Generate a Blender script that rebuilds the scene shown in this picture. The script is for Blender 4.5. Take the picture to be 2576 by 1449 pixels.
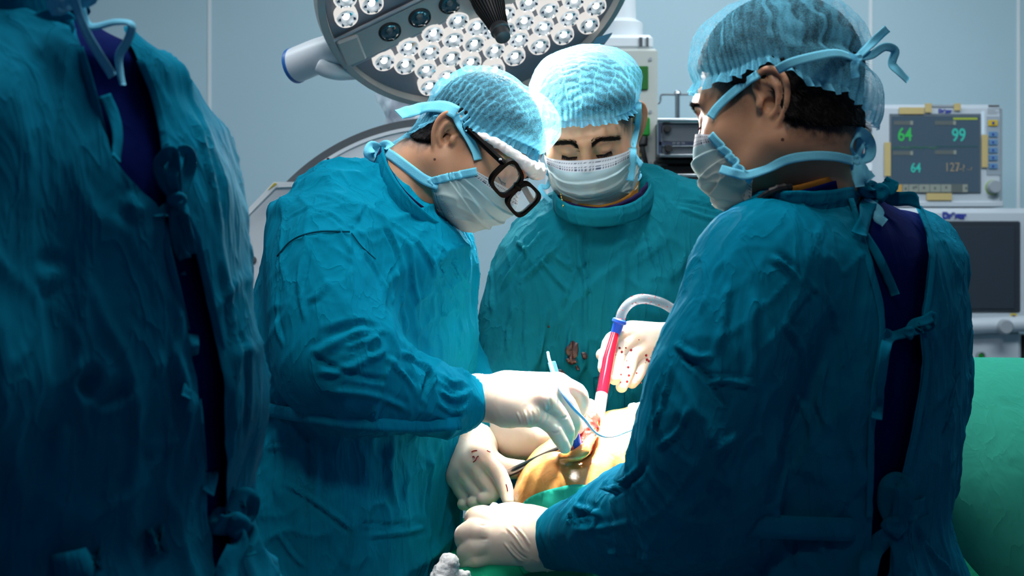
import bpy, math, random
import numpy as np
from mathutils import Vector, Matrix

for o in list(bpy.data.objects):
    bpy.data.objects.remove(o)
C = bpy.context.scene.collection
SC = bpy.context.scene
rng = np.random.default_rng(7)
random.seed(7)
V = lambda *a: np.array(a, dtype=float)

# ------------------------------------------------------------------ camera, world, light, exposure
FPX, CH = 4000.0, 1.28            # focal length in pixels of the 2576-wide frame, camera height


def P(px, py, d):
    """point at depth d (metres in front of the lens plane) seen at a measured pixel"""
    return V((px - 1288.0) * d / FPX, d, CH - (py - 724.5) * d / FPX)


def PX(p):
    p = np.asarray(p)
    return 1288 + p[..., 0] * FPX / p[..., 1], 724.5 - (p[..., 2] - CH) * FPX / p[..., 1]


cam = bpy.data.cameras.new('camera')
camo = bpy.data.objects.new('camera', cam)
C.objects.link(camo)
camo.location = (0, 0, CH)
camo.rotation_euler = (math.pi / 2, 0, 0)
cam.sensor_width = 36
cam.lens = 36 * FPX / 2576
cam.clip_start = 0.05
cam.dof.use_dof = True
cam.dof.focus_distance = 2.22
cam.dof.aperture_fstop = 8.0
SC.camera = camo

w = bpy.data.worlds.new('world')
SC.world = w
w.use_nodes = True
w.node_tree.nodes['Background'].inputs[0].default_value = (0.24, 0.36, 0.80, 1)
w.node_tree.nodes['Background'].inputs[1].default_value = 0.085
SC.view_settings.view_transform = 'Standard'
SC.view_settings.look = 'None'
SC.view_settings.exposure = 0.0
SC.view_settings.gamma = 1.0
SC.view_settings.use_curve_mapping = False


def lamp(name, kind, loc, target, energy, color, size=None, sizey=None, spot=None, blend=0.5, spread=None):
    l = bpy.data.lights.new(name, kind)
    l.energy = energy
    l.color = color
    if kind == 'AREA':
        l.shape = 'RECTANGLE' if sizey else 'DISK'
        l.size = size
        if sizey:
            l.size_y = sizey
        if spread:
            l.spread = math.radians(spread)
    if kind == 'SPOT':
        l.spot_size = math.radians(spot)
        l.spot_blend = blend
        l.shadow_soft_size = size
    o = bpy.data.objects.new(name, l)
    C.objects.link(o)
    o.location = loc
    o.rotation_euler = (Vector(target) - Vector(loc)).to_track_quat('-Z', 'Y').to_euler()
    return o


BEAM, SPILL, BEAM2, SPILL2 = 130, 600, 3600, 60          # watts of the surgical lamp: narrow beam, soft spill
# unseen ceiling panels of the room (cool), then a fill spot added for the team
lamp('ceiling_panel_light', 'AREA', (-0.15, 1.75, 2.72), (-0.15, 1.95, 0), 20, (0.98, 0.97, 1.0), 0.6, 0.6)
lamp('ceiling_panel_light', 'AREA', (1.2, 3.0, 2.72), (1.25, 3.6, 0), 40, (0.86, 0.95, 1.0), 1.2, 0.6)
lamp('ceiling_panel_light', 'AREA', (-1.25, 3.0, 2.72), (-1.15, 3.3, 0), 16, (0.86, 0.95, 1.0), 1.0, 0.6)
lamp('ceiling_panel_light', 'AREA', (0.3, 4.1, 2.72), (0.3, 4.6, 0), 16, (0.86, 0.95, 1.0), 1.2, 0.6)
lamp('front_fill_spot', 'SPOT', (0.02, 0.75, 2.66), (0.02, 2.2, 1.47), 78, (1.0, 0.93, 0.85), 0.22, spot=44, blend=1.0)  # added fill with no fixture, brightens upper gowns and faces from the front
# ------------------------------------------------------------------ materials
MATS = {}


def nodes(name):
    m = bpy.data.materials.new(name)
    m.use_nodes = True
    nt = m.node_tree
    MATS[name] = m
    return m, nt, nt.nodes['Principled BSDF'], nt.nodes['Material Output']


def simple(name, col, rough=0.5, metal=0.0, emit=0.0, spec=0.5, alpha=1.0, trans=0.0, noise=0.0, nscale=60, bump=0.0, sss=0.0, coat=0.0):
    m, nt, b, out = nodes(name)
    b.inputs['Base Color'].default_value = (*col, 1)
    b.inputs['Roughness'].default_value = rough
    b.inputs['Metallic'].default_value = metal
    b.inputs['Specular IOR Level'].default_value = spec
    b.inputs['Alpha'].default_value = alpha
    b.inputs['Transmission Weight'].default_value = trans
    b.inputs['Coat Weight'].default_value = coat
    if sss:
        b.inputs['Subsurface Weight'].default_value = sss
        b.inputs['Subsurface Radius'].default_value = (1.0, 0.45, 0.3)
        b.inputs['Subsurface Scale'].default_value = 0.006
    if emit:
        b.inputs['Emission Color'].default_value = (*col, 1)
        b.inputs['Emission Strength'].default_value = emit
    if noise or bump:
        tc = nt.nodes.new('ShaderNodeTexCoord')
        nz = nt.nodes.new('ShaderNodeTexNoise')
        nz.inputs['Scale'].default_value = nscale
        nz.inputs['Detail'].default_value = 5
        nt.links.new(tc.outputs['Object'], nz.inputs['Vector'])
        if noise:
            mx = nt.nodes.new('ShaderNodeMix')
            mx.data_type = 'RGBA'
            mx.inputs[6].default_value = (*[c * (1 - noise) for c in col], 1)
            mx.inputs[7].default_value = (*[min(1, c * (1 + noise)) for c in col], 1)
            nt.links.new(nz.outputs[0], mx.inputs[0])
            nt.links.new(mx.outputs[2], b.inputs['Base Color'])
        if bump:
            bp = nt.nodes.new('ShaderNodeBump')
            bp.inputs['Strength'].default_value = bump
            bp.inputs['Distance'].default_value = 0.002
            nt.links.new(nz.outputs[0], bp.inputs['Height'])
            nt.links.new(bp.outputs[0], b.inputs['Normal'])
    return m


def fabric(name, col, wear=0.25, bump=0.35, stain=None, sheen=0.1, rough=0.85):
    """woven cotton: fine twill, soft mottling, crumple relief"""
    m, nt, b, out = nodes(name)
    N, L = nt.nodes.new, nt.links.new
    tc = N('ShaderNodeTexCoord')
    n1 = N('ShaderNodeTexNoise')
    n1.inputs['Scale'].default_value = 9
    n1.inputs['Detail'].default_value = 6
    n1.inputs['Roughness'].default_value = 0.65
    L(tc.outputs['Object'], n1.inputs['Vector'])
    mx = N('ShaderNodeMix')
    mx.data_type = 'RGBA'
    mx.inputs[6].default_value = (*[c * (1 - wear) for c in col], 1)
    mx.inputs[7].default_value = (*[min(1, c * (1 + wear)) for c in col], 1)
    L(n1.outputs[0], mx.inputs[0])
    L(mx.outputs[2], b.inputs['Base Color'])
    b.inputs['Roughness'].default_value = rough
    b.inputs['Specular IOR Level'].default_value = 0.02
    b.inputs['Sheen Weight'].default_value = sheen
    b.inputs['Sheen Roughness'].default_value = 0.5
    b.inputs['Sheen Tint'].default_value = (*[min(1, c * 2.5 + 0.05) for c in col], 1)
    # crumples: creased noise, thin lines
    n2 = N('ShaderNodeTexNoise')
    n2.inputs['Scale'].default_value = 22
    n2.inputs['Detail'].default_value = 3
    n2.inputs['Distortion'].default_value = 0.5
    mp = N('ShaderNodeMapping')
    mp.inputs['Rotation'].default_value = (0.35, 0.5, 0.2)
    mp.inputs['Scale'].default_value = (1.15, 1.0, 0.36)
    L(tc.outputs['Object'], mp.inputs['Vector'])
    L(mp.outputs[0], n2.inputs['Vector'])
    a = N('ShaderNodeMath'); a.operation = 'SUBTRACT'; a.inputs[1].default_value = 0.5
    L(n2.outputs[0], a.inputs[0])
    a2 = N('ShaderNodeMath'); a2.operation = 'ABSOLUTE'
    L(a.outputs[0], a2.inputs[0])
    a3 = N('ShaderNodeMath'); a3.operation = 'POWER'; a3.inputs[1].default_value = 0.6
    L(a2.outputs[0], a3.inputs[0])
    bp = N('ShaderNodeBump')
    bp.inputs['Strength'].default_value = bump
    bp.inputs['Distance'].default_value = 0.012
    bp.invert = True
    L(a3.outputs[0], bp.inputs['Height'])
    wv = N('ShaderNodeTexWave')
    wv.wave_type = 'BANDS'
    wv.bands_direction = 'DIAGONAL'
    wv.inputs['Scale'].default_value = 260
    wv.inputs['Distortion'].default_value = 1.5
    L(tc.outputs['Object'], wv.inputs['Vector'])
    bp2 = N('ShaderNodeBump')
    bp2.inputs['Strength'].default_value = 0.06
    bp2.inputs['Distance'].default_value = 0.0006
    L(wv.outputs[0], bp2.inputs['Height'])
    L(bp.outputs[0], bp2.inputs['Normal'])
    L(bp2.outputs[0], b.inputs['Normal'])
    return m


def nonwoven(name, col, lo, hi, scale=420, transl=0.5):
    """thin spun fabric: part see-through, part diffuse and translucent"""
    m, nt, b, out = nodes(name)
    N, L = nt.nodes.new, nt.links.new
    nt.nodes.remove(b)
    tc = N('ShaderNodeTexCoord')
    n1 = N('ShaderNodeTexNoise')
    n1.inputs['Scale'].default_value = scale
    n1.inputs['Detail'].default_value = 4
    n1.inputs['Roughness'].default_value = 0.7
    L(tc.outputs['Object'], n1.inputs['Vector'])
    at = N('ShaderNodeAttribute')
    at.attribute_name = 'layers'
    mr = N('ShaderNodeMapRange')
    mr.inputs[1].default_value = 0.35
    mr.inputs[2].default_value = 0.65
    mr.inputs[3].default_value = lo
    mr.inputs[4].default_value = hi
    L(n1.outputs[0], mr.inputs[0])
    ad = N('ShaderNodeMath')
    ad.operation = 'ADD'
    ad.use_clamp = True
    L(mr.outputs[0], ad.inputs[0])
    L(at.outputs['Fac'], ad.inputs[1])
    df = N('ShaderNodeBsdfDiffuse')
    df.inputs[0].default_value = (*col, 1)
    tl = N('ShaderNodeBsdfTranslucent')
    tl.inputs[0].default_value = (*col, 1)
    m1 = N('ShaderNodeMixShader')
    m1.inputs[0].default_value = transl
    L(df.outputs[0], m1.inputs[1])
    L(tl.outputs[0], m1.inputs[2])
    tr = N('ShaderNodeBsdfTransparent')
    m2 = N('ShaderNodeMixShader')
    L(ad.outputs[0], m2.inputs[0])
    L(tr.outputs[0], m2.inputs[1])
    L(m1.outputs[0], m2.inputs[2])
    L(m2.outputs[0], out.inputs[0])
    return m


# ------------------------------------------------------------------ numpy geometry kit
def hash3(ix, iy, iz, seed):
    h = (ix * 374761393 + iy * 668265263 + iz * 2147483647 + seed * 1274126177) & 0xFFFFFFFF
    h = ((h ^ (h >> 13)) * 1274126177) & 0xFFFFFFFF
    h = (h ^ (h >> 16)) & 0xFFFF
    return h / 32767.5 - 1.0


_ROT = np.array([[0.36, 0.48, -0.80], [-0.80, 0.60, 0.0], [0.48, 0.64, 0.60]])


def vnoise(p, seed=0):
    p = np.asarray(p, dtype=float) @ _ROT
    i = np.floor(p).astype(np.int64)
    f = p - i
    u = f * f * f * (f * (f * 6 - 15) + 10)
    r = 0
    for dx in (0, 1):
        wx = u[:, 0] if dx else 1 - u[:, 0]
        for dy in (0, 1):
            wy = u[:, 1] if dy else 1 - u[:, 1]
            for dz in (0, 1):
                wz = u[:, 2] if dz else 1 - u[:, 2]
                r = r + wx * wy * wz * hash3(i[:, 0] + dx, i[:, 1] + dy, i[:, 2] + dz, seed)
    return r


def nrm(v):
    v = np.asarray(v, dtype=float)
    n = np.linalg.norm(v, axis=-1, keepdims=True)
    return v / np.maximum(n, 1e-9)


def smin(a, b, k):
    if k <= 0:
        return np.minimum(a, b)
    h = np.clip(0.5 + 0.5 * (b - a) / k, 0, 1)
    return b + (a - b) * h - k * h * (1 - h)


class Field:
    """signed distance on a grid; shapes are merged softly and the surface drawn by surface nets"""

    def __init__(s, lo, hi, h):
        s.lo = np.array(lo, float)
        s.h = h
        n = np.ceil((np.array(hi, float) - s.lo) / h).astype(int) + 1
        s.ax = [s.lo[i] + h * np.arange(n[i], dtype=np.float32) for i in range(3)]
        s.F = np.full(tuple(n), 9.0, dtype=np.float32)

    def view(s, lo, hi):
        sl = []
        for i in range(3):
            a = int(max(0, np.floor((lo[i] - s.lo[i]) / s.h)))
            b = int(min(len(s.ax[i]), np.ceil((hi[i] - s.lo[i]) / s.h) + 1))
            if b <= a:
                return None, None
            sl.append(slice(a, b))
        g = np.ix_(s.ax[0][sl[0]], s.ax[1][sl[1]], s.ax[2][sl[2]])
        return tuple(sl), g

    def put(s, fn, lo, hi, k, mode='u'):
        m = k + 3 * s.h + 0.004
        sl, g = s.view(np.array(lo) - m, np.array(hi) + m)
        if sl is None:
            return
        d = fn(*g)
        A = s.F[sl]
        if mode == 'u':
            s.F[sl] = smin(A, d, k)
        elif mode == 's':            # subtract
            s.F[sl] = -smin(-A, d, k)
        elif mode == 'i':
            s.F[sl] = -smin(-A, -d, k)

    def cone(s, a, b, ra, rb, k=0.02, mode='u'):
        a, b = np.asarray(a, float), np.asarray(b, float)
        ab = b - a
        L2 = float(ab @ ab) + 1e-12
        R = max(ra, rb)

        def fn(X, Y, Z):
            x, y, z = X - a[0], Y - a[1], Z - a[2]
            t = np.clip((x * ab[0] + y * ab[1] + z * ab[2]) / L2, 0, 1)
            return np.sqrt((x - t * ab[0]) ** 2 + (y - t * ab[1]) ** 2 + (z - t * ab[2]) ** 2) - (ra + (rb - ra) * t)
        s.put(fn, np.minimum(a, b) - R, np.maximum(a, b) + R, k, mode)

    def tube(s, pts, rad, k=0.02, mode='u', sub=0):
        pts = np.asarray(pts, float)
        rad = np.asarray(rad, float) if np.ndim(rad) else np.full(len(pts), rad)
        if sub:
            pts, rad = spline(pts, sub), spline(rad[:, None], sub)[:, 0]
        lo, hi = pts.min(0) - rad.max(), pts.max(0) + rad.max()

        def fn(X, Y, Z):
            r = None
            for i in range(len(pts) - 1):
                a, ab = pts[i], pts[i + 1] - pts[i]
                L2 = float(ab @ ab) + 1e-12
                x, y, z = X - a[0], Y - a[1], Z - a[2]
                t = np.clip((x * ab[0] + y * ab[1] + z * ab[2]) / L2, 0, 1)
                d = np.sqrt((x - t * ab[0]) ** 2 + (y - t * ab[1]) ** 2 + (z - t * ab[2]) ** 2) - (rad[i] + (rad[i + 1] - rad[i]) * t)
                r = d if r is None else np.minimum(r, d)
            return r
        s.put(fn, lo, hi, k, mode)

    def ell(s, c, r, k=0.02, mode='u', R=None):
        c, r = np.asarray(c, float), np.asarray(r, float)
        R = np.eye(3) if R is None else np.asarray(R, float)   # columns = axes
        m = r.max()

        def fn(X, Y, Z):
            x, y, z = X - c[0], Y - c[1], Z - c[2]
            q = [x * R[0, i] + y * R[1, i] + z * R[2, i] for i in range(3)]
            k0 = np.sqrt(sum((q[i] / r[i]) ** 2 for i in range(3)))
            k1 = np.sqrt(sum((q[i] / r[i] ** 2) ** 2 for i in range(3))) + 1e-9
            return k0 * (k0 - 1) / k1
        s.put(fn, c - m, c + m, k, mode)

    def stack(s, rows, yaw, n=2.3, k=0.03):
        """rows (z, cx, cy, a, b): a along the lateral axis, b along the front axis"""
        rows = np.array(sorted(rows), float)
        ux, uy = math.cos(yaw), math.sin(yaw)
        R = rows[:, 3:5].max()
        lo = [rows[:, 1].min() - R, rows[:, 2].min() - R, rows[0, 0]]
        hi = [rows[:, 1].max() + R, rows[:, 2].max() + R, rows[-1, 0]]

        def fn(X, Y, Z):
            z = Z.ravel()
            v = [hermite(rows[:, 0], rows[:, j], z)[None, None, :] for j in range(1, 5)]
            x, y = X - v[0], Y - v[1]
            u, t = np.abs(x * ux + y * uy), np.abs(-x * uy + y * ux)
            d = (((u / v[2]) ** n + (t / v[3]) ** n) ** (1 / n) - 1) * np.minimum(v[2], v[3])
            return np.maximum(d, np.maximum(rows[0, 0] - Z, Z - rows[-1, 0]))
        s.put(fn, lo, hi, k)

    def mesh(s, off=0.0, step=1, F=None):
        F = (s.F if F is None else F)[::step, ::step, ::step] + off
        F = np.pad(F, 1, constant_values=9.0)
        h = s.h * step
        lo = s.lo - h
        S = F < 0
        cs = [(0, 0, 0), (1, 0, 0), (0, 1, 0), (1, 1, 0), (0, 0, 1), (1, 0, 1), (0, 1, 1), (1, 1, 1)]
        n = np.array(F.shape) - 1
        cnt = np.zeros(tuple(n), np.int8)
        for c in cs:
            cnt += S[c[0]:c[0] + n[0], c[1]:c[1] + n[1], c[2]:c[2] + n[2]]
        act = (cnt > 0) & (cnt < 8)
        I = np.argwhere(act)
        ids = np.full(tuple(n), -1, np.int64)
        ids[act] = np.arange(len(I))
        val = [F[I[:, 0] + c[0], I[:, 1] + c[1], I[:, 2] + c[2]] for c in cs]
        acc = np.zeros((len(I), 3))
        num = np.zeros(len(I))
        for a in range(8):
            for ax in range(3):
                b = a | (1 << ax)
                if b == a:
                    continue
                x = (val[a] < 0) != (val[b] < 0)
                t = np.where(x, val[a] / np.where(val[a] == val[b], 1, val[a] - val[b]), 0)
                p = np.array(cs[a], float)[None, :] + t[:, None] * (np.array(cs[b]) - np.array(cs[a]))[None, :]
                acc[x] += p[x]
                num += x
        verts = lo + (I + acc / num[:, None]) * h
        quads = []
        for ax in range(3):
            o1, o2 = [(1, 2), (2, 0), (0, 1)][ax]
            sh = [slice(1, None)] * 3
            A = [slice(None)] * 3
            B = [slice(None)] * 3
            A[ax], B[ax] = slice(0, -1), slice(1, None)
            X = S[tuple(A)] != S[tuple(B)]
            E = np.argwhere(X)
            ok = (E[:, o1] > 0) & (E[:, o2] > 0) & (E[:, o1] < n[o1]) & (E[:, o2] < n[o2])
            E = E[ok]
            inn = S[E[:, 0], E[:, 1], E[:, 2]]

            def cell(d1, d2):
                q = E.copy()
                q[:, o1] -= d1
                q[:, o2] -= d2
                return ids[q[:, 0], q[:, 1], q[:, 2]]
            q = np.stack([cell(1, 1), cell(0, 1), cell(0, 0), cell(1, 0)], 1)
            q[~inn] = q[~inn][:, ::-1]
            quads.append(q)
        return verts, np.concatenate(quads)

    def sample(s, p):
        p = (np.asarray(p) - s.lo) / s.h
        n = np.array(s.F.shape)
        p = np.clip(p, 0, n - 1.001)
        i = p.astype(int)
        f = p - i
        r = 0
        for dx in (0, 1):
            for dy in (0, 1):
                for dz in (0, 1):
                    wgt = (f[:, 0] if dx else 1 - f[:, 0]) * (f[:, 1] if dy else 1 - f[:, 1]) * (f[:, 2] if dz else 1 - f[:, 2])
                    r = r + wgt * s.F[i[:, 0] + dx, i[:, 1] + dy, i[:, 2] + dz]
        return r

    def grad(s, p, e=None):
        e = e or s.h
        p = np.asarray(p, float)
        g = np.stack([s.sample(p + V(*(e * (np.arange(3) == i)))) - s.sample(p - V(*(e * (np.arange(3) == i)))) for i in range(3)], 1)
        return nrm(g)


def hermite(x, y, q):
    """monotone-ish cubic through the rows"""
    x, y = np.asarray(x, float), np.asarray(y, float)
    m = np.gradient(y, x) if len(x) > 2 else np.full(len(x), (y[-1] - y[0]) / (x[-1] - x[0]))
    i = np.clip(np.searchsorted(x, q) - 1, 0, len(x) - 2)
    h = x[i + 1] - x[i]
    t = np.clip((q - x[i]) / h, 0, 1)
    return ((1 + 2 * t) * (1 - t) ** 2 * y[i] + t * (1 - t) ** 2 * h * m[i] + t * t * (3 - 2 * t) * y[i + 1] + t * t * (t - 1) * h * m[i + 1]).astype(np.float32)


def spline(pts, sub=6, closed=False):
    """Catmull-Rom through the points"""
    pts = np.asarray(pts, float)
    n = len(pts)
    if n < 3:
        t = np.linspace(0, 1, sub + 1)[:, None]
        return pts[0] + (pts[-1] - pts[0]) * t
    ext = np.vstack([pts[-1], pts, pts[0], pts[1]]) if closed else np.vstack([2 * pts[0] - pts[1], pts, 2 * pts[-1] - pts[-2]])
    out = []
    t = np.arange(sub)[:, None] / sub
    for i in range(n if closed else n - 1):
        a, b, c, d = ext[i:i + 4]
        out.append(0.5 * (2 * b + (c - a) * t + (2 * a - 5 * b + 4 * c - d) * t ** 2 + (3 * b - a - 3 * c + d) * t ** 3))
    r = np.vstack(out)
    return r if closed else np.vstack([r, pts[-1]])


def relax(v, q, it=2, lam=0.5, mask=None):
    e = np.vstack([q[:, [i, (i + 1) % q.shape[1]]] for i in range(q.shape[1])])
    n = len(v)
    deg = np.bincount(e.ravel(), minlength=n).astype(float)
    for _ in range(it):
        s = np.stack([np.bincount(e[:, 0], v[e[:, 1], j], n) + np.bincount(e[:, 1], v[e[:, 0], j], n) for j in range(3)], 1)
        d = lam * (s / np.maximum(deg, 1)[:, None] - v)
        v = v + (d if mask is None else d * mask[:, None])
    return v


def vnormals(v, q):
    a, b, c, d = (v[q[:, i]] for i in range(4))
    fn = np.cross(c - a, d - b)
    n = len(v)
    r = np.zeros((n, 3))
    for i in range(4):
        for j in range(3):
            r[:, j] += np.bincount(q[:, i], fn[:, j], n)
    return nrm(r)


def compact(v, q):
    used = np.unique(q)
    m = np.full(len(v), -1)
    m[used] = np.arange(len(used))
    return v[used], m[q]


class ZBuf:
    """front-most depth of dense vertex clouds, seen from the photograph's viewpoint, to lay folds and ribbons on surfaces"""

    def __init__(s, cell=10):
        s.c = cell
        s.W, s.H = int(3400 / cell), int(2400 / cell)
        s.D = np.full((s.W, s.H), np.inf)

    def add(s, v):
        x, y = PX(v)
        i, j = ((x + 400) / s.c).astype(int), ((y + 400) / s.c).astype(int)
        ok = (i >= 0) & (j >= 0) & (i < s.W) & (j < s.H)
        np.minimum.at(s.D, (i[ok], j[ok]), v[ok, 1])
        return s

    def depth(s, px, py):
        i, j = int((px + 400) / s.c), int((py + 400) / s.c)
        for r in (0, 1, 2, 3, 5, 8, 14):
            b = s.D[max(0, i - r):i + r + 1, max(0, j - r):j + r + 1]
            b = b[np.isfinite(b)]
            if len(b) and (r == 0 or len(b) >= 2):
                return float(np.median(b)) if r < 2 else float(b.min())
        return None

    def path(s, pts, off=0.0, sub=4, default=2.0, smooth=2):
        p = spline(np.array(pts, float), sub)
        d = [s.depth(*q) for q in p]
        last = next((x for x in d if x), default)
        for i, x in enumerate(d):
            d[i] = last = (x if x else last)
        d = np.array(d)
        for _ in range(smooth):
            d = np.convolve(np.pad(d, 1, mode='edge'), [0.25, 0.5, 0.25], 'valid')
        return np.array([P(a, b, c - off) for (a, b), c in zip(p, d)])


def polydist(v, path):
    """distance of points to a polyline and position along it (0..1)"""
    seg = np.linalg.norm(np.diff(path, axis=0), axis=1)
    cum = np.concatenate([[0], np.cumsum(seg)])
    best = np.full(len(v), 1e9)
    tt = np.zeros(len(v))
    for i in range(len(path) - 1):
        a, ab = path[i], path[i + 1] - path[i]
        t = np.clip(((v - a) @ ab) / (ab @ ab + 1e-12), 0, 1)
        d = np.linalg.norm(v - a - t[:, None] * ab, axis=1)
        m = d < best
        best[m] = d[m]
        tt[m] = (cum[i] + t[m] * seg[i]) / max(cum[-1], 1e-9)
    return best, tt


def fold(v, n, zb, strokes, sub=4, gain=1.0, tight=1.0):
    """strokes ([(px,py),...], width_px, height_px): ridges (+) or creases (-) pressed into the cloth"""
    disp = np.zeros(len(v))
    for pts, wd, amp in strokes:
        path = zb.path(pts, 0, sub)
        sc = path[:, 1].mean() / FPX
        wd, amp = wd * sc * tight, amp * sc * gain
        lo, hi = path.min(0) - 3.2 * wd, path.max(0) + 3.2 * wd
        m = np.where(((v > lo) & (v < hi)).all(1))[0]
        if not len(m):
            continue
        d, t = polydist(v[m], path)
        win = np.clip(np.minimum(t, 1 - t) * 4.5, 0, 1)
        win = win * win * (3 - 2 * win)
        e = d / wd
        prof = np.exp(-e * e) - 0.35 * np.exp(-((e - 1.5) ** 2) * 2.2)
        disp[m] += amp * win * prof
    return v + n * disp[:, None]


def frame(fwd, up):
    f = nrm(V(*fwd))
    x = nrm(np.cross(f, V(*up)))
    return np.stack([x, f, np.cross(x, f)], 1)      # columns: right, forward, up


# ------------------------------------------------------------------ scene objects
ROOT = {}


def thing(name, label, cat, loc=(0, 0, 0), group=None):
    o = bpy.data.objects.new(name, None)
    o.empty_display_size = 0.05
    C.objects.link(o)
    o.location = loc
    o['label'] = label
    o['category'] = cat
    if group:
        o['group'] = group
    return o


def wloc(o):
    r = V(0, 0, 0)
    while o:
        r = r + V(*o.location)
        o = o.parent
    return r


def mk(name, v, f, mat, parent=None, smooth=True, attrs=None, label=None, kind=None, loc=None):
    """one mesh object from world-space vertices; f is an array of quads or a list of polygons"""
    v = np.asarray(v, float)
    if parent is None:
        base = V(0, 0, 0) if loc is None else V(*loc)
        local = base
    else:
        pw = wloc(parent)
        base = pw if loc is None else V(*loc)
        local = base - pw
    me = bpy.data.meshes.new(name)
    if isinstance(f, np.ndarray):
        k = f.shape[1]
        me.vertices.add(len(v))
        me.vertices.foreach_set('co', (v - base).astype(np.float32).ravel())
        me.loops.add(f.size)
        me.loops.foreach_set('vertex_index', f.astype(np.int32).ravel())
        me.polygons.add(len(f))
        me.polygons.foreach_set('loop_start', np.arange(0, f.size, k, dtype=np.int32))
        me.polygons.foreach_set('loop_total', np.full(len(f), k, np.int32))
        me.update(calc_edges=True)
        me.validate()
    else:
        me.from_pydata([tuple(p) for p in (v - base)], [], [tuple(int(i) for i in q) for q in f])
        me.update()
    if smooth:
        me.polygons.foreach_set('use_smooth', np.ones(len(me.polygons), dtype=bool))
    for an, av in (attrs or {}).items():
        av = np.asarray(av, np.float32)
        if av.ndim == 1:
            a = me.attributes.new(an, 'FLOAT', 'POINT')
            a.data.foreach_set('value', av)
        else:
            a = me.attributes.new(an, 'FLOAT_COLOR', 'POINT')
            a.data.foreach_set('color', np.hstack([av, np.ones((len(av), 1), np.float32)]).ravel())
    if mat:
        me.materials.append(mat)
    o = bpy.data.objects.new(name, me)
    C.objects.link(o)
    if parent:
        o.parent = parent
    o.location = local
    if label:
        o['label'] = label
    if kind:
        o['kind'] = kind
    return o


def tag(o, label, cat, group=None):
    o['label'] = label
    o['category'] = cat
    if group:
        o['group'] = group
    return o


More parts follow.
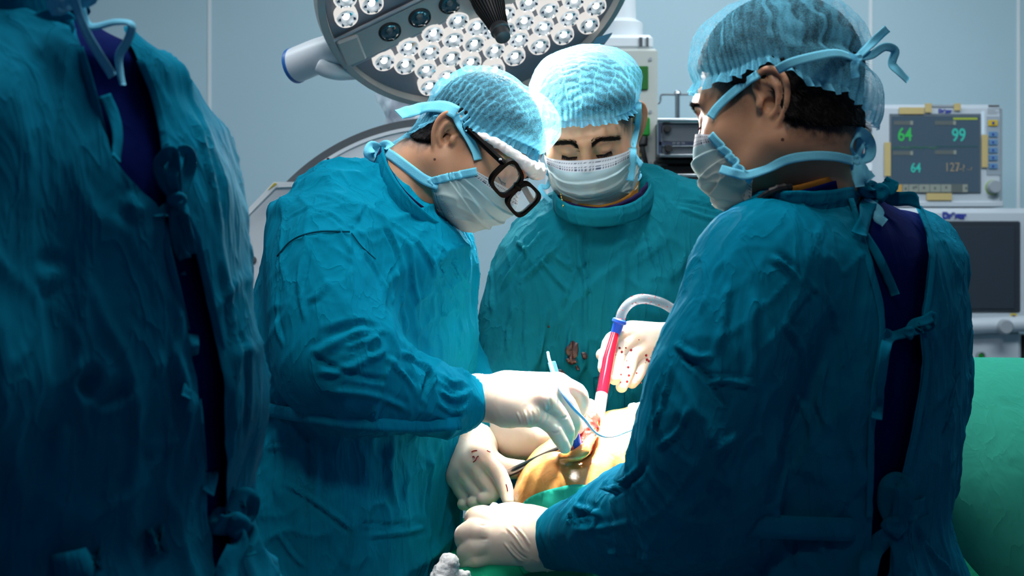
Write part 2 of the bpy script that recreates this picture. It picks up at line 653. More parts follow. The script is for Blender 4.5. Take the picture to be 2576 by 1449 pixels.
class MB:
    """collects simple solids into one mesh"""

    def __init__(s):
        s.v, s.f = [], []

    def add(s, v, f):
        n = len(s.v)
        s.v += [tuple(p) for p in v]
        s.f += [tuple(int(i) + n for i in q) for q in f]
        return s

    def box(s, lo, hi, bev=0.0, R=None, c=None):
        lo, hi = np.array(lo, float), np.array(hi, float)
        b = min(bev, 0.49 * (hi - lo).min())
        if b <= 0:
            v = [(x, y, z) for x in (lo[0], hi[0]) for y in (lo[1], hi[1]) for z in (lo[2], hi[2])]
            f = [(0, 1, 3, 2), (4, 6, 7, 5), (0, 4, 5, 1), (2, 3, 7, 6), (0, 2, 6, 4), (1, 5, 7, 3)]
        else:
            m, r = (lo + hi) / 2, (hi - lo) / 2
            v, f = [], []
            idx = {}
            for sx in (-1, 1):
                for sy in (-1, 1):
                    for sz in (-1, 1):
                        for ax in range(3):
                            p = m + np.array([sx, sy, sz]) * (r - b * (np.arange(3) != ax))
                            idx[(sx, sy, sz, ax)] = len(v)
                            v.append(tuple(p))
            for ax in range(3):
                a, bb = (ax + 1) % 3, (ax + 2) % 3
                for sg in (-1, 1):
                    q = []
                    for (u, w_) in ((-1, -1), (1, -1), (1, 1), (-1, 1)):
                        t = [0, 0, 0]
                        t[ax], t[a], t[bb] = sg, u, w_
                        q.append(idx[(*t, ax)])
                    f.append(q if sg > 0 else q[::-1])
                for u in (-1, 1):
                    for w_ in (-1, 1):
                        t0, t1 = [0, 0, 0], [0, 0, 0]
                        t0[ax], t0[a], t0[bb] = -1, u, w_
                        t1[ax], t1[a], t1[bb] = 1, u, w_
                        q = [idx[(*t0, a)], idx[(*t1, a)], idx[(*t1, bb)], idx[(*t0, bb)]]
                        f.append(q if u * w_ < 0 else q[::-1])
            for sx in (-1, 1):
                for sy in (-1, 1):
                    for sz in (-1, 1):
                        q = [idx[(sx, sy, sz, i)] for i in range(3)]
                        f.append(q if sx * sy * sz > 0 else q[::-1])
        v = np.array(v)
        if R is not None:
            c = (lo + hi) / 2 if c is None else np.array(c)
            v = (v - c) @ np.asarray(R).T + c
        return s.add(v, f)

    def sweep(s, path, rad, n=10, cap=True, flat=1.0, up=(0, 0, 1)):
        path = np.asarray(path, float)
        rad = np.asarray(rad, float) if np.ndim(rad) else np.full(len(path), rad)
        T = nrm(np.gradient(path, axis=0))
        u = V(*up)
        v, f = [], []
        prev = None
        for i in range(len(path)):
            a = u - T[i] * (u @ T[i]) if prev is None else prev - T[i] * (prev @ T[i])
            if np.linalg.norm(a) < 1e-4:
                a = V(1, 0, 0) - T[i] * T[i][0]
            a = nrm(a)
            prev = a
            b = np.cross(T[i], a)
            for k in range(n):
                th = 2 * math.pi * k / n
                v.append(path[i] + rad[i] * (flat * math.cos(th) * a + math.sin(th) * b))
        for i in range(len(path) - 1):
            for k in range(n):
                k2 = (k + 1) % n
                f.append((i * n + k, i * n + k2, (i + 1) * n + k2, (i + 1) * n + k))
        if cap:
            f.append(tuple(range(n))[::-1])
            f.append(tuple((len(path) - 1) * n + k for k in range(n)))
        return s.add(v, f)

    def lathe(s, prof, c=(0, 0, 0), axis=(0, 0, 1), n=32):
        """prof [(radius, height)] turned about the axis through c"""
        a = nrm(V(*axis))
        u = nrm(np.cross(a, V(0, 0, 1) if abs(a[2]) < 0.9 else V(1, 0, 0)))
        b = np.cross(a, u)
        v, f = [], []
        for r, h in prof:
            for k in range(n):
                th = 2 * math.pi * k / n
                v.append(V(*c) + a * h + r * (math.cos(th) * u + math.sin(th) * b))
        for i in range(len(prof) - 1):
            for k in range(n):
                k2 = (k + 1) % n
                f.append((i * n + k, i * n + k2, (i + 1) * n + k2, (i + 1) * n + k))
        f.append(tuple(range(n))[::-1])
        f.append(tuple((len(prof) - 1) * n + k for k in range(n)))
        return s.add(v, f)

    def prism(s, poly, lo, hi, ax=1):
        """polygon (two coords) extruded along axis ax"""
        n = len(poly)
        o = [i for i in range(3) if i != ax]
        v = []
        for h in (lo, hi):
            for p in poly:
                q = [0, 0, 0]
                q[ax], q[o[0]], q[o[1]] = h, p[0], p[1]
                v.append(q)
        f = [tuple(range(n)), tuple(range(n, 2 * n))[::-1]]
        f += [(i, i + n, (i + 1) % n + n, (i + 1) % n) for i in range(n)]
        return s.add(v, f)

    def build(s, name, mat, parent=None, smooth=False, **kw):
        o = mk(name, np.array(s.v), s.f, mat, parent, smooth, **kw)
        if smooth:
            try:
                o.data.set_sharp_from_angle(angle=math.radians(38))
            except Exception:
                pass
        return o


def ribbon(path, width, nrmdir, thick=0.0008, nw=4, curl=0.0, twist=None):
    """flat strip: path (N,3), width scalar or (N,), nrmdir the face normal (3,) or (N,3)"""
    path = np.asarray(path, float)
    N = len(path)
    width = np.asarray(width, float) if np.ndim(width) else np.full(N, width)
    nd = np.asarray(nrmdir, float)
    nd = np.tile(nd, (N, 1)) if nd.ndim == 1 else nd
    T = nrm(np.gradient(path, axis=0))
    W = nrm(np.cross(T, nd))
    n = nrm(np.cross(W, T))
    if twist is not None:
        tw = np.asarray(twist)[:, None]
        W, n = W * np.cos(tw) + n * np.sin(tw), n * np.cos(tw) - W * np.sin(tw)
    v = []
    for side in (1, -1):
        for j in range(nw + 1):
            u = j / nw - 0.5
            v.append(path + W * (u * width)[:, None] + n * (side * thick / 2 + curl * (4 * u * u) * width[:, None] if False else (side * thick / 2 + curl * 4 * u * u * width)[:, None]))
    v = np.array(v)                                  # (2*(nw+1), N, 3)
    M = nw + 1
    idx = np.arange(2 * M * N).reshape(2 * M, N)
    loop = list(range(M)) + list(range(2 * M - 1, M - 1, -1))
    f = []
    for a in range(2 * M):
        r0, r1 = idx[loop[a]], idx[loop[(a + 1) % (2 * M)]]
        f.append(np.stack([r0[:-1], r0[1:], r1[1:], r1[:-1]], 1))
    f = np.vstack(f)
    caps = []
    for e in (0, N - 1):
        for j in range(nw):
            caps.append([idx[j, e], idx[j + 1, e], idx[M + j + 1, e], idx[M + j, e]])
    return v.reshape(-1, 3), np.vstack([f, np.array(caps)])


def join(*vf):
    vs, fs, n = [], [], 0
    for v, f in vf:
        vs.append(v)
        fs.append(np.asarray(f) + n)
        n += len(v)
    return np.vstack(vs), np.vstack(fs)


def inside(px, py, poly):
    poly = np.asarray(poly, float)
    r = np.zeros(len(px), bool)
    j = len(poly) - 1
    for i in range(len(poly)):
        xi, yi, xj, yj = *poly[i], *poly[j]
        c = ((yi > py) != (yj > py)) & (px < (xj - xi) * (py - yi) / (yj - yi + 1e-12) + xi)
        r ^= c
        j = i
    return r
# ------------------------------------------------------------------ the materials of this room
GOWN = fabric('gown_cotton', (0.0005, 0.165, 0.268), wear=0.22, bump=0.5, sheen=0.0)
GOWN_B = fabric('gown_cotton_bounce', (0.003, 0.108, 0.145), wear=0.22, bump=0.5, sheen=0.0)  # same gown cotton, lamp bounce put into a greener, darker colour
NAVY = fabric('scrub_cotton', (0.001, 0.008, 0.080), wear=0.15, bump=0.2, sheen=0.0)
NAVYRIB = fabric('ribbed_navy', (0.012, 0.010, 0.045), wear=0.15, bump=0.2)
MUSTARD = fabric('mustard_piping', (0.36, 0.16, 0.03), wear=0.15, bump=0.2)
RED = fabric('red_piping', (0.55, 0.02, 0.015), wear=0.15, bump=0.2)
GREEN = fabric('drape_cotton_green', (0.04, 0.37, 0.26), wear=0.10, bump=0.25)
GREENDK = fabric('drape_cotton_deep_green', (0.006, 0.24, 0.12), wear=0.10, bump=0.25)
DARKGREEN = fabric('wet_drape', (0.01, 0.20, 0.15), wear=0.2, bump=0.2, rough=0.35)
GAUZE = simple('gauze', (0.8, 0.8, 0.78), 0.95, bump=0.6, nscale=220)
COTTON = simple('cotton_wool', (0.88, 0.84, 0.82), 0.95, bump=0.5, nscale=120, sss=0.2)
CAPM = nonwoven('bouffant_nonwoven', (0.18, 0.64, 0.88), 0.14, 0.48, 620, 0.35)
TIEM = simple('tie_nonwoven', (0.16, 0.60, 0.80), 0.9, noise=0.14, nscale=900, bump=0.25)
GLOVE = simple('latex_glove', (0.79, 0.67, 0.55), 0.5, spec=0.35, sss=0.55, noise=0.05, nscale=14, bump=0.10)
GLOVE.node_tree.nodes['Principled BSDF'].inputs['Subsurface Radius'].default_value = (1.0, 0.38, 0.16)
GLOVE.node_tree.nodes['Principled BSDF'].inputs['Subsurface Scale'].default_value = 0.012
HAIR = simple('black_hair', (0.005, 0.004, 0.004), 0.6, spec=0.10, bump=0.5, nscale=400)
BLACKPL = simple('black_plastic', (0.0012, 0.0012, 0.0014), 0.55, spec=.03)
MATBLACK = simple('matt_black', (0.006, 0.006, 0.007), 0.6)
CHROME = simple('chrome', (0.75, 0.76, 0.78), 0.18, metal=1.0)
STEEL = simple('brushed_steel', (0.42, 0.42, 0.43), 0.32, metal=1.0)
DARKSTEEL = simple('dark_steel', (0.22, 0.20, 0.19), 0.28, metal=1.0)
SILVER = simple('silver_chain', (0.8, 0.8, 0.8), 0.2, metal=1.0)
GOLD = simple('gold_chain', (0.8, 0.5, 0.12), 0.22, metal=1.0)
WHITEPL = simple('white_enamel', (0.74, 0.80, 0.84), 0.35)
GREYPL = simple('grey_plastic', (0.30, 0.34, 0.38), 0.45)
GREYDK = simple('dark_grey_rubber', (0.07, 0.08, 0.09), 0.6)
BLUEPL = simple('blue_plastic', (0.012, 0.06, 0.42), 0.35)
LTBLUE = simple('light_blue_plastic', (0.10, 0.38, 0.80), 0.35)
BLOOD = simple('blood', (0.20, 0.006, 0.006), 0.2)
DRYBLOOD = simple('dried_blood', (0.018, 0.004, 0.006), 0.4)


def skin_mat():
    m, nt, b, out = nodes('skin')
    N, L = nt.nodes.new, nt.links.new
    tc = N('ShaderNodeTexCoord')
    n1 = N('ShaderNodeTexNoise')
    n1.inputs['Scale'].default_value = 38
    n1.inputs['Detail'].default_value = 6
    L(tc.outputs['Object'], n1.inputs['Vector'])
    mx = N('ShaderNodeMix'); mx.data_type = 'RGBA'
    mx.inputs[6].default_value = (0.40, 0.20, 0.11, 1)
    mx.inputs[7].default_value = (0.56, 0.32, 0.20, 1)
    L(n1.outputs[0], mx.inputs[0])
    at = N('ShaderNodeAttribute'); at.attribute_name = 'hairy'
    n2 = N('ShaderNodeTexNoise')
    n2.inputs['Scale'].default_value = 750
    n2.inputs['Detail'].default_value = 2
    L(tc.outputs['Object'], n2.inputs['Vector'])
    a = N('ShaderNodeMath'); a.operation = 'MULTIPLY_ADD'; a.inputs[1].default_value = 1.6; a.inputs[2].default_value = -0.35
    L(n2.outputs[0], a.inputs[0])
    a1 = N('ShaderNodeMath'); a1.operation = 'ADD'
    L(a.outputs[0], a1.inputs[0]); L(at.outputs['Fac'], a1.inputs[1])
    a2 = N('ShaderNodeMath'); a2.operation = 'MULTIPLY'; a2.use_clamp = True
    L(a1.outputs[0], a2.inputs[0]); L(at.outputs['Fac'], a2.inputs[1])
    m2 = N('ShaderNodeMix'); m2.data_type = 'RGBA'
    L(a2.outputs[0], m2.inputs[0])
    L(mx.outputs[2], m2.inputs[6])
    m2.inputs[7].default_value = (0.03, 0.02, 0.018, 1)
    # moles
    vo = N('ShaderNodeTexVoronoi'); vo.inputs['Scale'].default_value = 28
    L(tc.outputs['Object'], vo.inputs['Vector'])
    ls = N('ShaderNodeMath'); ls.operation = 'LESS_THAN'; ls.inputs[1].default_value = 0.055
    L(vo.outputs['Distance'], ls.inputs[0])
    m3 = N('ShaderNodeMix'); m3.data_type = 'RGBA'
    L(ls.outputs[0], m3.inputs[0]); L(m2.outputs[2], m3.inputs[6])
    m3.inputs[7].default_value = (0.10, 0.045, 0.03, 1)
    L(m3.outputs[2], b.inputs['Base Color'])
    b.inputs['Roughness'].default_value = 0.48
    b.inputs['Specular IOR Level'].default_value = 0.4
    b.inputs['Subsurface Weight'].default_value = 0.6
    b.inputs['Subsurface Radius'].default_value = (1.0, 0.22, 0.08)
    b.inputs['Subsurface Scale'].default_value = 0.012
    n3 = N('ShaderNodeTexNoise'); n3.inputs['Scale'].default_value = 420; n3.inputs['Detail'].default_value = 3
    L(tc.outputs['Object'], n3.inputs['Vector'])
    bp = N('ShaderNodeBump'); bp.inputs['Strength'].default_value = 0.10; bp.inputs['Distance'].default_value = 0.001
    L(n3.outputs[0], bp.inputs['Height'])
    L(bp.outputs[0], b.inputs['Normal'])
    return m


SKIN = skin_mat()


def mask_mat():
    m, nt, b, out = nodes('mask_nonwoven')
    N, L = nt.nodes.new, nt.links.new
    at = N('ShaderNodeAttribute'); at.attribute_name = 'paint'
    L(at.outputs['Color'], b.inputs['Base Color'])
    b.inputs['Roughness'].default_value = 0.9
    b.inputs['Specular IOR Level'].default_value = 0.2
    tl = N('ShaderNodeBsdfTranslucent')
    L(at.outputs['Color'], tl.inputs[0])
    mx = N('ShaderNodeMixShader'); mx.inputs[0].default_value = 0.35
    L(b.outputs[0], mx.inputs[1]); L(tl.outputs[0], mx.inputs[2])
    L(mx.outputs[0], out.inputs[0])
    tc = N('ShaderNodeTexCoord')
    n1 = N('ShaderNodeTexNoise'); n1.inputs['Scale'].default_value = 500; n1.inputs['Detail'].default_value = 3
    L(tc.outputs['Object'], n1.inputs['Vector'])
    bp = N('ShaderNodeBump'); bp.inputs['Strength'].default_value = 0.12; bp.inputs['Distance'].default_value = 0.001
    L(n1.outputs[0], bp.inputs['Height']); L(bp.outputs[0], b.inputs['Normal'])
    return m


MASKM = mask_mat()
# ------------------------------------------------------------------ heads, caps, masks, gowns
class Head:
    """head and neck in one soft surface. local axes: x to the person's right, y forward, z up; origin midway between the ear tops' level"""

    def __init__(s, O, F, U, neck, h=0.002, jaw=1.0, wide=1.0, ears=(1, -1), earsize=1.14, flare=24, sc=0.92):
        s.earsize, s.flare, s.sc = earsize, flare, sc
        s.O, s.R = np.array(O, float), frame(F, U)
        nl = [s.loc(p) for p, _ in neck]
        nr = [r / sc for _, r in neck]
        lo = np.minimum(V(-0.108, -0.128, -0.155), np.min(nl, 0) - max(nr) - 0.012)
        hi = np.maximum(V(0.108, 0.135, 0.145), np.max(nl, 0) + max(nr) + 0.012)
        f = s.f = Field(lo, hi, h)
        f.ell((0, -0.014, 0.036), (0.0775 * wide, 0.098, 0.090), 0)
        f.ell((0, 0.012, -0.02), (0.069 * wide, 0.078, 0.085), 0.03)
        f.tube([(0.058 * jaw, -0.008, -0.055), (0.045 * jaw, 0.04, -0.082), (0, 0.072, -0.095), (-0.045 * jaw, 0.04, -0.082), (-0.058 * jaw, -0.008, -0.055)], [0.016, 0.018, 0.019, 0.018, 0.016], 0.035)
        f.ell((0, 0.05, -0.06), (0.05 * jaw, 0.043, 0.05), 0.03)
        for x in (1, -1):
            f.ell((x * 0.045, 0.055, -0.024), (0.024, 0.026, 0.022), 0.03)          # cheek
            f.tube([(x * 0.048, 0.068, 0.022), (x * 0.03, 0.083, 0.024), (x * 0.012, 0.089, 0.020)], [0.009, 0.010, 0.010], 0.02)
            f.ell((x * 0.031, 0.098, 0.004), (0.019, 0.016, 0.011), 0.018, 's')      # socket
            f.ell((x * 0.0315, 0.0765, 0.001), (0.0150, 0.0128, 0.0118), 0.006)      # lids over the eye
            f.tube([(x * 0.018, 0.0905, -0.0065), (x * 0.031, 0.0925, -0.0085), (x * 0.044, 0.085, -0.0055)], 0.0012, 0.003, 's')
        f.tube([(0, 0.088, 0.014), (0, 0.094, -0.004), (0, 0.104, -0.025), (0, 0.102, -0.031)], [0.0075, 0.0085, 0.0110, 0.010], 0.014)
        for x in (1, -1):
            f.ell((x * 0.0135, 0.092, -0.031), (0.008, 0.010, 0.008), 0.010)
        f.ell((0, 0.081, -0.062), (0.026, 0.014, 0.009), 0.012)                       # lips
        f.tube([(0.02, 0.091, -0.062), (0, 0.0955, -0.061), (-0.02, 0.091, -0.062)], 0.0015, 0.004, 's')
        f.tube(nl, nr, 0.035, sub=4)
        # sternomastoid
        for x in (1, -1):
            f.tube([V(x * 0.055, -0.02, -0.055), nl[-1] * 0.6 + V(x * 0.055, -0.02, -0.055) * 0.4 + V(x * 0.012, 0.02, 0)], [0.014, 0.012], 0.03)
        for x in ears:
            s.ear(x)
        s.v, s.q = f.mesh()
        s.v = relax(s.v, s.q, 2, 0.4)

    def ear(s, x):
        c = V(x * 0.0800, -0.020, -0.008)
        a = math.radians(s.flare)
        eu = V(x * math.sin(a), -math.cos(a), 0)
        ev = nrm(V(x * 0.10, -0.16, 1.0))
        eu = nrm(eu - ev * (eu @ ev))
        en = np.cross(ev, eu) * (1 if x < 0 else -1)
        en = en if en[0] * x > 0 else -en
        R = np.stack([eu, ev, en], 1)
        m = 0.001 * s.earsize

        def E(u, v, n=0.0):
            return c + m * (u * eu + v * ev + n * en)
        f = s.f
        f.ell(E(3, 3, 0), V(16.5, 27, 2.6) * m, 0.004, R=R)
        f.ell(E(-4, -25, 0.5), V(9, 9, 3.4) * m, 0.005, R=R)
        f.ell(E(1, -2, 5.5), V(10.5, 14, 5.5) * m, 0.004, 's', R=R)
        f.tube([E(-6, -1, 3), E(-12, 6, 2.5), E(-14, 16, 3), E(-10, 25, 3.5), E(-1, 29.5, 3.5), E(9, 28.5, 3.5), E(17, 21, 3), E(20, 9, 3), E(18, -5, 3), E(12, -17, 2.5), E(5, -27, 1.5)],
               V(2.6, 3.0, 3.3, 3.5, 3.6, 3.6, 3.5, 3.3, 3.1, 3.0, 3.2) * m, 0.003, sub=3)
        f.tube([E(4, 21, 2.5), E(9, 12, 3), E(10, 2, 3), E(7, -9, 2.6), E(1, -16, 2.6)], V(2.2, 2.8, 3.2, 3, 2.8) * m, 0.004, sub=3)
        f.tube([E(9, 12, 2.6), E(2, 16, 2.2), E(-5, 19, 1.6)], V(2.2, 2.2, 2) * m, 0.004)
        f.ell(E(-10, -4, 4.0), V(4.5, 5.5, 4) * m, 0.006, R=R)
        f.ell(E(-2, -5, 1.5), V(6, 7, 5) * m, 0.003, 's', R=R)

    def loc(s, p):
        return (np.asarray(p, float) - s.O) @ s.R / s.sc

    def w(s, p):
        return np.asarray(p, float) @ s.R.T * s.sc + s.O

    def skin_attr(s, side=1.0, nape=1.0):
        v = s.v
        x, y, z = np.abs(v[:, 0]), v[:, 1], v[:, 2]
        j = 0.006 * vnoise(v * 160, 3)
        # sideburn and temple, then the nape
        g = lambda a, b, t: np.clip((t - a) / (b - a), 0, 1)
        sb = g(-0.035, -0.015, z + j) * g(0.052, 0.036, y + j - 0.25 * np.maximum(z, 0)) * g(0.006, 0.016, y + j) * (x > 0.045) * side * g(-0.02, 0.03, z)
        nap = g(0.020, 0.0, y + 0.9 * (z + 0.02) + j * 1.5) * 0
        zh = np.interp(y, [-0.12, -0.07, -0.03, -0.018, 0.03, 0.06, 0.09], [-0.070, -0.064, -0.045, 0.02, 0.03, 0.055, 0.066])
        hl = g(-0.016, 0.012, z + j - zh) * nape * ~((y < -0.0) & (y > -0.05) & (x > 0.083))
        return np.clip(np.maximum(sb, hl), 0, 1)

    def hair(s, grow=0.006, front=(-0.018, 0.022)):
        f = s.f
        X, Y, Z = np.ix_(*f.ax)
        zh = np.interp(f.ax[1], [-0.12, -0.07, -0.035, -0.022, 0.02, 0.05, 0.075, 0.1], [-0.058, -0.054, -0.036, 0.016, 0.022, 0.05, 0.064, 0.068])[None, :, None]
        reg = (zh - Z) * 0.85
        ex = np.abs(X) - 0.0855 + 0.0 * Z
        F = np.maximum(f.F - grow, reg)
        F = np.maximum(F, np.where((Z < 0.055), ex, -1))          # keep clear of the ears
        v, q = f.mesh(F=F.astype(np.float32))
        v = relax(v, q, 2, 0.4)
        n = vnormals(v, q)
        v = v + n * (0.0012 * vnoise(v * V(500, 500, 160), 5))[:, None]
        return v, q

    def radius(s, dirs, c, far=0.17):
        t = np.full(len(dirs), far)
        for _ in range(40):
            d = s.f.sample(c + dirs * t[:, None])
            d = np.where(d > 1, 0.01, d)
            t = np.maximum(t - np.clip(d, -0.004, 0.02) * 0.8, 0.03)
        return t

    def cap(s, rim, puff, seed=1, ruffle=0.012, bands=10, ripple=0.0011, npl=64, pleat=0.0022, gaps=None, nu=560, nv=70, ladder=1.0, streaks=()):
        """bouffant cap. rim / puff: [(azimuth deg from front towards the right, value)]"""
        c = V(0, -0.012, 0.028)
        th = np.linspace(0, 2 * np.pi, nu, endpoint=False)
        az = np.degrees(th)

        def per(tab):
            t = sorted(tab)
            xs = [a - 360 for a, *_ in t] + [a for a, *_ in t] + [a + 360 for a, *_ in t]
            ys = [b for _, b in t] * 3
            return hermite(xs, ys, az)
        rz, pf = per(rim), per(puff)
        phr = np.arctan2(rz - c[2], 0.088)
        sv = np.concatenate([np.linspace(0.0, 1.0, nv), 1 + np.linspace(0.015, 0.12, 8)])
        S, TH = np.meshgrid(sv, th, indexing='ij')
        PH = np.pi / 2 + (phr[None, :] - np.pi / 2) * np.minimum(S, 1.0)
        D = np.stack([np.cos(PH) * np.sin(TH), np.cos(PH) * np.cos(TH), np.sin(PH)], -1)
        flat = D.reshape(-1, 3)
        r = s.radius(flat, c).reshape(S.shape)
        for _ in range(6):                                        # drape over, not into, small features
            r = (np.roll(r, 1, 1) + np.roll(r, -1, 1) + 2 * r) / 4
        hump = np.sin(np.clip(S, 0, 1) ** 1.5 * np.pi) ** 0.8
        gap = 0.0080 + 0.002 * (1 - np.clip(S, 0, 1) ** 2) + pf[None, :] * hump
        n1 = vnoise(np.stack([D[..., 0] * 6, D[..., 1] * 6, D[..., 2] * 6], -1).reshape(-1, 3), seed).reshape(S.shape)
        gap = gap + 0.003 * n1 * hump
        # gathers at the elastic
        wv = np.cumsum(1 + 0.5 * vnoise(np.stack([np.cos(th) * 7, np.sin(th) * 7, th * 0], 1), seed + 3))
        wv = wv / wv[-1] * npl * 2 * np.pi
        gat = np.sin(wv)[None, :] * np.clip((S - 0.45) / 0.55, 0, 1) ** 1.5
        gap = gap + pleat * gat * (0.6 + 0.4 * n1)
        # machine folds from front to back with ripples between
        chi = np.arctan2(D[..., 0], D[..., 2] + 0.15)
        psi = np.arctan2(D[..., 1], np.hypot(D[..., 0], D[..., 2]) + 0.05)
        cw = chi * bands / np.pi + 0.18 * n1
        fold_ = np.abs(cw - np.round(cw))
        line = np.exp(-(fold_ / 0.04) ** 2)
        cell = np.floor(cw).astype(int)
        amp = 0.25 + 0.9 * np.abs(hash3(cell, cell * 3 + 1, cell * 0 + 2, seed))
        n2 = vnoise(np.stack([D[..., 0] * 16, D[..., 1] * 16, D[..., 2] * 16], -1).reshape(-1, 3), seed + 9).reshape(S.shape)
        rp = np.sin(psi * 54 + n2 * 1.6 + amp * 9)
        up = np.clip(1.15 - S, 0, 0.5) / 0.5
        gap = gap + ripple * rp * amp * up * (1 - line) + 0.0009 * line * up
        if gaps is not None:
            gap = gap + gaps(az[None, :] + 0 * S, S)
        R = r + np.maximum(gap, 0.003)
        Pt = c + D * R[..., None]
        # ruffle below the elastic: hangs straight down and flares
        ex = np.clip(S - 1, 0, 1) / 0.12
        rf = 1 + 0.5 * np.sin(wv * 0.5 + 1.3) + 0.35 * np.sin(wv * 1.0)
        Pt[..., 2] -= ex * ruffle * (1 + 0.25 * np.sin(wv * 0.37))[None, :]
        Pt[..., 0] += ex * D[..., 0] * 0.006 * rf[None, :]
        Pt[..., 1] += ex * D[..., 1] * 0.006 * rf[None, :]
        lay = 0.40 * np.clip((S - 0.86) / 0.14, 0, 1) + ladder * (0.16 * line * up + 0.42 * np.clip(rp * 1.5 - .5, 0, 1) * amp * amp * up) + 0.12 * np.clip(gat, 0, 1)
        for a_, w_ in streaks:
            da = (az[None, :] + 6 * n1 - a_ + 180) % 360 - 180
            lay = lay + 0.30 * (np.clip(1.3 - np.abs(da) / w_, 0, .3) / .3) * np.clip((S - 0.05) * 8, 0, 1) * np.clip((0.86 - S) * 12, 0, 1)
        lay = lay - 0.12 * (1 - line) * np.clip(-rp, 0, 1) * up
        nS, nT = S.shape
        idx = np.arange(nS * nT).reshape(nS, nT)
        a, b = idx[:-1], idx[1:]
        q = np.stack([a, b, np.roll(b, -1, 1), np.roll(a, -1, 1)], -1).reshape(-1, 4)
        return s.w(Pt.reshape(-1, 3)), q, lay.reshape(-1), Pt

    def mask(s, top=(-0.002, -0.022), bot=(-0.120, -0.086), proj=(0.103, 0.119, 0.119, 0.112, 0.088, 0.042), side=(0.066, 0.028, 0.036), pleats=3, seed=4,
             col=((0.62, 0.74, 0.80), (0.36, 0.62, 0.70), (0.50, 0.66, 0.66)), band=0.14, nu=90, nv=80, open_=0.0, text=None):
        """pleated mask; top/bot: z at the middle and the sides; proj: y of the mid line; side: x, y at the top corner, y at the bottom corner"""
        u = np.linspace(-1, 1, nu)
        v = np.linspace(0, 1, nv)
        Vv, Uu = np.meshgrid(v, u, indexing='ij')
        au = np.abs(Uu)
        c = np.cos(au * np.pi / 2)
        zt = top[1] + (top[0] - top[1]) * c ** 0.8
        zb = bot[1] + (bot[0] - bot[1]) * c ** 0.9
        z = zt + (zb - zt) * Vv
        yc = hermite(np.linspace(0, 1, len(proj)), proj, v)[:, None]
        ys = side[1] + (side[2] - side[1]) * Vv
        y = ys + (yc - ys) * c ** 0.75
        x = np.sign(Uu) * side[0] * np.sin(au * np.pi / 2) ** 0.9 * (1 - 0.06 * Vv)
        Pm = np.stack([x, y, z], -1)
        Pm = Pm.reshape(-1, 3)
        d = s.f.sample(Pm)
        g = s.f.grad(Pm, 0.003)
        push = np.clip(0.0035 - d, 0, 0.03)
        push[d > 1] = 0
        Pm = Pm + g * push[:, None]
        G = Pm.reshape(nv, nu, 3)
        for _ in range(3):
            H = G.copy()
            H[1:-1, 1:-1] = (G[:-2, 1:-1] + G[2:, 1:-1] + G[1:-1, :-2] + G[1:-1, 2:] + 4 * G[1:-1, 1:-1]) / 8
            G = H
        out = nrm(np.stack([G[..., 0] * 0.9, G[..., 1] + 0.03, 0 * G[..., 2]], -1))
        ph = 0
        for k in range(pleats):                                  # saw-tooth folds that fan from the sides
            v0 = 0.30 + 0.17 * k
            e = Vv - (v0 + 0.03 * np.sin(Uu * 2.2 + k) + 0.02 * k * au)
            saw = np.clip(1 - e / 0.13, 0, 1) * (e > 0) + np.clip(1 + e / 0.018, 0, 1) * (e <= 0)
            ph = ph + saw * 0.0048 * (0.35 + 0.65 * np.clip(1.15 - au, 0, 1))
        n = vnoise(np.stack([Uu * 5, Vv * 6, 0 * Uu], -1).reshape(-1, 3), seed).reshape(nv, nu)
        n2 = 1 - np.abs(vnoise(np.stack([Uu * 4 + Vv * 5, Vv * 4 - Uu * 3, 0 * Uu + 3], -1).reshape(-1, 3), seed + 1).reshape(nv, nu))
        ph = ph + 0.0022 * n * Vv + 0.006 * (n2 ** 5) * np.clip(Vv * 2 - 0.6, 0, 1) * (1 - 0.3 * au)
        G = G + out * ph[..., None]
        # colours: white stiffened band at the top, stitched dotted lines, blue body paler towards the chin
        A, B, Cc = (np.array(k) for k in col)
        t = Vv[..., None]
        paint = np.where(t < band, A, B + (Cc - B) * np.clip((t - band) / 0.6, 0, 1))
        for l in (0.035, band - 0.02, band - 0.055):
            dots = (np.abs(Vv - l) < 0.007) & (np.sin(Uu * 150) > -0.2)
            paint = np.where(dots[..., None], V(0.05, 0.08, 0.14), paint)
        for l in (0.955, 0.985):
            dots = (np.abs(Vv - l) < 0.007) & (np.sin(Uu * 150) > -0.2)
            paint = np.where(dots[..., None], V(0.05, 0.08, 0.14), paint)
        s.maskG = s.w(G.reshape(-1, 3)).reshape(nv, nu, 3)
        W = s.maskG
        nn = nrm(np.cross(np.gradient(W, axis=1).reshape(-1, 3), np.gradient(W, axis=0).reshape(-1, 3)))
        if (nn @ s.R[:, 1]).mean() < 0:
            nn = -nn
        s.maskN = nn.reshape(nv, nu, 3)
        idx = np.arange(nv * nu).reshape(nv, nu)
        q = np.stack([idx[:-1, :-1], idx[:-1, 1:], idx[1:, 1:], idx[1:, :-1]], -1).reshape(-1, 4)
        return W.reshape(-1, 3), q, paint.reshape(-1, 3)


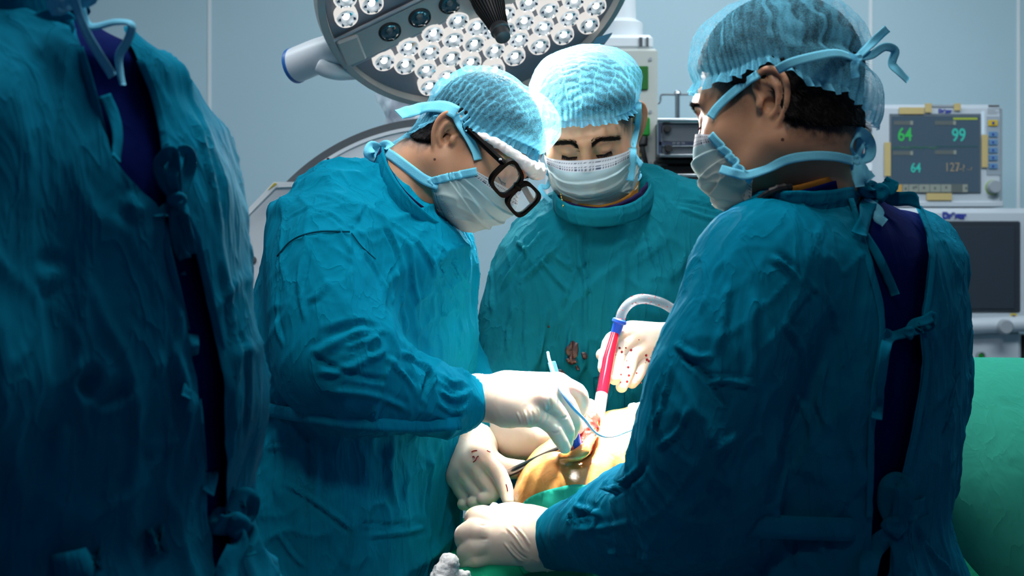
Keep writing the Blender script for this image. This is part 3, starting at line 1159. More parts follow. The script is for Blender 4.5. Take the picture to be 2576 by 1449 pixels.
def gown_mesh(f, nfreq=1.0, amp=1.0, seed=1, off=0.0, belt=1.08, flow=None, it=3):
    """surface of a gown field with draped, diagonal and bunched folds"""
    v, q = f.mesh(off)
    v = relax(v, q, it, 0.5)
    n = f.grad(v, f.h * 1.5)
    rid = lambda p, s_, k=1.9: np.clip(1 - k * np.abs(vnoise(p, s_)), 0, 1) ** 2.2

    def rot(p, a, b, c):
        """stretch along a slanted direction"""
        d = nrm(V(a, b, c))
        al = (p @ d)[:, None] * d
        return (p - al) + al * 0.22
    wob = 0.03 * np.stack([vnoise(v * 5, seed + 20), vnoise(v * 5, seed + 21), vnoise(v * 5, seed + 22)], 1)
    p = (v + wob) * nfreq
    m1 = np.clip(0.5 + 0.9 * vnoise(v * 4.5, seed + 5), 0, 1)
    m2 = np.clip(0.5 + 0.9 * vnoise(v * 4.5 + 9, seed + 6), 0, 1)
    low = np.clip((belt - v[:, 2]) / 0.25, 0, 1)
    d = 0.010 * (rid(rot(p, 0.15, 0, 1) * 13, seed, 1.4) - 0.35) * (0.45 + 0.75 * low)
    d += 0.008 * (rid(rot(p, 0.7, 0.3, 0.7) * 14, seed + 1) - 0.35) * m1
    d += 0.008 * (rid(rot(p, -0.6, 0.4, 0.75) * 14, seed + 2) - 0.35) * m2
    d += 0.0042 * (rid(rot(p, 0.5, -0.4, 0.7) * 27, seed + 3, 2.1) - 0.25) * (0.35 + m2)
    d += 0.0042 * (rid(rot(p, -0.4, 0.5, 0.8) * 29, seed + 4, 2.1) - 0.25) * (0.35 + m1)
    return v + n * (d * amp)[:, None], q, n


def even_border(v, q, it=6):
    e = np.sort(np.vstack([q[:, [i, (i + 1) % 4]] for i in range(4)]), 1)
    key = e[:, 0] * (len(v) + 1) + e[:, 1]
    uq, ct = np.unique(key, return_counts=True)
    b = uq[ct == 1]
    be = np.stack([b // (len(v) + 1), b % (len(v) + 1)], 1)
    n = len(v)
    deg = np.bincount(be.ravel(), minlength=n)
    m = deg == 2
    v = v.copy()
    for _ in range(it):
        s_ = np.stack([np.bincount(be[:, 0], v[be[:, 1], j], n) + np.bincount(be[:, 1], v[be[:, 0], j], n) for j in range(3)], 1)
        v[m] += 0.5 * (s_[m] / deg[m][:, None] - v[m])
    return v


def cut(v, q, poly, keep_far=None):
    """cut an opening traced on the near side of the cloth; returns the cut mesh with an evened edge"""
    px, py = PX(v)
    ins = inside(px, py, poly)
    if keep_far is not None:
        ins &= v[:, 1] < keep_far
    bad = ins[q].sum(1) >= 2
    q2 = q[~bad]
    e = np.sort(np.vstack([q2[:, [i, (i + 1) % 4]] for i in range(4)]), 1)
    key = e[:, 0] * (len(v) + 1) + e[:, 1]
    uq, ct = np.unique(key, return_counts=True)
    b = uq[ct == 1]
    be = np.stack([b // (len(v) + 1), b % (len(v) + 1)], 1)
    n = len(v)
    on = np.zeros(n)
    on[be.ravel()] = 1
    for _ in range(6):
        deg = np.bincount(be.ravel(), minlength=n)
        s_ = np.stack([np.bincount(be[:, 0], v[be[:, 1], j], n) + np.bincount(be[:, 1], v[be[:, 0], j], n) for j in range(3)], 1)
        m = (on > 0) & (deg == 2)
        v = v.copy()
        v[m] += 0.5 * (s_[m] / deg[m][:, None] - v[m])
    return compact(v, q2)


def hand(pts, rad, palm, h=0.0017, cuff=None, extra=(), wrinkle=0.0006, seed=3, k=0.006):
    """gloved hand: pts = five joint chains, palm = [(a, b, ra, rb)] webs of the palm, cuff = wrist chain"""
    allp = np.vstack([np.vstack(pts)] + [np.vstack([a, b]) for a, b, *_ in palm] + ([np.vstack([p for p, _ in cuff])] if cuff else []))
    f = Field(allp.min(0) - 0.055, allp.max(0) + 0.055, h)
    for a, b, ra, rb in palm:
        f.cone(a, b, ra, rb, 0.016)
    pal = f.F.copy()
    f.F[:] = 9.0
    for p, r in zip(pts, rad):
        f.tube(p, np.asarray(r) * 0.95, 0.0006, sub=3)
    f.F = smin(pal, f.F, 0.007).astype(np.float32)
    for c, r, kk in extra:
        f.ell(c, r, kk)
    if cuff:
        f.tube([p for p, _ in cuff], [r for _, r in cuff], 0.012, sub=4)
    v, q = f.mesh()
    v = relax(v, q, 1, 0.4)
    n = f.grad(v, 0.003)
    w_ = (1 - np.abs(vnoise(v * V(90, 60, 60), seed))) ** 4 * (0.5 + 0.5 * vnoise(v * 25, seed + 1))
    v = v + n * (wrinkle * w_)[:, None]
    return v, q


def chain(px, d0, d1=None):
    """joints at measured pixels, depth running from d0 to d1"""
    px = np.array(px, float).reshape(-1, 2)
    d = np.linspace(d0, d0 if d1 is None else d1, len(px))
    return np.array([P(a, b, c) for (a, b), c in zip(px, d)])


def knot_bow(c, px_loops, px_tails, d, width, mat, parent, zb=None, name='tie', knot=0.012, tail_name=None, nd=(0, -1, 0.15)):
    """a tied bow: loops and tails traced as px polylines about the knot at pixel c"""
    if zb is not None:
        dz = [zb.depth(c[0] + a, c[1] + b) for a in (-14, 0, 14) for b in (-14, 0, 14)]
        dz = [x for x in dz if x]
        d = (min(dz) if dz else d) - 0.004
    parts = []
    for lp in px_loops + px_tails:
        pts = []
        for a in lp:
            dd = a[2] if len(a) > 2 else 0.0
            if zb is not None:
                s_ = zb.depth(a[0], a[1])
                pts.append(P(a[0], a[1], min(d + .03, s_) - 0.004 - dd if s_ else d - dd))
            else:
                pts.append(P(a[0], a[1], d - dd))
        pth = spline(np.array(pts), 6)
        t = np.linspace(0, 1, len(pth))
        tw = 0.5 * np.sin(t * 6 + len(parts) * 2)
        parts.append(ribbon(pth, width * (0.75 + 0.25 * np.minimum(t * 5, 1)), V(*nd), 0.0012, twist=tw, curl=0.06))
    kf = Field(P(*c, d) - knot * 2.4, P(*c, d) + knot * 2.4, knot / 6)
    kf.ell(P(*c, d - 0.001), V(knot * 0.9, knot * 0.5, knot * 0.62), 0)
    kf.ell(P(c[0] + 6, c[1] + 4, d - 0.002), V(knot * 0.4, knot * 0.55, knot * 0.8), 0.002)
    kf.tube([P(*c, d - 0.001) + V(-knot, -knot * .4, knot * .2), P(*c, d - 0.001) + V(0, -knot * .6, -knot * .1), P(*c, d - 0.001) + V(knot, -knot * .4, knot * .25)], knot * 0.25, 0.001, 's')
    v, q = kf.mesh()
    parts.append((relax(v, q, 2), q))
    v, q = join(*parts)
    return mk(name, v, q, mat, parent)


def turn(F, U, deg):
    """nod the head: positive tips the face down"""
    R = frame(F, U)
    a = math.radians(deg)
    f = R[:, 1] * math.cos(a) - R[:, 2] * math.sin(a)
    u = R[:, 2] * math.cos(a) + R[:, 1] * math.sin(a)
    return f, u


def mask_text(hd, s_, u0, u1, v0, hgt, mat, parent):
    """printed lettering that follows the mask; runs along its edge from u0 to u1"""
    c = bpy.data.curves.new('print', 'FONT')
    c.body = s_
    c.size = 1.0
    o = bpy.data.objects.new('print', c)
    C.objects.link(o)
    me = bpy.data.meshes.new_from_object(o.evaluated_get(bpy.context.evaluated_depsgraph_get()))
    bpy.data.objects.remove(o)
    t = np.array([tuple(p.co) for p in me.vertices])
    fs = [tuple(p.vertices) for p in me.polygons]
    bpy.data.meshes.remove(me)
    L = t[:, 0].max()
    u = u0 + (u1 - u0) * t[:, 0] / L
    v = v0 - hgt * t[:, 1]
    nv, nu = hd.maskG.shape[:2]
    a, b = v * (nv - 1), (u + 1) / 2 * (nu - 1)
    i, j = np.clip(a.astype(int), 0, nv - 2), np.clip(b.astype(int), 0, nu - 2)
    fa, fb = (a - i)[:, None], (b - j)[:, None]

    def smp(G):
        return G[i, j] * (1 - fa) * (1 - fb) + G[i + 1, j] * fa * (1 - fb) + G[i, j + 1] * (1 - fa) * fb + G[i + 1, j + 1] * fa * fb
    pts = smp(hd.maskG) + nrm(smp(hd.maskN)) * 0.0009
    return mk('print', pts, fs, mat, parent, smooth=False)
# ------------------------------------------------------------------ the room
def wall_mat(name, c0, c1):
    m = simple(name, c0, 0.42, spec=0.35, noise=0.04, nscale=3)
    return m


WALLM = wall_mat('wall_panel_paint', (0.48, 0.67, 0.75), None)
SEAM = simple('seam_strip', (0.82, 0.88, 0.90), 0.4)
FLOORM = simple('vinyl_floor', (0.16, 0.24, 0.30), 0.35, noise=0.08, nscale=14)
CEILM = simple('ceiling_paint', (0.65, 0.68, 0.70), 0.8, noise=0.03, nscale=4)
WY = 5.0
XL, XR, YB, ZC = -3.2, 3.6, 0.0, 2.74


def sbox(name, lo, hi, mat, bev=0.0, parent=None):
    o = MB().box(lo, hi, bev).build(name, mat, parent)
    if parent is None:
        o['kind'] = 'structure'
    return o


seams = [XL, -2.19, P(527, 0, WY)[0], 0.11, P(2190, 0, WY)[0], P(2562, 0, WY)[0], XR]
wb = thing('wall_back', 'cool white panelled wall behind the surgical team', 'wall', (0, WY + 0.05, 0))
del wb['category'], wb['label']
wb['kind'] = 'structure'
for a, b in zip(seams[:-1], seams[1:]):
    MB().box((a + 0.003, WY, 0), (b - 0.003, WY + 0.08, ZC), 0.003).build('panel', WALLM, wb)
for a in seams[1:-1]:
    MB().box((a - 0.0055, WY - 0.003, 0), (a + 0.0055, WY + 0.05, ZC), 0.001).build('seam_strip', SEAM, wb)
sbox('wall_left', (XL - 0.1, YB, 0), (XL, WY + 0.08, ZC), WALLM)
sbox('wall_right', (XR, YB, 0), (XR + 0.1, WY + 0.08, ZC), WALLM)
sbox('floor', (XL - 0.1, YB, -0.08), (XR + 0.1, WY + 0.08, 0), FLOORM)
sbox('ceiling', (XL - 0.1, YB, ZC), (XR + 0.1, WY + 0.08, ZC + 0.1), CEILM)
sbox('baseboard_back', (XL, WY - 0.015, 0), (XR, WY, 0.09), GREYPL, 0.004)

# ------------------------------------------------------------------ C-arm x-ray stand behind the first surgeon
carm = thing('c_arm_xray', 'white C-arm x-ray stand with a big curved arm behind the bowed surgeon in glasses', 'x-ray machine', (P(900, 0, 3.3)[0], 3.3, 0))
D = 3.3
ARC_C = P(1105, 835, D)
ARC_R = 0.445


def ring(r0, r1, y0, y1, a0, a1, n=90, cx=ARC_C):
    """part of a ring about the horizontal depth axis"""
    mb = MB()
    v, f = [], []
    for k in range(n + 1):
        a = math.radians(a0 + (a1 - a0) * k / n)
        for r, y in ((r0, y0), (r1, y0), (r1, y1), (r0, y1)):
            v.append((cx[0] + r * math.cos(a), y, cx[2] + r * math.sin(a)))
    for k in range(n):
        for j in range(4):
            f.append((k * 4 + j, k * 4 + (j + 1) % 4, k * 4 + 4 + (j + 1) % 4, k * 4 + 4 + j))
    f += [(0, 1, 2, 3), (n * 4 + 3, n * 4 + 2, n * 4 + 1, n * 4)]
    return mb.add(v, f)


ring(ARC_R - 0.17, ARC_R - 0.022, D - 0.01, D + 0.09, 60, 205).build('arc', WHITEPL, carm, True)
ring(ARC_R - 0.022, ARC_R, D + 0.0, D + 0.10, 60, 205).build('rail', GREYDK, carm, True)
ring(ARC_R - 0.024, ARC_R - 0.017, D - 0.014, D - 0.004, 60, 205).build('edge_strip', WHITEPL, carm, True)
# carriage that carries the arc
q = [P(592, 560, D - 0.1), P(690, 462, D - 0.1), P(742, 462, D - 0.1), P(765, 500, D - 0.1), P(720, 700, D - 0.1), P(645, 790, D - 0.1), P(600, 700, D - 0.1)]
MB().prism([(p[0], p[2]) for p in q], D - 0.1, D + 0.13, 1).build('carriage', WHITEPL, carm)
q = [P(586, 566, D - 0.1), P(690, 458, D - 0.1), P(748, 458, D - 0.1), P(748, 470, D - 0.1), P(695, 472, D - 0.1), P(594, 574, D - 0.1)]
MB().prism([(p[0], p[2]) for p in q], D - 0.106, D + 0.136, 1).build('carriage_lit_top', simple('lit_top_enamel', (0.88, 0.92, 0.94), 0.3), carm)  # light on the carriage's top face, put into a paler colour
mb = MB()
q = [P(608, 655, D - 0.11), P(622, 640, D - 0.11), P(636, 690, D - 0.11), P(624, 712, D - 0.11)]
mb.prism([(p[0], p[2]) for p in q], D - 0.118, D - 0.1, 1)
mb.build('grip_pad', GREYPL, carm)
for px, py, r in ((596, 580, .005), (614, 584, .0055), (620, 596, .004), (636, 654, .008), (690, 520, .007)):
    MB().lathe([(r, 0), (r, .004), (r * .6, .005)], P(px, py, D - 0.1), (0, -1, 0), 16).build('screw', GREYDK if px != 690 else GREYPL, carm)
mb = MB()
mb.box(P(611, 579, D - 0.104), P(614.5, 563, D - 0.1) + V(0, 0.003, 0))
mb.build('slot', GREYDK, carm)
wy = simple('warning_yellow', (0.60, 0.45, 0.02), 0.5)
q = [P(672, 482, D - .1), P(690, 462, D - .1), P(696, 478, D - .1)]
mb = MB()
a_, b_, c_ = [V(0, 0, 0) + p for p in (P(674, 478, D - 0.108), P(690, 460, D - 0.108), P(697, 462, D - 0.108))]
mb.add([a_, b_, c_, a_ + V(0, .002, 0), b_ + V(0, .002, 0), c_ + V(0, .002, 0)], [(0, 1, 2), (3, 5, 4), (0, 3, 4, 1), (1, 4, 5, 2), (2, 5, 3, 0)])
mb.build('warning_label', wy, carm)
for px, py in ((806, 382), (880, 395), (872, 400), (830, 410)):
    MB().lathe([(.004, 0), (.004, .002)], P(px + 20, py + 20, D - 0.012), (0, -1, 0), 12).build('screw', GREYPL, carm)
MB().box((carm.location[0] - .36, D - .02, 0.10), (carm.location[0] - .14, D + .3, P(0, 760, D)[2]), .03).build('column', WHITEPL, carm)
MB().box((carm.location[0] - .45, D - .15, 0.0), (carm.location[0] + .1, D + .45, 0.12), .03).build('base', GREYPL, carm)
# x-ray head wrapped in clear crumpled film
f = Field(P(1020, 250, 3.42) - .14, P(1020, 250, 3.42) + .14, 0.005)
f.ell(P(1022, 245, 3.42), (.055, .06, .062), 0)
f.cone(P(1022, 250, 3.42), P(1040, 310, 3.40), .04, .05, .03)
v, q = f.mesh()
n = f.grad(v)
v = v + n * (0.016 * (1 - np.abs(vnoise(v * 28, 5))) ** 2 + 0.008 * (1 - np.abs(vnoise(v * 60, 6))) - .012)[:, None]
film = nodes('clear_film')
nt = film[1]
b = film[2]
b.inputs['Base Color'].default_value = (0.75, 0.84, 0.92, 1)
b.inputs['Roughness'].default_value = 0.12
b.inputs['Alpha'].default_value = 0.42
mk('film_cover', v, q, film[0], carm)
MB().lathe([(.03, -.05), (.034, .0), (.03, .05)], P(1024, 262, 3.42), (0.3, 0, 1), 20).build('tube_head', simple('tube_grey', (0.35, 0.40, 0.5), .5), carm, True)

# ------------------------------------------------------------------ ceiling pendant with the green-marked socket panel
D = 3.75
S_ = D / FPX
pend = thing('ceiling_pendant', 'white ceiling supply pendant with green squares and a green plug behind the frontal surgeon', 'medical pendant', (P(1600, 0, D)[0], D, ZC))
MB().lathe([(.030, .0), (.030, ZC - P(0, 60, D)[2])], P(1562, 60, D), (0, 0, 1), 24).build('shaft', WHITEPL, pend, True)
MB().lathe([(.0, 0), (.050, .0), (.052, .01), (.052, .035), (.036, .045), (.034, .10)], P(1562, 98, D), (0, 0, 1), 32).build('collar', WHITEPL, pend, True)
MB().box((P(1490, 0, D)[0], D - .08, P(0, 137, D)[2]), (P(1636, 0, D)[0], D + .12, P(0, 100, D)[2]), .008).build('hub', WHITEPL, pend)
for a, b in ((1608, 1616), (1626, 1631)):
    MB().box((P(a, 0, D - .08)[0], D - .084, P(0, 130, D)[2]), (P(b, 0, D - .08)[0], D - .078, P(0, 108, D)[2])).build('slot', GREYDK, pend)
PAN = simple('pendant_panel', (0.50, 0.53, 0.50), 0.4)
MB().box((P(1480, 0, D)[0], D - .09, P(0, 430, D)[2]), (P(1646, 0, D)[0], D + .12, P(0, 136, D)[2]), .006).build('panel_box', PAN, pend)
GRN = simple('signal_green', (0.004, 0.12, 0.008), 0.6)
GRNB = simple('plug_green', (0.006, 0.22, 0.02), 0.4)
Y = D - .095
MB().box((P(1570, 0, Y)[0], Y, P(0, 226, Y)[2]), (P(1631, 0, Y)[0], Y + .006, P(0, 166, Y)[2]), .002).build('green_square', GRN, pend)
MB().box((P(1585, 0, Y)[0], Y - .02, P(0, 345, Y)[2]), (P(1633, 0, Y)[0], Y + .006, P(0, 296, Y)[2]), .004).build('plug', GRNB, pend)
MB().box((P(1592, 0, Y)[0], Y - .016, P(0, 352, Y)[2]), (P(1624, 0, Y)[0], Y + .006, P(0, 344, Y)[2]), .002).build('plug_foot', GRNB, pend)
MB().sweep(spline([P(1617, 348, Y - .01), P(1616, 366, Y - .016), P(1620, 390, Y - .018), P(1628, 425, Y - .014), P(1640, 480, Y - .01)], 6), [.012] * 7 + [.0055] * 18, 10).build('cable', MATBLACK, pend, True)
BRASS = simple('brass', (0.35, 0.30, 0.16), .4, metal=1)
MB().lathe([(.009, 0), (.009, .008), (.005, .008), (.004, .002)], P(1608, 386, Y + .004), (0, -1, 0), 20).build('socket', BRASS, pend, True)
for px, py in ((1636, 149), (1636, 281), (1637, 411)):
    MB().lathe([(.004, 0), (.004, .003)], P(px, py, D - .09), (0, -1, 0), 12).build('screw', GREYPL, pend)
# drip-bag hooks on their pole
hk = thing('drip_stand', 'chrome drip pole with bent hooks beside the socket pendant', 'stand', (P(1704, 0, 4.1)[0], 4.1, 0))
MB().sweep([P(1704, 236, 4.1), V(P(1704, 0, 4.1)[0], 4.1, 0.05)], .0065, 12).build('pole', CHROME, hk, True)
MB().lathe([(.003, 0), (.009, .002), (.0095, .006), (.006, .012)], P(1704, 240, 4.1), (0, 0, 1), 16).build('pole_cap', CHROME, hk, True)
MB().sweep(spline([P(1704, 238, 4.1), P(1668, 238, 4.1), P(1662, 242, 4.1), P(1661, 254, 4.1), P(1656, 260, 4.1), P(1649, 254, 4.1), P(1648, 236, 4.1)], 5), .0028, 8).build('hook', CHROME, hk, True)
MB().sweep(spline([P(1704, 238, 4.1), P(1752, 238, 4.1), P(1760, 242, 4.1), P(1762, 256, 4.1), P(1768, 260, 4.1), P(1775, 252, 4.1)], 5), .0028, 8).build('hook', CHROME, hk, True)
MB().lathe([(.16, 0), (.17, .02), (.02, .05)], (P(1704, 0, 4.1)[0], 4.1, 0), (0, 0, 1), 24).build('base', GREYDK, hk, True)

# equipment rack: three units on a trolley
D = 3.6
trol = thing('equipment_trolley', 'dark equipment trolley standing behind the surgeon in right-hand profile', 'trolley', (P(1740, 0, D)[0], D, 0))
trol['label'] = 'dark equipment trolley carrying silver cases behind the two standing surgeons'
X0, X1 = P(1650, 0, D)[0], P(1860, 0, D)[0]
for x in (X0 + .02, X1 - .02):
    MB().box((x - .012, D + .02, .06), (x + .012, D + .30, P(0, 300, D)[2]), .004).build('upright', DARKSTEEL, trol)
for py in (398, 442, 640, 900):
    MB().box((X0, D + .0, P(0, py, D)[2] - .012), (X1, D + .32, P(0, py, D)[2]), .004).build('shelf', MATBLACK, trol)
for x in (X0 + .02, X1 - .02):
    for y in (.03, .29):
        MB().lathe([(.03, -.012), (.03, .012)], (x, D + y, .03), (1, 0, 0), 16).build('caster', GREYDK, trol)
MB().box((X0 + .01, D + .012, P(0, 440, D)[2]), (X1 - .01, D + .3, P(0, 400, D)[2] - .014), .002).build('gap_shade', MATBLACK, trol)  # black block standing in for the shade in the gap between the shelves
case = thing('equipment_case', 'silver equipment case with two black knobs and chrome edges on the trolley', 'case', (P(1740, 0, D)[0], D, P(0, 398, D)[2]))
ALU = simple('anodised_grey', (0.12, 0.14, 0.16), .4, metal=.5)
MB().box((X0 + .004, D - .03, P(0, 397, D)[2]), (X1, D + .28, P(0, 302, D)[2]), .006).build('body', ALU, case)
MB().sweep([P(1654, 304, D - .034), P(1850, 304, D - .034)], .006, 12).build('rim', CHROME, case, True)
MB().sweep([P(1660, 391, D - .034), P(1850, 391, D - .034)], .004, 12).build('rim', CHROME, case, True)
MB().box(tuple(P(1656, 368, D - .036)), tuple(P(1850, 354, D - .036) + V(0, .008, 0)), .002).build('rail', CHROME, case)
for px, py in ((1678, 325), (1681, 374)):
    MB().lathe([(.0085, 0), (.0085, .012), (.007, .015)], P(px, py, D - .03), (0, -1, 0), 20).build('knob', MATBLACK, case)
MB().box((P(1653, 0, D - .03)[0], D - .036, P(0, 392, D)[2]), (P(1662, 0, D)[0], D - .028, P(0, 305, D)[2]), .002).build('end_strip', CHROME, case)
for px in (1692, 1703, 1715):
    MB().box(tuple(P(px, 363, D - .04)), tuple(P(px + 8, 358, D - .04) + V(0, .006, 0)), .001).build('latch', STEEL, case)
dr = thing('recorder_unit', 'grey recorder unit with a screw knob below the silver case on the trolley', 'equipment', (P(1740, 0, D)[0], D, P(0, 520, D)[2]))
MB().box((P(1676, 0, D)[0], D - .02, P(0, 640, D)[2] + .002), (X1, D + .28, P(0, 446, D)[2]), .005).build('body', simple('unit_grey', (0.16, 0.18, 0.20), .35, metal=.4), dr)
MB().sweep([P(1680, 441, D - .022), P(1850, 441, D - .022)], .0045, 12).build('rim', CHROME, dr, True)
MB().lathe([(.008, 0), (.008, .004), (.005, .006), (.003, .002)], P(1717, 452, D - .02), (0, -1, 0), 18).build('knob', STEEL, dr)
MB().box(tuple(P(1690, 470, D - .022)), tuple(P(1692.5, 447, D - .022) + V(0, .004, 0))).build('joint', MATBLACK, dr)

# ------------------------------------------------------------------ anaesthesia machine with the patient monitor
D = 4.4
k_ = D / FPX
HOUSE = simple('monitor_housing', (0.50, 0.56, 0.62), 0.45)
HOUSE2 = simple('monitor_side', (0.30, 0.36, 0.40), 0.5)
TAPE = simple('masking_tape', (0.52, 0.40, 0.17), 0.7, noise=.06, nscale=80)
SCRN = simple('screen_glass', (0.030, 0.052, 0.075), 0.25, emit=0.7)
INK = simple('logo_blue', (0.02, 0.04, 0.30), 0.5)


def emis(name, col, st=1.0):
    m, nt, b, out = nodes(name)
    b.inputs['Base Color'].default_value = (0, 0, 0, 1)
    b.inputs['Emission Color'].default_value = (*col, 1)
    b.inputs['Emission Strength'].default_value = st
    return m


EG = emis('digit_green', (0.02, 0.50, 0.10), .7)
EC = emis('digit_cyan', (0.02, 0.48, 0.42), .75)
ET = emis('digit_sand', (0.40, 0.36, 0.26), .45)
EY = emis('bar_lime', (0.38, 0.55, 0.04), .6)
EW = emis('menu_pale', (0.28, 0.36, 0.34), .55)
EO = emis('menu_amber', (0.55, 0.36, 0.08), .6)
EDK = emis('menu_dim', (0.10, 0.14, 0.15), .6)


def text(name, s, px, py, d, hpx, mat, parent, bold=0.0, xs=1.0, font_space=1.0):
    """raised lettering standing upright, facing the camera side; px, py: left end of the baseline"""
    c = bpy.data.curves.new(name, 'FONT')
    c.body = s
    c.size = hpx * d / FPX / 0.70
    c.extrude = 0.0006
    c.offset = bold
    c.space_character = font_space
    o = bpy.data.objects.new(name, c)
    C.objects.link(o)
    o.rotation_euler = (math.pi / 2, 0, 0)
    o.scale = (xs, 1, 1)
    dg = bpy.context.evaluated_depsgraph_get()
    me = bpy.data.meshes.new_from_object(o.evaluated_get(dg))
    bpy.data.objects.remove(o)
    n = bpy.data.objects.new(name, me)
    C.objects.link(n)
    me.materials.clear()
    me.materials.append(mat)
    n.parent = parent
    n.rotation_euler = (math.pi / 2, 0, 0)
    n.scale = (xs, 1, 1)
    n.location = Vector(P(px, py, d)) - Vector(wloc(parent))
    return n


def plate(name, x0, y0, x1, y1, d, mat, parent, t=0.004, bev=0.001):
    a, b = P(x0, y1, d), P(x1, y0, d)
    return MB().box((a[0], d, a[2]), (b[0], d + t, b[2]), bev).build(name, mat, parent)


mon = thing('patient_monitor', 'white patient monitor reading 64, 99 and 127 on the anaesthesia machine', 'monitor', (P(2360, 0, D)[0], D, P(0, 522, D)[2]))
a, b = P(2196, 521, D), P(2525, 262, D)
MB().box((a[0], D, a[2]), (b[0], D + .14, b[2]), .012).build('housing', HOUSE, mon)
q = [P(2200, 264, D), P(2186, 266, D), P(2180, 296, D), P(2150, 318, D), P(2146, 500, D), P(2200, 520, D)]
MB().prism([(p[0], p[2]) for p in q], D + .03, D + .20, 1).build('side_housing', HOUSE2, mon)
plate('lower_lip', 2196, 506, 2526, 521, D - .006, HOUSE, mon, .02, .003)
plate('bezel', 2238, 286, 2468, 486, D - .004, simple('bezel_dark', (0.10, 0.13, 0.16), .5), mon, .006)
sc_ = plate('screen', 2243, 292, 2464, 483, D - .006, SCRN, mon, .006)
DS = D - .0075
text('reading', '64', 2258, 354, DS, 33, EG, mon, .0006, .78)
text('reading', '99', 2394, 355, DS, 32, EC, mon, .0006, .78)
text('reading', '64', 2291, 433, DS, 23, EC, mon, .0006, .78)
text('reading', '127', 2376, 431, DS, 22, ET, mon, .0, .82)
text('reading', '/-?', 2407, 431, DS, 17, ET, mon, .0, .9)
text('reading', '-.-?', 2432, 429, DS, 9, ET, mon, .0, .9)
plate('status_bar', 2398, 296, 2459, 301, DS, EY, mon, .001, .0002)
for x0, y0, x1 in ((2249, 304, 2297), (2352, 304, 2405), (2246, 380, 2297), (2352, 378, 2406)):
    plate('curve_field', x0, y0, x1, y0 + 10, DS, EDK, mon, .001, .0002)
    plate('curve_field_mark', x1 - 7, y0, x1, y0 + 10, DS - .0006, EW, mon, .001, .0002)
plate('menu_bar', 2244, 463, 2435, 484, DS, EDK, mon, .001, .0002)
for i, (x0, x1, m) in enumerate(((2245, 2269, EO), (2271, 2285, EW), (2287, 2310, EW), (2312, 2338, EW), (2340, 2366, EW), (2368, 2393, EW), (2422, 2434, EW))):
    plate('menu_key', x0, 464, x1, 483, DS - .0008, m, mon, .001, .0002)
for x, y in ((2254, 475), (2276, 475), (2296, 473), (2302, 471), (2322, 473), (2350, 474), (2378, 472), (2428, 474)):
    plate('menu_sign', x, y - 4, x + 5, y + 3, DS - .0016, EDK, mon, .001, .0002)
wvp = np.array([P(2245 + i * 1.6, 371 + (5 * math.sin(i * 1.7) if i % 9 < 2 else 0.6 * math.sin(i)), DS) for i in range(72)])
MB().sweep(wvp, .0009, 5).build('trace', emis('trace_green', (0.02, 0.22, 0.08), .5), mon)
wvp = np.array([P(2352 + i * 1.6, 368 + 1.0 * math.sin(i * .9), DS) for i in range(68)])
MB().sweep(wvp, .0008, 5).build('trace', emis('trace_cyan', (0.02, 0.16, 0.16), .5), mon)
text('logo', 'Dräger', 2361, 283, D - .002, 8.5, INK, mon, .0010, .95)
for x0, y0, x1, y1 in ((2262, 270, 2325, 287), (2327, 260, 2344, 283), (2400, 260, 2417, 278), (2225, 358, 2241, 443), (2470, 339, 2485, 421), (2331, 486, 2395, 504)):
    plate('tape', x0, y0, x1, y1, D - .0085, TAPE, mon, .003, .0004)
plate('indicator', 2344, 263, 2400, 270, D - .002, GREYPL, mon, .004)
plate('alarm_strip', 2470, 280, 2477, 338, D - .003, emis('strip_glow', (0.45, 0.62, 0.75), .9), mon, .006)
plate('key_field', 2482, 292, 2517, 441, D - .002, simple('key_field', (0.30, 0.36, 0.42), .5), mon, .004)
plate('alarm_key', 2487, 302, 2510, 317, D - .006, simple('key_amber', (0.62, 0.42, 0.01), .5), mon, .006)
plate('alarm_sign', 2496, 306, 2502, 313, D - .0075, INK, mon, .002, .0002)
KEYB = simple('key_blue', (0.10, 0.24, 0.42), .5)
for i, y in enumerate((331, 351, 371, 390, 411)):
    plate('soft_key', 2488, y, 2510, y + 14, D - .006, KEYB, mon, .006)
    plate('key_sign', 2496, y + 4, 2501, y + 10, D - .0075, INK, mon, .002, .0002)
plate('small_print', 2487, 264, 2514, 268, D - .001, GREYDK, mon, .002, .0002)
for i in range(4):
    plate('small_print', 2484, 273 + i * 4, 2484 + (34, 20, 30, 24)[i], 274.5 + i * 4, D - .001, GREYPL, mon, .002, .0002)
MB().lathe([(.021, 0), (.0205, .003), (.020, .004)], P(2497, 472, D), (0, -1, 0), 32).build('knob_ring', simple('knob_lime', (0.25, 0.36, 0.10), .5), mon, True)
MB().lathe([(.0185, 0), (.0175, .022), (.016, .025), (.0, .025)], P(2498, 471, D - .002), (0, -1, 0), 32).build('knob', GREYPL, mon, True)
plate('small_print', 2486, 495, 2510, 497.5, D - .001, GREYPL, mon, .002, .0002)
MB().sweep(spline([P(2128, 325, D), P(2150, 322, D), P(2188, 322, D + .02)], 5), .009, 12).build('side_bar', STEEL, mon, True)
MB().lathe([(.009, 0), (.009, .02)], P(2186, 351, D + .03), (0, -1, 0), 16).build('socket', simple('socket_yellow', (0.6, 0.5, 0.02), .5), mon)
plate('socket_panel', 2160, 340, 2194, 440, D + .022, GREYPL, mon, .01)
plate('socket', 2161, 376, 2172, 400, D + .014, simple('socket_red', (0.5, 0.06, 0.02), .5), mon, .012)
MB().lathe([(.012, 0), (.012, .012)], P(2186, 420, D + .024), (0, -1, 0), 16).build('socket', WHITEPL, mon)

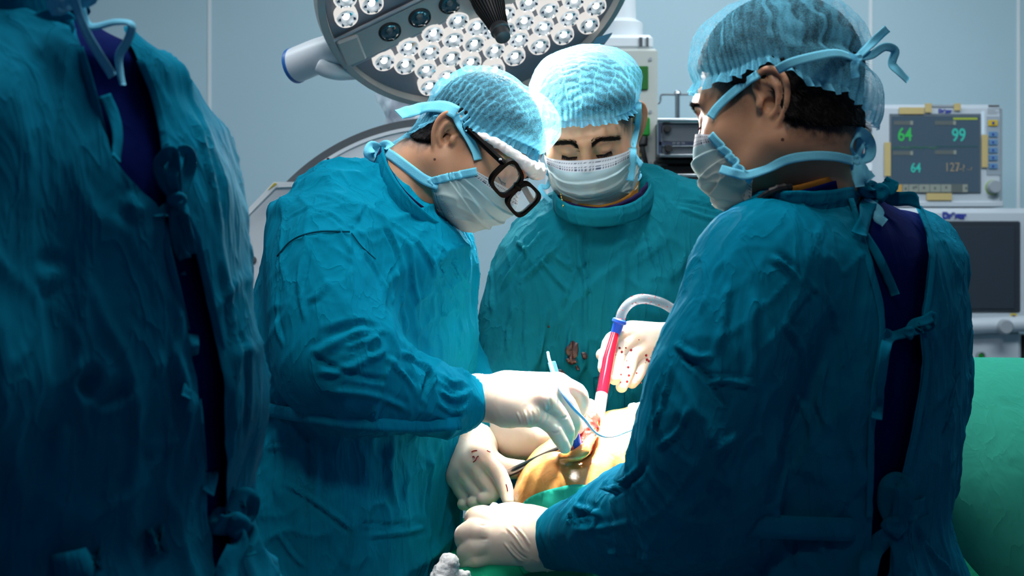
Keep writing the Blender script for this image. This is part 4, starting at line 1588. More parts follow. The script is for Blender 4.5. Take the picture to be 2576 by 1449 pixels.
an = thing('anaesthesia_machine', 'white anaesthesia machine with a big dark screen under the patient monitor', 'medical machine', (P(2450, 0, D)[0], D + .25, 0))
a, b = P(2200, 812, D), P(2640, 524, D)
MB().box((a[0], D - .02, a[2]), (b[0], D + .5, b[2]), .014).build('upper_body', HOUSE, an)
plate('bezel', 2300, 556, 2568, 786, D - .026, simple('bezel_black', (0.022, 0.030, 0.042), .4), an, .012, .004)
plate('screen', 2330, 570, 2552, 776, D - .029, simple('blank_screen', (0.028, 0.040, 0.056), .3), an, .006)
text('logo', 'Dräger', 2371, 549, D - .023, 15, INK, an, .0018, .95)
plate('label', 2543, 789, 2558, 803, D - .024, simple('label_yellow', (0.62, 0.48, 0.01), .5), an, .004)
plate('label_sign', 2547, 793, 2554, 800, D - .026, INK, an, .003, .0002)
MB().lathe([(.021, 0), (.020, .03), (.017, .034), (0, .034)], P(2523, 822, D - .03), (0, -1, 0), 32).build('knob', GREYPL, an, True)
MB().sweep([P(2350, 824, D - .02), P(2640, 812, D - .02)], .022, 16).build('front_roll', HOUSE, an, True)
MB().box((P(2260, 0, D)[0], D, P(0, 1200, D)[2]), (P(2571, 0, D)[0], D + .5, P(0, 832, D)[2]), .01).build('lower_body', HOUSE, an)
MB().box((P(2571, 0, D)[0], D + .02, P(0, 1200, D)[2]), (P(2640, 0, D)[0], D + .5, P(0, 845, D)[2]), .01).build('side_bay', MATBLACK, an)
MB().lathe([(.013, 0), (.013, .012), (.009, .013), (.008, .004)], P(2466, 895, D), (0, -1, 0), 24).build('gas_socket', GREYPL, an, True)
MB().lathe([(.0065, 0), (.0065, .008)], P(2466, 895, D - .006), (0, -1, 0), 16).build('gas_plug', GRNB, an)
MB().box((P(2240, 0, D)[0], D - .08, .06), (P(2640, 0, D)[0], D + .55, P(0, 1200, D)[2]), .02).build('base', HOUSE2, an)
for x in (2260, 2620):
    for y in (-.04, .5):
        MB().lathe([(.05, -.02), (.05, .02)], (P(x, 0, D)[0], D + y, .05), (1, 0, 0), 18).build('caster', GREYDK, an)

# ------------------------------------------------------------------ the surgical lamp
LQ = 2.8 / 3.3
LC = P(1205, -50, 2.8)
LN = nrm(V(0.27, -0.625, -0.735))
LAMP_R = 0.345 * LQ
lu = nrm(V(0.944, 0, 0.33) - LN * (V(0.944, 0, 0.33) @ LN))
lv = np.cross(LN, lu)
if lv[2] > 0:
    lv = -lv
sl = thing('surgical_lamp', 'round surgical lamp head of many lit LED lenses with a black handle over the team', 'surgical lamp', LC)
RIMM = simple('lamp_rim', (0.46, 0.46, 0.44), 0.4)
PLATE = simple('lamp_plate', (0.16, 0.18, 0.22), 0.30)
BARM = simple('lamp_bar', (0.34, 0.38, 0.38), 0.5)
R_ = LAMP_R
MB().lathe([(0.05, -.075), (R_ * .72, -.07), (R_ * .97, -.045), (R_, -.015), (R_ * .99, .010), (R_ * .945, .014), (R_ * .94, .0), (R_ * .935, -.01), (0.02, -.01)], LC, LN, 96).build('housing', RIMM, sl, True)
MB().lathe([(R_ * .936, -.012), (R_ * .936, -.002), (0.02, -.002)], LC, LN, 96).build('face_plate', PLATE, sl, False)


def L3(a, b, n=0.0):
    """lamp face coordinates: a along its long image axis, b down, n out of the face"""
    return LC + lu * a + lv * b + LN * n


def lbox(name, a0, b0, a1, b1, n0, n1, mat, parent, bev=.003):
    mb = MB().box((a0, b0, n0), (a1, b1, n1), bev)
    mb.v = [tuple(L3(*p)) for p in mb.v]
    return mb.build(name, mat, parent)


HS = 1 / 1212.0     # metres per pixel at the lamp
ISC = 1.0
lens_glass = nodes('lens_glass')
b = lens_glass[2]
nt = lens_glass[1]
tc = nt.nodes.new('ShaderNodeTexCoord')
vo = nt.nodes.new('ShaderNodeTexVoronoi')
vo.inputs['Scale'].default_value = 75
nt.links.new(tc.outputs['Object'], vo.inputs['Vector'])
cr = nt.nodes.new('ShaderNodeValToRGB')
cr.color_ramp.elements[0].position = 0.0
cr.color_ramp.elements[0].color = (0.9, 0.95, 1, 1)
cr.color_ramp.elements[1].position = 0.75
cr.color_ramp.elements[1].color = (0.22, 0.26, 0.28, 1)
nt.links.new(vo.outputs['Distance'], cr.inputs[0])
nt.links.new(cr.outputs[0], b.inputs['Emission Color'])
b.inputs['Emission Strength'].default_value = 0.9
b.inputs['Base Color'].default_value = (0.25, 0.3, 0.32, 1)
b.inputs['Roughness'].default_value = 0.06
b.inputs['Coat Weight'].default_value = 1.0
lens_glass = lens_glass[0]
lens_off = simple('lens_unlit', (0.015, 0.06, 0.08), 0.05, coat=1.0)
LED = emis('led_core', (1.0, 0.97, 0.93), 5.0)
LEDR = emis('lens_collar_glow', (1.0, 0.97, 0.93), 0.8)
LR = 0.0235 * LQ


def lens(a, b, lit=True):
    c = L3(a, b)
    o = MB().lathe([(LR * 1.02, -.002), (LR * 1.06, .010), (LR * 1.0, .016), (LR * .93, .0165), (LR * .9, .012)], c, LN, 24).build('lens_collar', LEDR if lit else MATBLACK, sl, True)
    mb = MB()
    prof = [(LR * .93, .010), (LR * .92, .014), (LR * .80, .0165), (LR * .5, .0185), (LR * .12, .019)]
    mb.lathe(prof, c, LN, 24)
    mb.build('lens', lens_glass if lit else lens_off, o, True)
    MB().lathe([(LR * .30, .0192), (LR * .26, .022), (LR * .1, .0235)], c - lv * LR * .42, LN, 12).build('led' if lit else 'led_chip', LED if lit else GREYDK, o, True)
    # facets of the little reflector
    mb = MB()
    for k in range(6):
        th = k * math.pi / 3 + .3
        p = c + (lu * math.cos(th) + lv * math.sin(th)) * LR * .55
        t_ = (lu * -math.sin(th) + lv * math.cos(th))
        r_ = (lu * math.cos(th) + lv * math.sin(th))
        mb.add([p - t_ * LR * .22 + LN * .0175, p + t_ * LR * .22 + LN * .0175, p + r_ * LR * .25 + t_ * LR * .1 + LN * .0195, p + r_ * LR * .25 - t_ * LR * .1 + LN * .0190, p + LN * .0215], [(0, 1, 4), (1, 2, 4), (2, 3, 4), (3, 0, 4)])
    mb.build('reflector', lens_clear if lit else lens_off, o)


lens_clear = simple('reflector_chrome', (0.7, 0.78, 0.8), 0.12, metal=1.0)


def unproj(px, py, n=0.0):
    """where the sight line through a pixel meets the lamp face"""
    d = P(px, py, 1.0) - V(0, 0, CH)
    o = V(0, 0, CH)
    t = ((LC + LN * n - o) @ LN) / (d @ LN)
    p = o + d * t - LC
    return p @ lu, p @ lv


LITPX = [(868, -5), (935, 8), (871, 42), (966, 152), (1019, 161), (1027, 117), (1071, 174), (1080, 128), (1089, 83), (1134, 143), (1140, 97), (1151, 50), (1123, 190),
         (1192, 108), (1199, 66), (1183, 155), (1243, 125), (1294, 140), (1236, 75), (1272, 72), (1304, 97), (1356, 112), (1270, 32), (1317, 52), (1366, 67), (1416, 87),
         (1328, 5), (1379, 23), (1430, 42), (1480, 60), (1443, 0), (1497, 15), (1243, 175), (1080, 215), (1405, -25), (1460, -30), (1350, -40), (990, -35), (900, -45)]
for px, py in LITPX:
    lens(*unproj(px, py, .01))
ca = [unproj(980, 77, .01), unproj(1055, 42, .01), unproj(1131, 8, .01)]
# bar that crosses the face
e0, e1 = V(*unproj(905, 118, .012)), V(*unproj(1200, -25, .012))
bd = nrm(e1 - e0)
bn = V(-bd[1], bd[0])
hw = 0.036 * LQ
pa = e0 - bd * .045
pb = e1 + bd * .02
mb = MB()
pts = [pa - bn * hw, pb - bn * hw, pb + bn * hw, pa + bn * hw]
mb.add([L3(p[0], p[1], n) for n in (-.004, .012) for p in pts], [(0, 1, 2, 3), (4, 7, 6, 5), (0, 4, 5, 1), (1, 5, 6, 2), (2, 6, 7, 3), (3, 7, 4, 0)])
mb.build('cross_bar', BARM, sl)
for sg in (-1, 1):
    mb = MB()
    q0, q1 = pa + bn * sg * (hw + .004), pb + bn * sg * (hw + .004)
    mb.sweep([L3(*q0, .008), L3(*q1, .008)], .0035, 8)
    mb.build('bar_edge', GREYPL, sl, True)
for a, b in ca:
    lens(a, b, False)
MB().lathe([(.085, -.005), (.082, .010), (.05, .018), (.045, .03)], LC, LN, 48).build('centre_boss', RIMM, sl, True)
h0, h1 = L3(*unproj(1205, -25, .02), .02), None
hd = LN
hl = 0.19
hb = L3(*unproj(1212, -14, .0), .0)
tip = P(1252, 106, 0)  # direction only
MB().lathe([(r * LQ, h * LQ) for r, h in [(.034, .0), (.036, .03), (.033, .06), (.031, .085), (.024, .12), (.0185, .155), (.0195, .157), (.0200, .168), (.0165, .169), (.0155, .188), (.010, .191)]],
           LC, LN, 40).build('handle', MATBLACK, sl, True)
mb = MB()
for k in range(28):
    th = 2 * math.pi * k / 28
    dr_ = lu * math.cos(th) + lv * math.sin(th)
    mb.sweep([LC + LN * h_ * LQ + dr_ * r_ * LQ for h_, r_ in ((.062, .0325), (.085, .031), (.12, .024), (.155, .0187))], .0011, 5)
mb.build('grip_rib', BLACKPL, sl, True, kind='stuff')
# end clamp of the bar on the rim, side grip with its blue ring, curved yoke
mb = MB()
q = [L3(*(V(*unproj(px, py, .016))), .016) for px, py in ((868, 110), (915, 150), (893, 140), (858, 116))]
lbox('rim_clip', *(V(*unproj(872, 112, .012)) - .015), *(V(*unproj(905, 140, .012)) + .010), .004, .018, RIMM, sl)
ga, gb = P(872, 118, 2.87), P(742, 165, 2.93)
ga2 = P(905, 108, 2.90)
mb = MB().sweep(spline([ga2, ga, (ga + gb) / 2 + V(0, 0, .002), gb], 5), [LQ * r for r in [.030, .031, .033, .034, .035, .036, .0365, .037, .037, .0375, .038, .038, .038, .038, .038, .038]], 28)
mb.build('side_grip', WHITEPL, sl, True)
dgr = nrm(gb - (ga + gb) / 2)
MB().lathe([(.039 * LQ, -.003), (.0395 * LQ, .0), (.039 * LQ, .004), (.03, .005)], gb, dgr, 28).build('blue_ring', simple('ring_blue', (0.02, 0.14, 0.45), .4), sl, True)
MB().sweep(spline([P(800, 165, 2.86), P(830, 178, 2.86), P(870, 182, 2.88), P(950, 172, 2.93), P(1050, 140, 2.98)], 6), [.012] + [.0145] * 24, 16).build('yoke', WHITEPL, sl, True)
MB().sweep(spline([P(1050, 140, 2.98), P(1150, 20, 3.05), P(1250, -160, 3.1), V(.0, 3.2, ZC)], 6), .03, 16).build('suspension_arm', WHITEPL, sl, True)
q = [P(1500, 96, 2.92), P(1540, 84, 2.92), P(1522, 108, 2.92), P(1490, 115, 2.92)]
MB().prism([(p[0], p[2]) for p in q], 2.91, 2.94, 1).build('rear_fin', simple('fin_blue', (0.03, 0.16, 0.26), .4), sl)

for k_a in range(6):
    th_ = k_a * math.pi / 3 + .3
    off_ = (lu * math.cos(th_) + lv * math.sin(th_)) * .17
    lamp('surgical_lamp_beam', 'SPOT', tuple(LC + off_ + LN * .045), tuple(P(1470, 1120, 2.22)), BEAM / 6, (1.0, 0.94, 0.86), 0.05, spot=26, blend=0.7)
    lamp('surgical_lamp_spill', 'SPOT', tuple(LC + off_ + LN * .045), (0.06, 2.40, 1.56), SPILL / 6, (1.0, 0.97, 0.92), 0.05, spot=40, blend=0.6)
# the second lamp head of the pair hangs overhead, above the frame: its beam on the wound and its softer spill
for k_a in range(3):
    th_ = k_a * math.pi / 1.5
    o_ = V(.20 + .13 * math.cos(th_), 2.24 + .13 * math.sin(th_), 2.62)
    lamp('overhead_lamp_beam', 'SPOT', tuple(o_), tuple(P(1540, 1150, 2.235)), BEAM2 / 3, (1.0, 0.94, 0.85), 0.05, spot=8.4, blend=0.6)
    lamp('overhead_lamp_spill', 'SPOT', tuple(o_), tuple(P(1360, 800, 2.35)), SPILL2 / 3, (1.0, 0.97, 0.92), 0.06, spot=40, blend=0.9)
    lamp('overhead_lamp_beam', 'SPOT', tuple(o_), tuple(P(1335, 972, 2.17)), BEAM2 * .16, (1.0, 0.94, 0.85), 0.04, spot=4.6, blend=0.5)
# ------------------------------------------------------------------ people: shared pieces
def collar(name, loop, axis, height, mat, parent, thick=0.0025, flare=0.15, seed=0, ruff=0.0006):
    """standing band round the neck"""
    p = spline(np.array(loop), 10, closed=True)
    c = p.mean(0)
    ax = nrm(np.asarray(axis, float))
    o = p - c
    o = nrm(o - (o @ ax)[:, None] * ax)
    n = len(p)
    rows = []
    hs = np.linspace(-0.012, height, 8)
    jit = vnoise(p * 60, seed)[:, None]
    for side in (0, 1):
        for h in hs:
            lean = -flare * max(h, 0)
            rows.append(p + ax * h + o * (lean + (thick if side == 0 else 0.0)) + o * jit * ruff * (1 + 40 * max(h, 0)) + o * (0.0012 if (side == 0 and 0.15 * height < h < 0.3 * height) else 0))
    rows = rows[:8] + rows[8:][::-1]
    v = np.array(rows)
    R = len(rows)
    idx = np.arange(R * n).reshape(R, n)
    q = []
    for r in range(R):
        a, b = idx[r], idx[(r + 1) % R]
        q.append(np.stack([a, np.roll(a, -1), np.roll(b, -1), b], 1))
    return mk(name, v.reshape(-1, 3), np.vstack(q), mat, parent)


def legs(parent, c, yaw, top, trous=None):
    """scrub trousers and theatre clogs below the gown"""
    ux, uy = math.cos(yaw), math.sin(yaw)
    fx, fy = -uy, ux
    fld = Field((c[0] - .35, c[1] - .35, 0.05), (c[0] + .35, c[1] + .35, top + .05), 0.011)
    fld.ell((c[0], c[1], top - .06), (.15, .15, .10), 0)
    for s_ in (-1, 1):
        hp = V(c[0] + s_ * .085 * ux, c[1] + s_ * .085 * uy, top - .10)
        fld.tube([hp, hp + V(0, 0, -.38), V(hp[0], hp[1], 0.10)], [.095, .075, .07], .03)
    v, q = fld.mesh()
    mk('scrub_trousers', relax(v, q, 2), q, NAVY, parent)
    for s_ in (-1, 1):
        b = V(c[0] + s_ * .085 * ux, c[1] + s_ * .085 * uy, 0)
        f2 = Field(b + V(-.2, -.2, -0.005), b + V(.2, .2, .12), 0.006)
        f2.tube([b + V(fx, fy, 0) * -.06 + V(0, 0, .045), b + V(fx, fy, 0) * .06 + V(0, 0, .038), b + V(fx, fy, 0) * .15 + V(0, 0, .036)], [.045, .044, .036], .02)
        X, Y, Z = np.ix_(*f2.ax)
        f2.F = np.maximum(f2.F, (0.002 - Z + 0 * X + 0 * Y).astype(np.float32))
        v, q = f2.mesh()
        mk('clog', v, q, WHITEPL, parent)


def body(parent, head, f, off=0.036, step=2):
    """head, neck, trunk and arms as one body"""
    v2, q2 = f.mesh(off, step)
    v2 = relax(v2, q2, 2)
    v, q = join((head.w(head.v), head.q), (v2, q2))
    at = np.concatenate([head.hairy, np.zeros(len(v2))])
    return mk('body', v, q, SKIN, parent, attrs={'hairy': at})


def tie_path(hd, zb, pts, off=0.003, sub=6):
    return zb.path(pts, off, sub)


def glove(name, ch, rad, palm, cuff, parent, label=None, extra=(), wr=0.0006, seed=3, lines=()):
    v, q = hand(ch, rad, palm, cuff=cuff, extra=extra, wrinkle=wr, seed=seed, k=0.0035)
    if lines:
        v = fold(v, vnormals(v, q), ZBuf(4).add(v), lines)
    return mk(name, v, q, GLOVE, parent, label=label), v


def eyebrow(hd, parent, side, pts, hh=0.0045, n=420, seed=1):
    """short hairs laid along the brow"""
    r = np.random.default_rng(seed)
    p = spline(np.array([(side * a, b, c) for a, b, c in pts]), 12)
    t = r.random(n)
    ip = (t * (len(p) - 1)).astype(int)
    base = p[ip] + (p[np.minimum(ip + 1, len(p) - 1)] - p[ip]) * (t * (len(p) - 1) - ip)[:, None]
    base[:, 2] += r.normal(0, hh * 0.42, n) * (1 - 0.6 * t)
    d = hd.f.sample(base)
    g = hd.f.grad(base, .002)
    base = base - g * (d - 0.0002)[:, None]
    tang = nrm(np.gradient(p, axis=0))[ip]
    dirs = nrm(tang * 1.0 + V(0, 0, 0.45) * (1 - t)[:, None] + g * 0.25 + r.normal(0, .15, (n, 3)))
    L = 0.0075 * (0.6 + 0.6 * r.random(n))
    wv = nrm(np.cross(dirs, g)) * 0.00045
    tip = base + dirs * L[:, None] + g * .0008
    v = np.stack([base - wv, base + wv, tip + wv * .25, tip - wv * .25], 1).reshape(-1, 3)
    q = np.arange(4 * n).reshape(-1, 4)
    return mk('eyebrow', hd.w(v), q, HAIR, parent, kind='stuff')


def lashes(hd, parent, side, n=70, seed=2):
    r = np.random.default_rng(seed)
    xs = np.linspace(.0185, .044, n)
    base = np.stack([side * xs, np.interp(xs, [.018, .031, .045], [.093, .0955, .087]), np.interp(xs, [.018, .031, .045], [-.0062, -.0085, -.0052])], 1)
    d = hd.f.sample(base)
    g = hd.f.grad(base, .002)
    base = base - g * (d + .0003)[:, None]
    dirs = nrm(g * 0.8 + V(0, 0.3, -0.75) + r.normal(0, .12, (n, 3)))
    wv = V(0.0004, 0, 0)
    tip = base + dirs * (.006 + .002 * r.random(n))[:, None]
    v = np.stack([base - wv, base + wv, tip + wv * .2, tip - wv * .2], 1).reshape(-1, 3)
    v2, q2 = ribbon(base + g * .0004, .0014, V(0, 1, -.4), .0006, 2)
    v, q = join((v, np.arange(4 * n).reshape(-1, 4)), (v2, q2))
    return mk('eyelashes', hd.w(v), q, HAIR, parent, kind='stuff')


def fringe(hd, parent, v, q, n=2600, L=0.009, seed=5):
    """short cropped hairs standing off the hair mass near its edge"""
    r = np.random.default_rng(seed)
    nn = vnormals(v, q)
    i = r.integers(0, len(v), n)
    b = v[i] - nn[i] * .0015
    d = nrm(nn[i] * .55 + V(0, -.35, -.75) + r.normal(0, .22, (n, 3)))
    wv = nrm(np.cross(d, nn[i] + .01)) * .0004
    tip = b + d * (L * (0.5 + r.random(n)))[:, None]
    return np.stack([b - wv, b + wv, tip + wv * .1, tip - wv * .1], 1).reshape(-1, 3), np.arange(4 * n).reshape(-1, 4)


def hair_obj(hd, parent, n=2600, L=.008, fr=None):
    v, q = hd.hair()
    fv, fq = fringe(hd, parent, v, q, n, L)
    vv, qq = join((v, q), (fv, fq))
    return mk('hair', hd.w(vv), qq, HAIR, parent)


def edge_strip(hd, u, width, parent, mat=None):
    """bound side edge of the mask, folded over both faces"""
    col = 0 if u < 0 else -1
    p = hd.maskG[:, col]
    n = hd.maskN[:, col]
    v, q = ribbon(p[::2] + n[::2] * .0012, width, n[::2], .0022, 4)
    return mk('mask_edge', v, q, mat or TIEM, parent)
# ------------------------------------------------------------------ first surgeon: bowed, glasses, in profile to the right
DT = 2.32
p1 = thing('person', 'bowed surgeon in teal gown, black glasses and light blue cap cutting with both gloved hands', 'person', (P(905, 0, DT)[0], DT, 0))
f = Field((-.44, 1.93, .33), (.07, 2.66, 1.47), 0.0037)
YW = math.radians(70)
rw = lambda d, rows: [(P(0, py, d)[2], P(cx, 0, d)[0], cy if (cy := (r[0] if r else d)) else d, a, b) for py, cx, a, b, *r in rows]
f.stack(rw(DT, [(488, 880, .09, .06), (515, 884, .145, .094), (565, 905, .166, .118), (640, 924, .178, .134), (740, 924, .190, .146), (850, 917, .2, .155), (1030, 905, .195, .146), (1200, 882, .205, .146), (1449, 872, .225, .155)]) + [(.34, P(872, 0, DT)[0], DT, .26, .19)], YW)
f.tube([P(800, 575, 2.34), P(880, 500, 2.33), P(945, 437, 2.325)], [.060, .040, .022], .03)
f.tube([P(880, 560, 2.26), P(960, 560, 2.25)], [.075, .050], .04)
f.ell(P(1030, 655, 2.27), (.08, .11, .070), .05)
f.ell(P(1065, 650, 2.42), (.075, .10, .075), .05)
# near arm
f.tube([P(890, 560, 2.26), P(826, 648, 2.16), P(830, 790, 2.11), P(852, 905, 2.09)], [.082, .081, .081, .077], .05, sub=4)
f.tube([P(852, 905, 2.09), P(940, 965, 2.10), P(1050, 995, 2.13), P(1130, 1010, 2.15), P(1180, 1008, 2.165)], [.077, .066, .054, .047, .036], .03, sub=4)
# far arm
f.tube([P(990, 620, 2.44), P(1062, 680, 2.50), P(1098, 830, 2.52), P(1160, 985, 2.52)], [.080, .068, .062, .056], .04, sub=3)
f.tube([P(1160, 985, 2.52), P(1232, 1045, 2.44), P(1285, 1092, 2.37)], [.058, .05, .040], .03, sub=3)
gf1 = f
v, q, n = gown_mesh(f, 1.0, 0.70, 11, belt=1.09)
zb = ZBuf().add(v)
ST1 = [
    # long crease lines of sleeve and chest (ridges + / furrows -), measured on the photograph
    ([(700, 640), (745, 600), (810, 583), (878, 580)], 4, -5), ([(878, 580), (900, 545), (918, 500)], 7, 8), ([(886, 578), (905, 560), (935, 500)], 5, -6),
    ([(880, 585), (885, 660), (883, 745)], 8, 7), ([(905, 620), (935, 650), (962, 700), (978, 780)], 10, 10), ([(760, 640), (752, 720), (770, 820)], 9, 7),
    ([(780, 600), (770, 680), (745, 760)], 8, -6), ([(830, 700), (800, 740), (770, 760)], 12, 8), ([(700, 690), (690, 780), (712, 880)], 9, 8),
    ([(770, 900), (830, 870), (900, 835), (940, 825)], 16, 11), ([(800, 850), (870, 825), (930, 818), (948, 840)], 15, -9), ([(855, 880), (905, 860), (945, 850), (960, 870)], 11, 10),
    ([(925, 870), (945, 885), (965, 868)], 9, -7), ([(780, 940), (860, 930), (930, 900), (985, 870)], 13, 9), ([(770, 880), (820, 915), (900, 945), (990, 960)], 10, -8),
    ([(800, 980), (880, 985), (960, 1000), (1040, 1040)], 11, 8), ([(960, 890), (1000, 920), (1050, 980), (1075, 1040)], 11, 9), ([(1000, 880), (1050, 905), (1090, 940), (1080, 990)], 10, 9),
    ([(985, 905), (1035, 950), (1060, 1010)], 8, -8), ([(1085, 925), (1075, 965), (1062, 1000), (1066, 1040)], 10, -12), ([(1110, 930), (1130, 960), (1180, 955)], 9, 8),
    ([(1100, 975), (1140, 1000), (1190, 985)], 8, 8), ([(1095, 1010), (1140, 1035), (1185, 1020)], 8, 8), ([(1110, 950), (1150, 980), (1190, 968)], 6, -7), ([(1105, 990), (1145, 1020), (1190, 1000)], 6, -7),
    ([(1075, 1060), (1120, 1070), (1170, 1050)], 9, 9), ([(1150, 925), (1172, 935), (1188, 950)], 7, 7),
    ([(985, 560), (1030, 620), (1040, 700), (1060, 800)], 10, 8), ([(1010, 560), (1075, 640), (1110, 740), (1130, 860)], 10, 8), ([(1060, 600), (1100, 680), (1150, 760), (1175, 870)], 9, 7),
    ([(960, 560), (1000, 640), (985, 700)], 8, -8), ([(990, 640), (1000, 720), (985, 790)], 9, 9), ([(1090, 600), (1095, 640), (1140, 720)], 5, -7), ([(1090, 585), (1120, 640), (1165, 720)], 7, 8),
    ([(1015, 720), (1020, 800), (1035, 870)], 8, 7), ([(1120, 620), (1160, 680), (1190, 760)], 8, 8), ([(1150, 820), (1160, 880), (1165, 930)], 7, 6),
    ([(760, 480), (820, 490), (880, 520)], 8, 4), ([(770, 520), (830, 540), (870, 575)], 7, -4), ([(700, 560), (770, 520), (850, 500)], 9, 4),
    ([(770, 1080), (775, 1150), (770, 1260), (765, 1330)], 7, -7), ([(785, 1080), (800, 1180), (790, 1300)], 10, 8), ([(690, 1070), (700, 1160), (690, 1270)], 10, 7),
    ([(700, 1210), (760, 1240), (860, 1310), (900, 1350)], 8, 7), ([(780, 1260), (850, 1320), (900, 1345)], 8, -3), ([(900, 1350), (1000, 1340), (1080, 1325)], 8, 7), ([(880, 1310), (990, 1320), (1070, 1300)], 6, -6),
    ([(690, 1330), (740, 1400), (775, 1430)], 7, 6), ([(890, 1280), (885, 1360), (870, 1449)], 9, 6), ([(1080, 1110), (1090, 1250), (1080, 1400)], 12, 7), ([(1110, 1100), (1075, 1250), (1090, 1380)], 8, -8),
    ([(990, 1100), (980, 1180), (1000, 1280)], 14, 8), ([(660, 1130), (720, 1120), (760, 1090)], 8, 6)]
v = fold(v, n, zb, ST1, gain=1.15, tight=.85)
# the gathers of the sleeve end
cuffc, cuffd = P(1150, 1008, 2.155), nrm(P(1200, 1006, 2.17) - P(1090, 1000, 2.14))
g1 = mk('gown', v, q, GOWN, p1)
zb = ZBuf().add(v)
# sewn seams and the waist tie
sv, sq = [], []
def seam(pts, wd, off, mat, name, parent, zb, thick=.0012, nd=(0, -1, .1), w0=None):
    pa = zb.path(pts, off, 5)
    wv = wd * pa[:, 1].mean() / FPX
    v_, q_ = ribbon(pa, wv, V(*nd), thick, 3, curl=-.06)
    return mk(name, v_, q_, mat, parent)
GOWND = fabric('gown_seam', (0.001, 0.05, 0.085), wear=.1, bump=.1)
seam([(697, 645), (725, 612), (760, 592), (810, 582), (880, 583)], 4, .0005, GOWND, 'shoulder_seam', p1, zb)
seam([(884, 586), (910, 620), (945, 652)], 3, .0005, GOWND, 'shoulder_seam', p1, zb)
seam([(640, 1020), (700, 1036), (780, 1048), (860, 1060), (960, 1068), (1080, 1070), (1160, 1065)], 34, .004, GOWN, 'waist_tie', p1, zb, .003)
# head
O_ = None
F1, U1 = (0.78, -0.40, -0.47), (0.48, -.043, .84)
F1, U1 = turn(F1, U1, 12)
R1 = frame(F1, U1)
ear1 = P(1112, 328, 2.235)
O1 = ear1 - R1 @ V(.089, -.028, -.008) * .84
hd1 = Head(O1, F1, U1, [(O1 + R1 @ V(0, -.028, -.045), .058), (P(1046, 455, 2.315), .060), (P(985, 560, 2.32), .078)], .0020, jaw=1.06, sc=.84, earsize=1.26)
hd1.hairy = hd1.skin_attr(1.0, 0.8)
body(p1, hd1, gf1)
hair_obj(hd1, p1, 1200, .006)
zh = ZBuf(6).add(hd1.w(hd1.v))
cv, cq, lay, cP = hd1.cap([(0, .064), (40, .055), (75, .038), (105, .038), (132, -.018), (155, -.064), (180, -.076), (205, -.064), (228, -.018), (255, .038), (285, .038), (320, .055)],
                          [(0, .030), (35, .022), (90, .006), (135, .006), (180, .012), (225, .006), (270, .006), (320, .024)], 3, .016, 11, .0008, 60, .0022)
mk('cap', cv, cq, CAPM, p1, attrs={'layers': lay})
zc = ZBuf(6).add(hd1.w(hd1.v)).add(cv)
mv, mq, mp = hd1.mask(top=(-.010, -.020), bot=(-.120, -.084), side=(.069, .062, .006), seed=6)
mk('mask', mv, mq, MASKM, p1, attrs={'paint': mp})
mask_text(hd1, 'DANAMECO', .80, .36, .90, .055, simple('print_grey', (.30, .38, .42), .8), p1)
edge_strip(hd1, 1, .011, p1)
edge_strip(hd1, -1, .011, p1)
zm = ZBuf(6).add(hd1.w(hd1.v)).add(cv).add(mv)


def draw_tie(pts, width_px, zb, parent, off=.003, name='mask_tie', mat=None, sub=6, twist=None, nd=(0, -1, .1), thick=.0012, smooth=5):
    pa = zb.path(pts, off, sub, smooth=smooth)
    wv = width_px * pa[:, 1].mean() / FPX
    tw = None if twist is None else np.interp(np.linspace(0, 1, len(pa)), np.linspace(0, 1, len(twist)), twist)
    v_, q_ = ribbon(pa, wv, V(*nd), thick, 4, twist=tw)
    return mk(name, v_, q_, mat or TIEM, parent)


draw_tie([(1202, 402), (1196, 380), (1178, 345), (1158, 315), (1146, 290)], 21, zh, p1, .004, nd=(.3, -1, 0))
draw_tie([(1150, 284), (1120, 270), (1085, 268), (1040, 278), (1003, 288)], 34, zc, p1, .004, twist=[.3, .2, 0, .2, .1], nd=(-.2, -1, .5))
draw_tie([(1104, 465), (1068, 452), (1030, 425), (990, 395), (962, 378)], 26, zh, p1, .004, twist=[0, .2, .3, .2, .1], nd=(-.2, -1, .2))
knot_bow((955, 378), [[(955, 378), (940, 395, .01), (928, 385, .02), (936, 368, .012), (955, 378)]], [[(958, 376), (970, 366, .005), (982, 372, .012)]], 2.30, .016, TIEM, p1, name='tie_knot', knot=.008)
# undershirt and gown collars round the neck, silver chain
lp = [P(952, 402, 2.27), P(968, 448, 2.215), P(1000, 500, 2.19), P(1042, 545, 2.19), P(1098, 585, 2.23), P(1128, 560, 2.34), P(1090, 480, 2.42), P(1010, 415, 2.42), P(960, 392, 2.35)]
nax = nrm(P(1046, 430, 2.30) - P(985, 560, 2.32))
collar('gown_collar', [p for p in lp], nax, .016, GOWN, p1, .003, .1, 3)
lp2 = [P(960, 405, 2.28), P(975, 445, 2.232), P(1010, 500, 2.21), P(1050, 540, 2.21), P(1090, 560, 2.25), P(1110, 545, 2.33), P(1080, 480, 2.40), P(1015, 415, 2.40), P(965, 396, 2.34)]
collar('undershirt_collar', [p + V(-.004, 0, .004) for p in lp2], nax, .014, NAVYRIB, p1, .003, .0, 4, .002)
pa = zh.path([(959, 398), (963, 420), (972, 442), (980, 462)], .003, 10)
mb = MB()
for i, p in enumerate(pa):
    mb.lathe([(.0004, -.0011), (.0012, 0), (.0004, .0011)], p, (1, .2, (-1) ** i), 6)
mb.build('neck_chain', SILVER, p1, True)
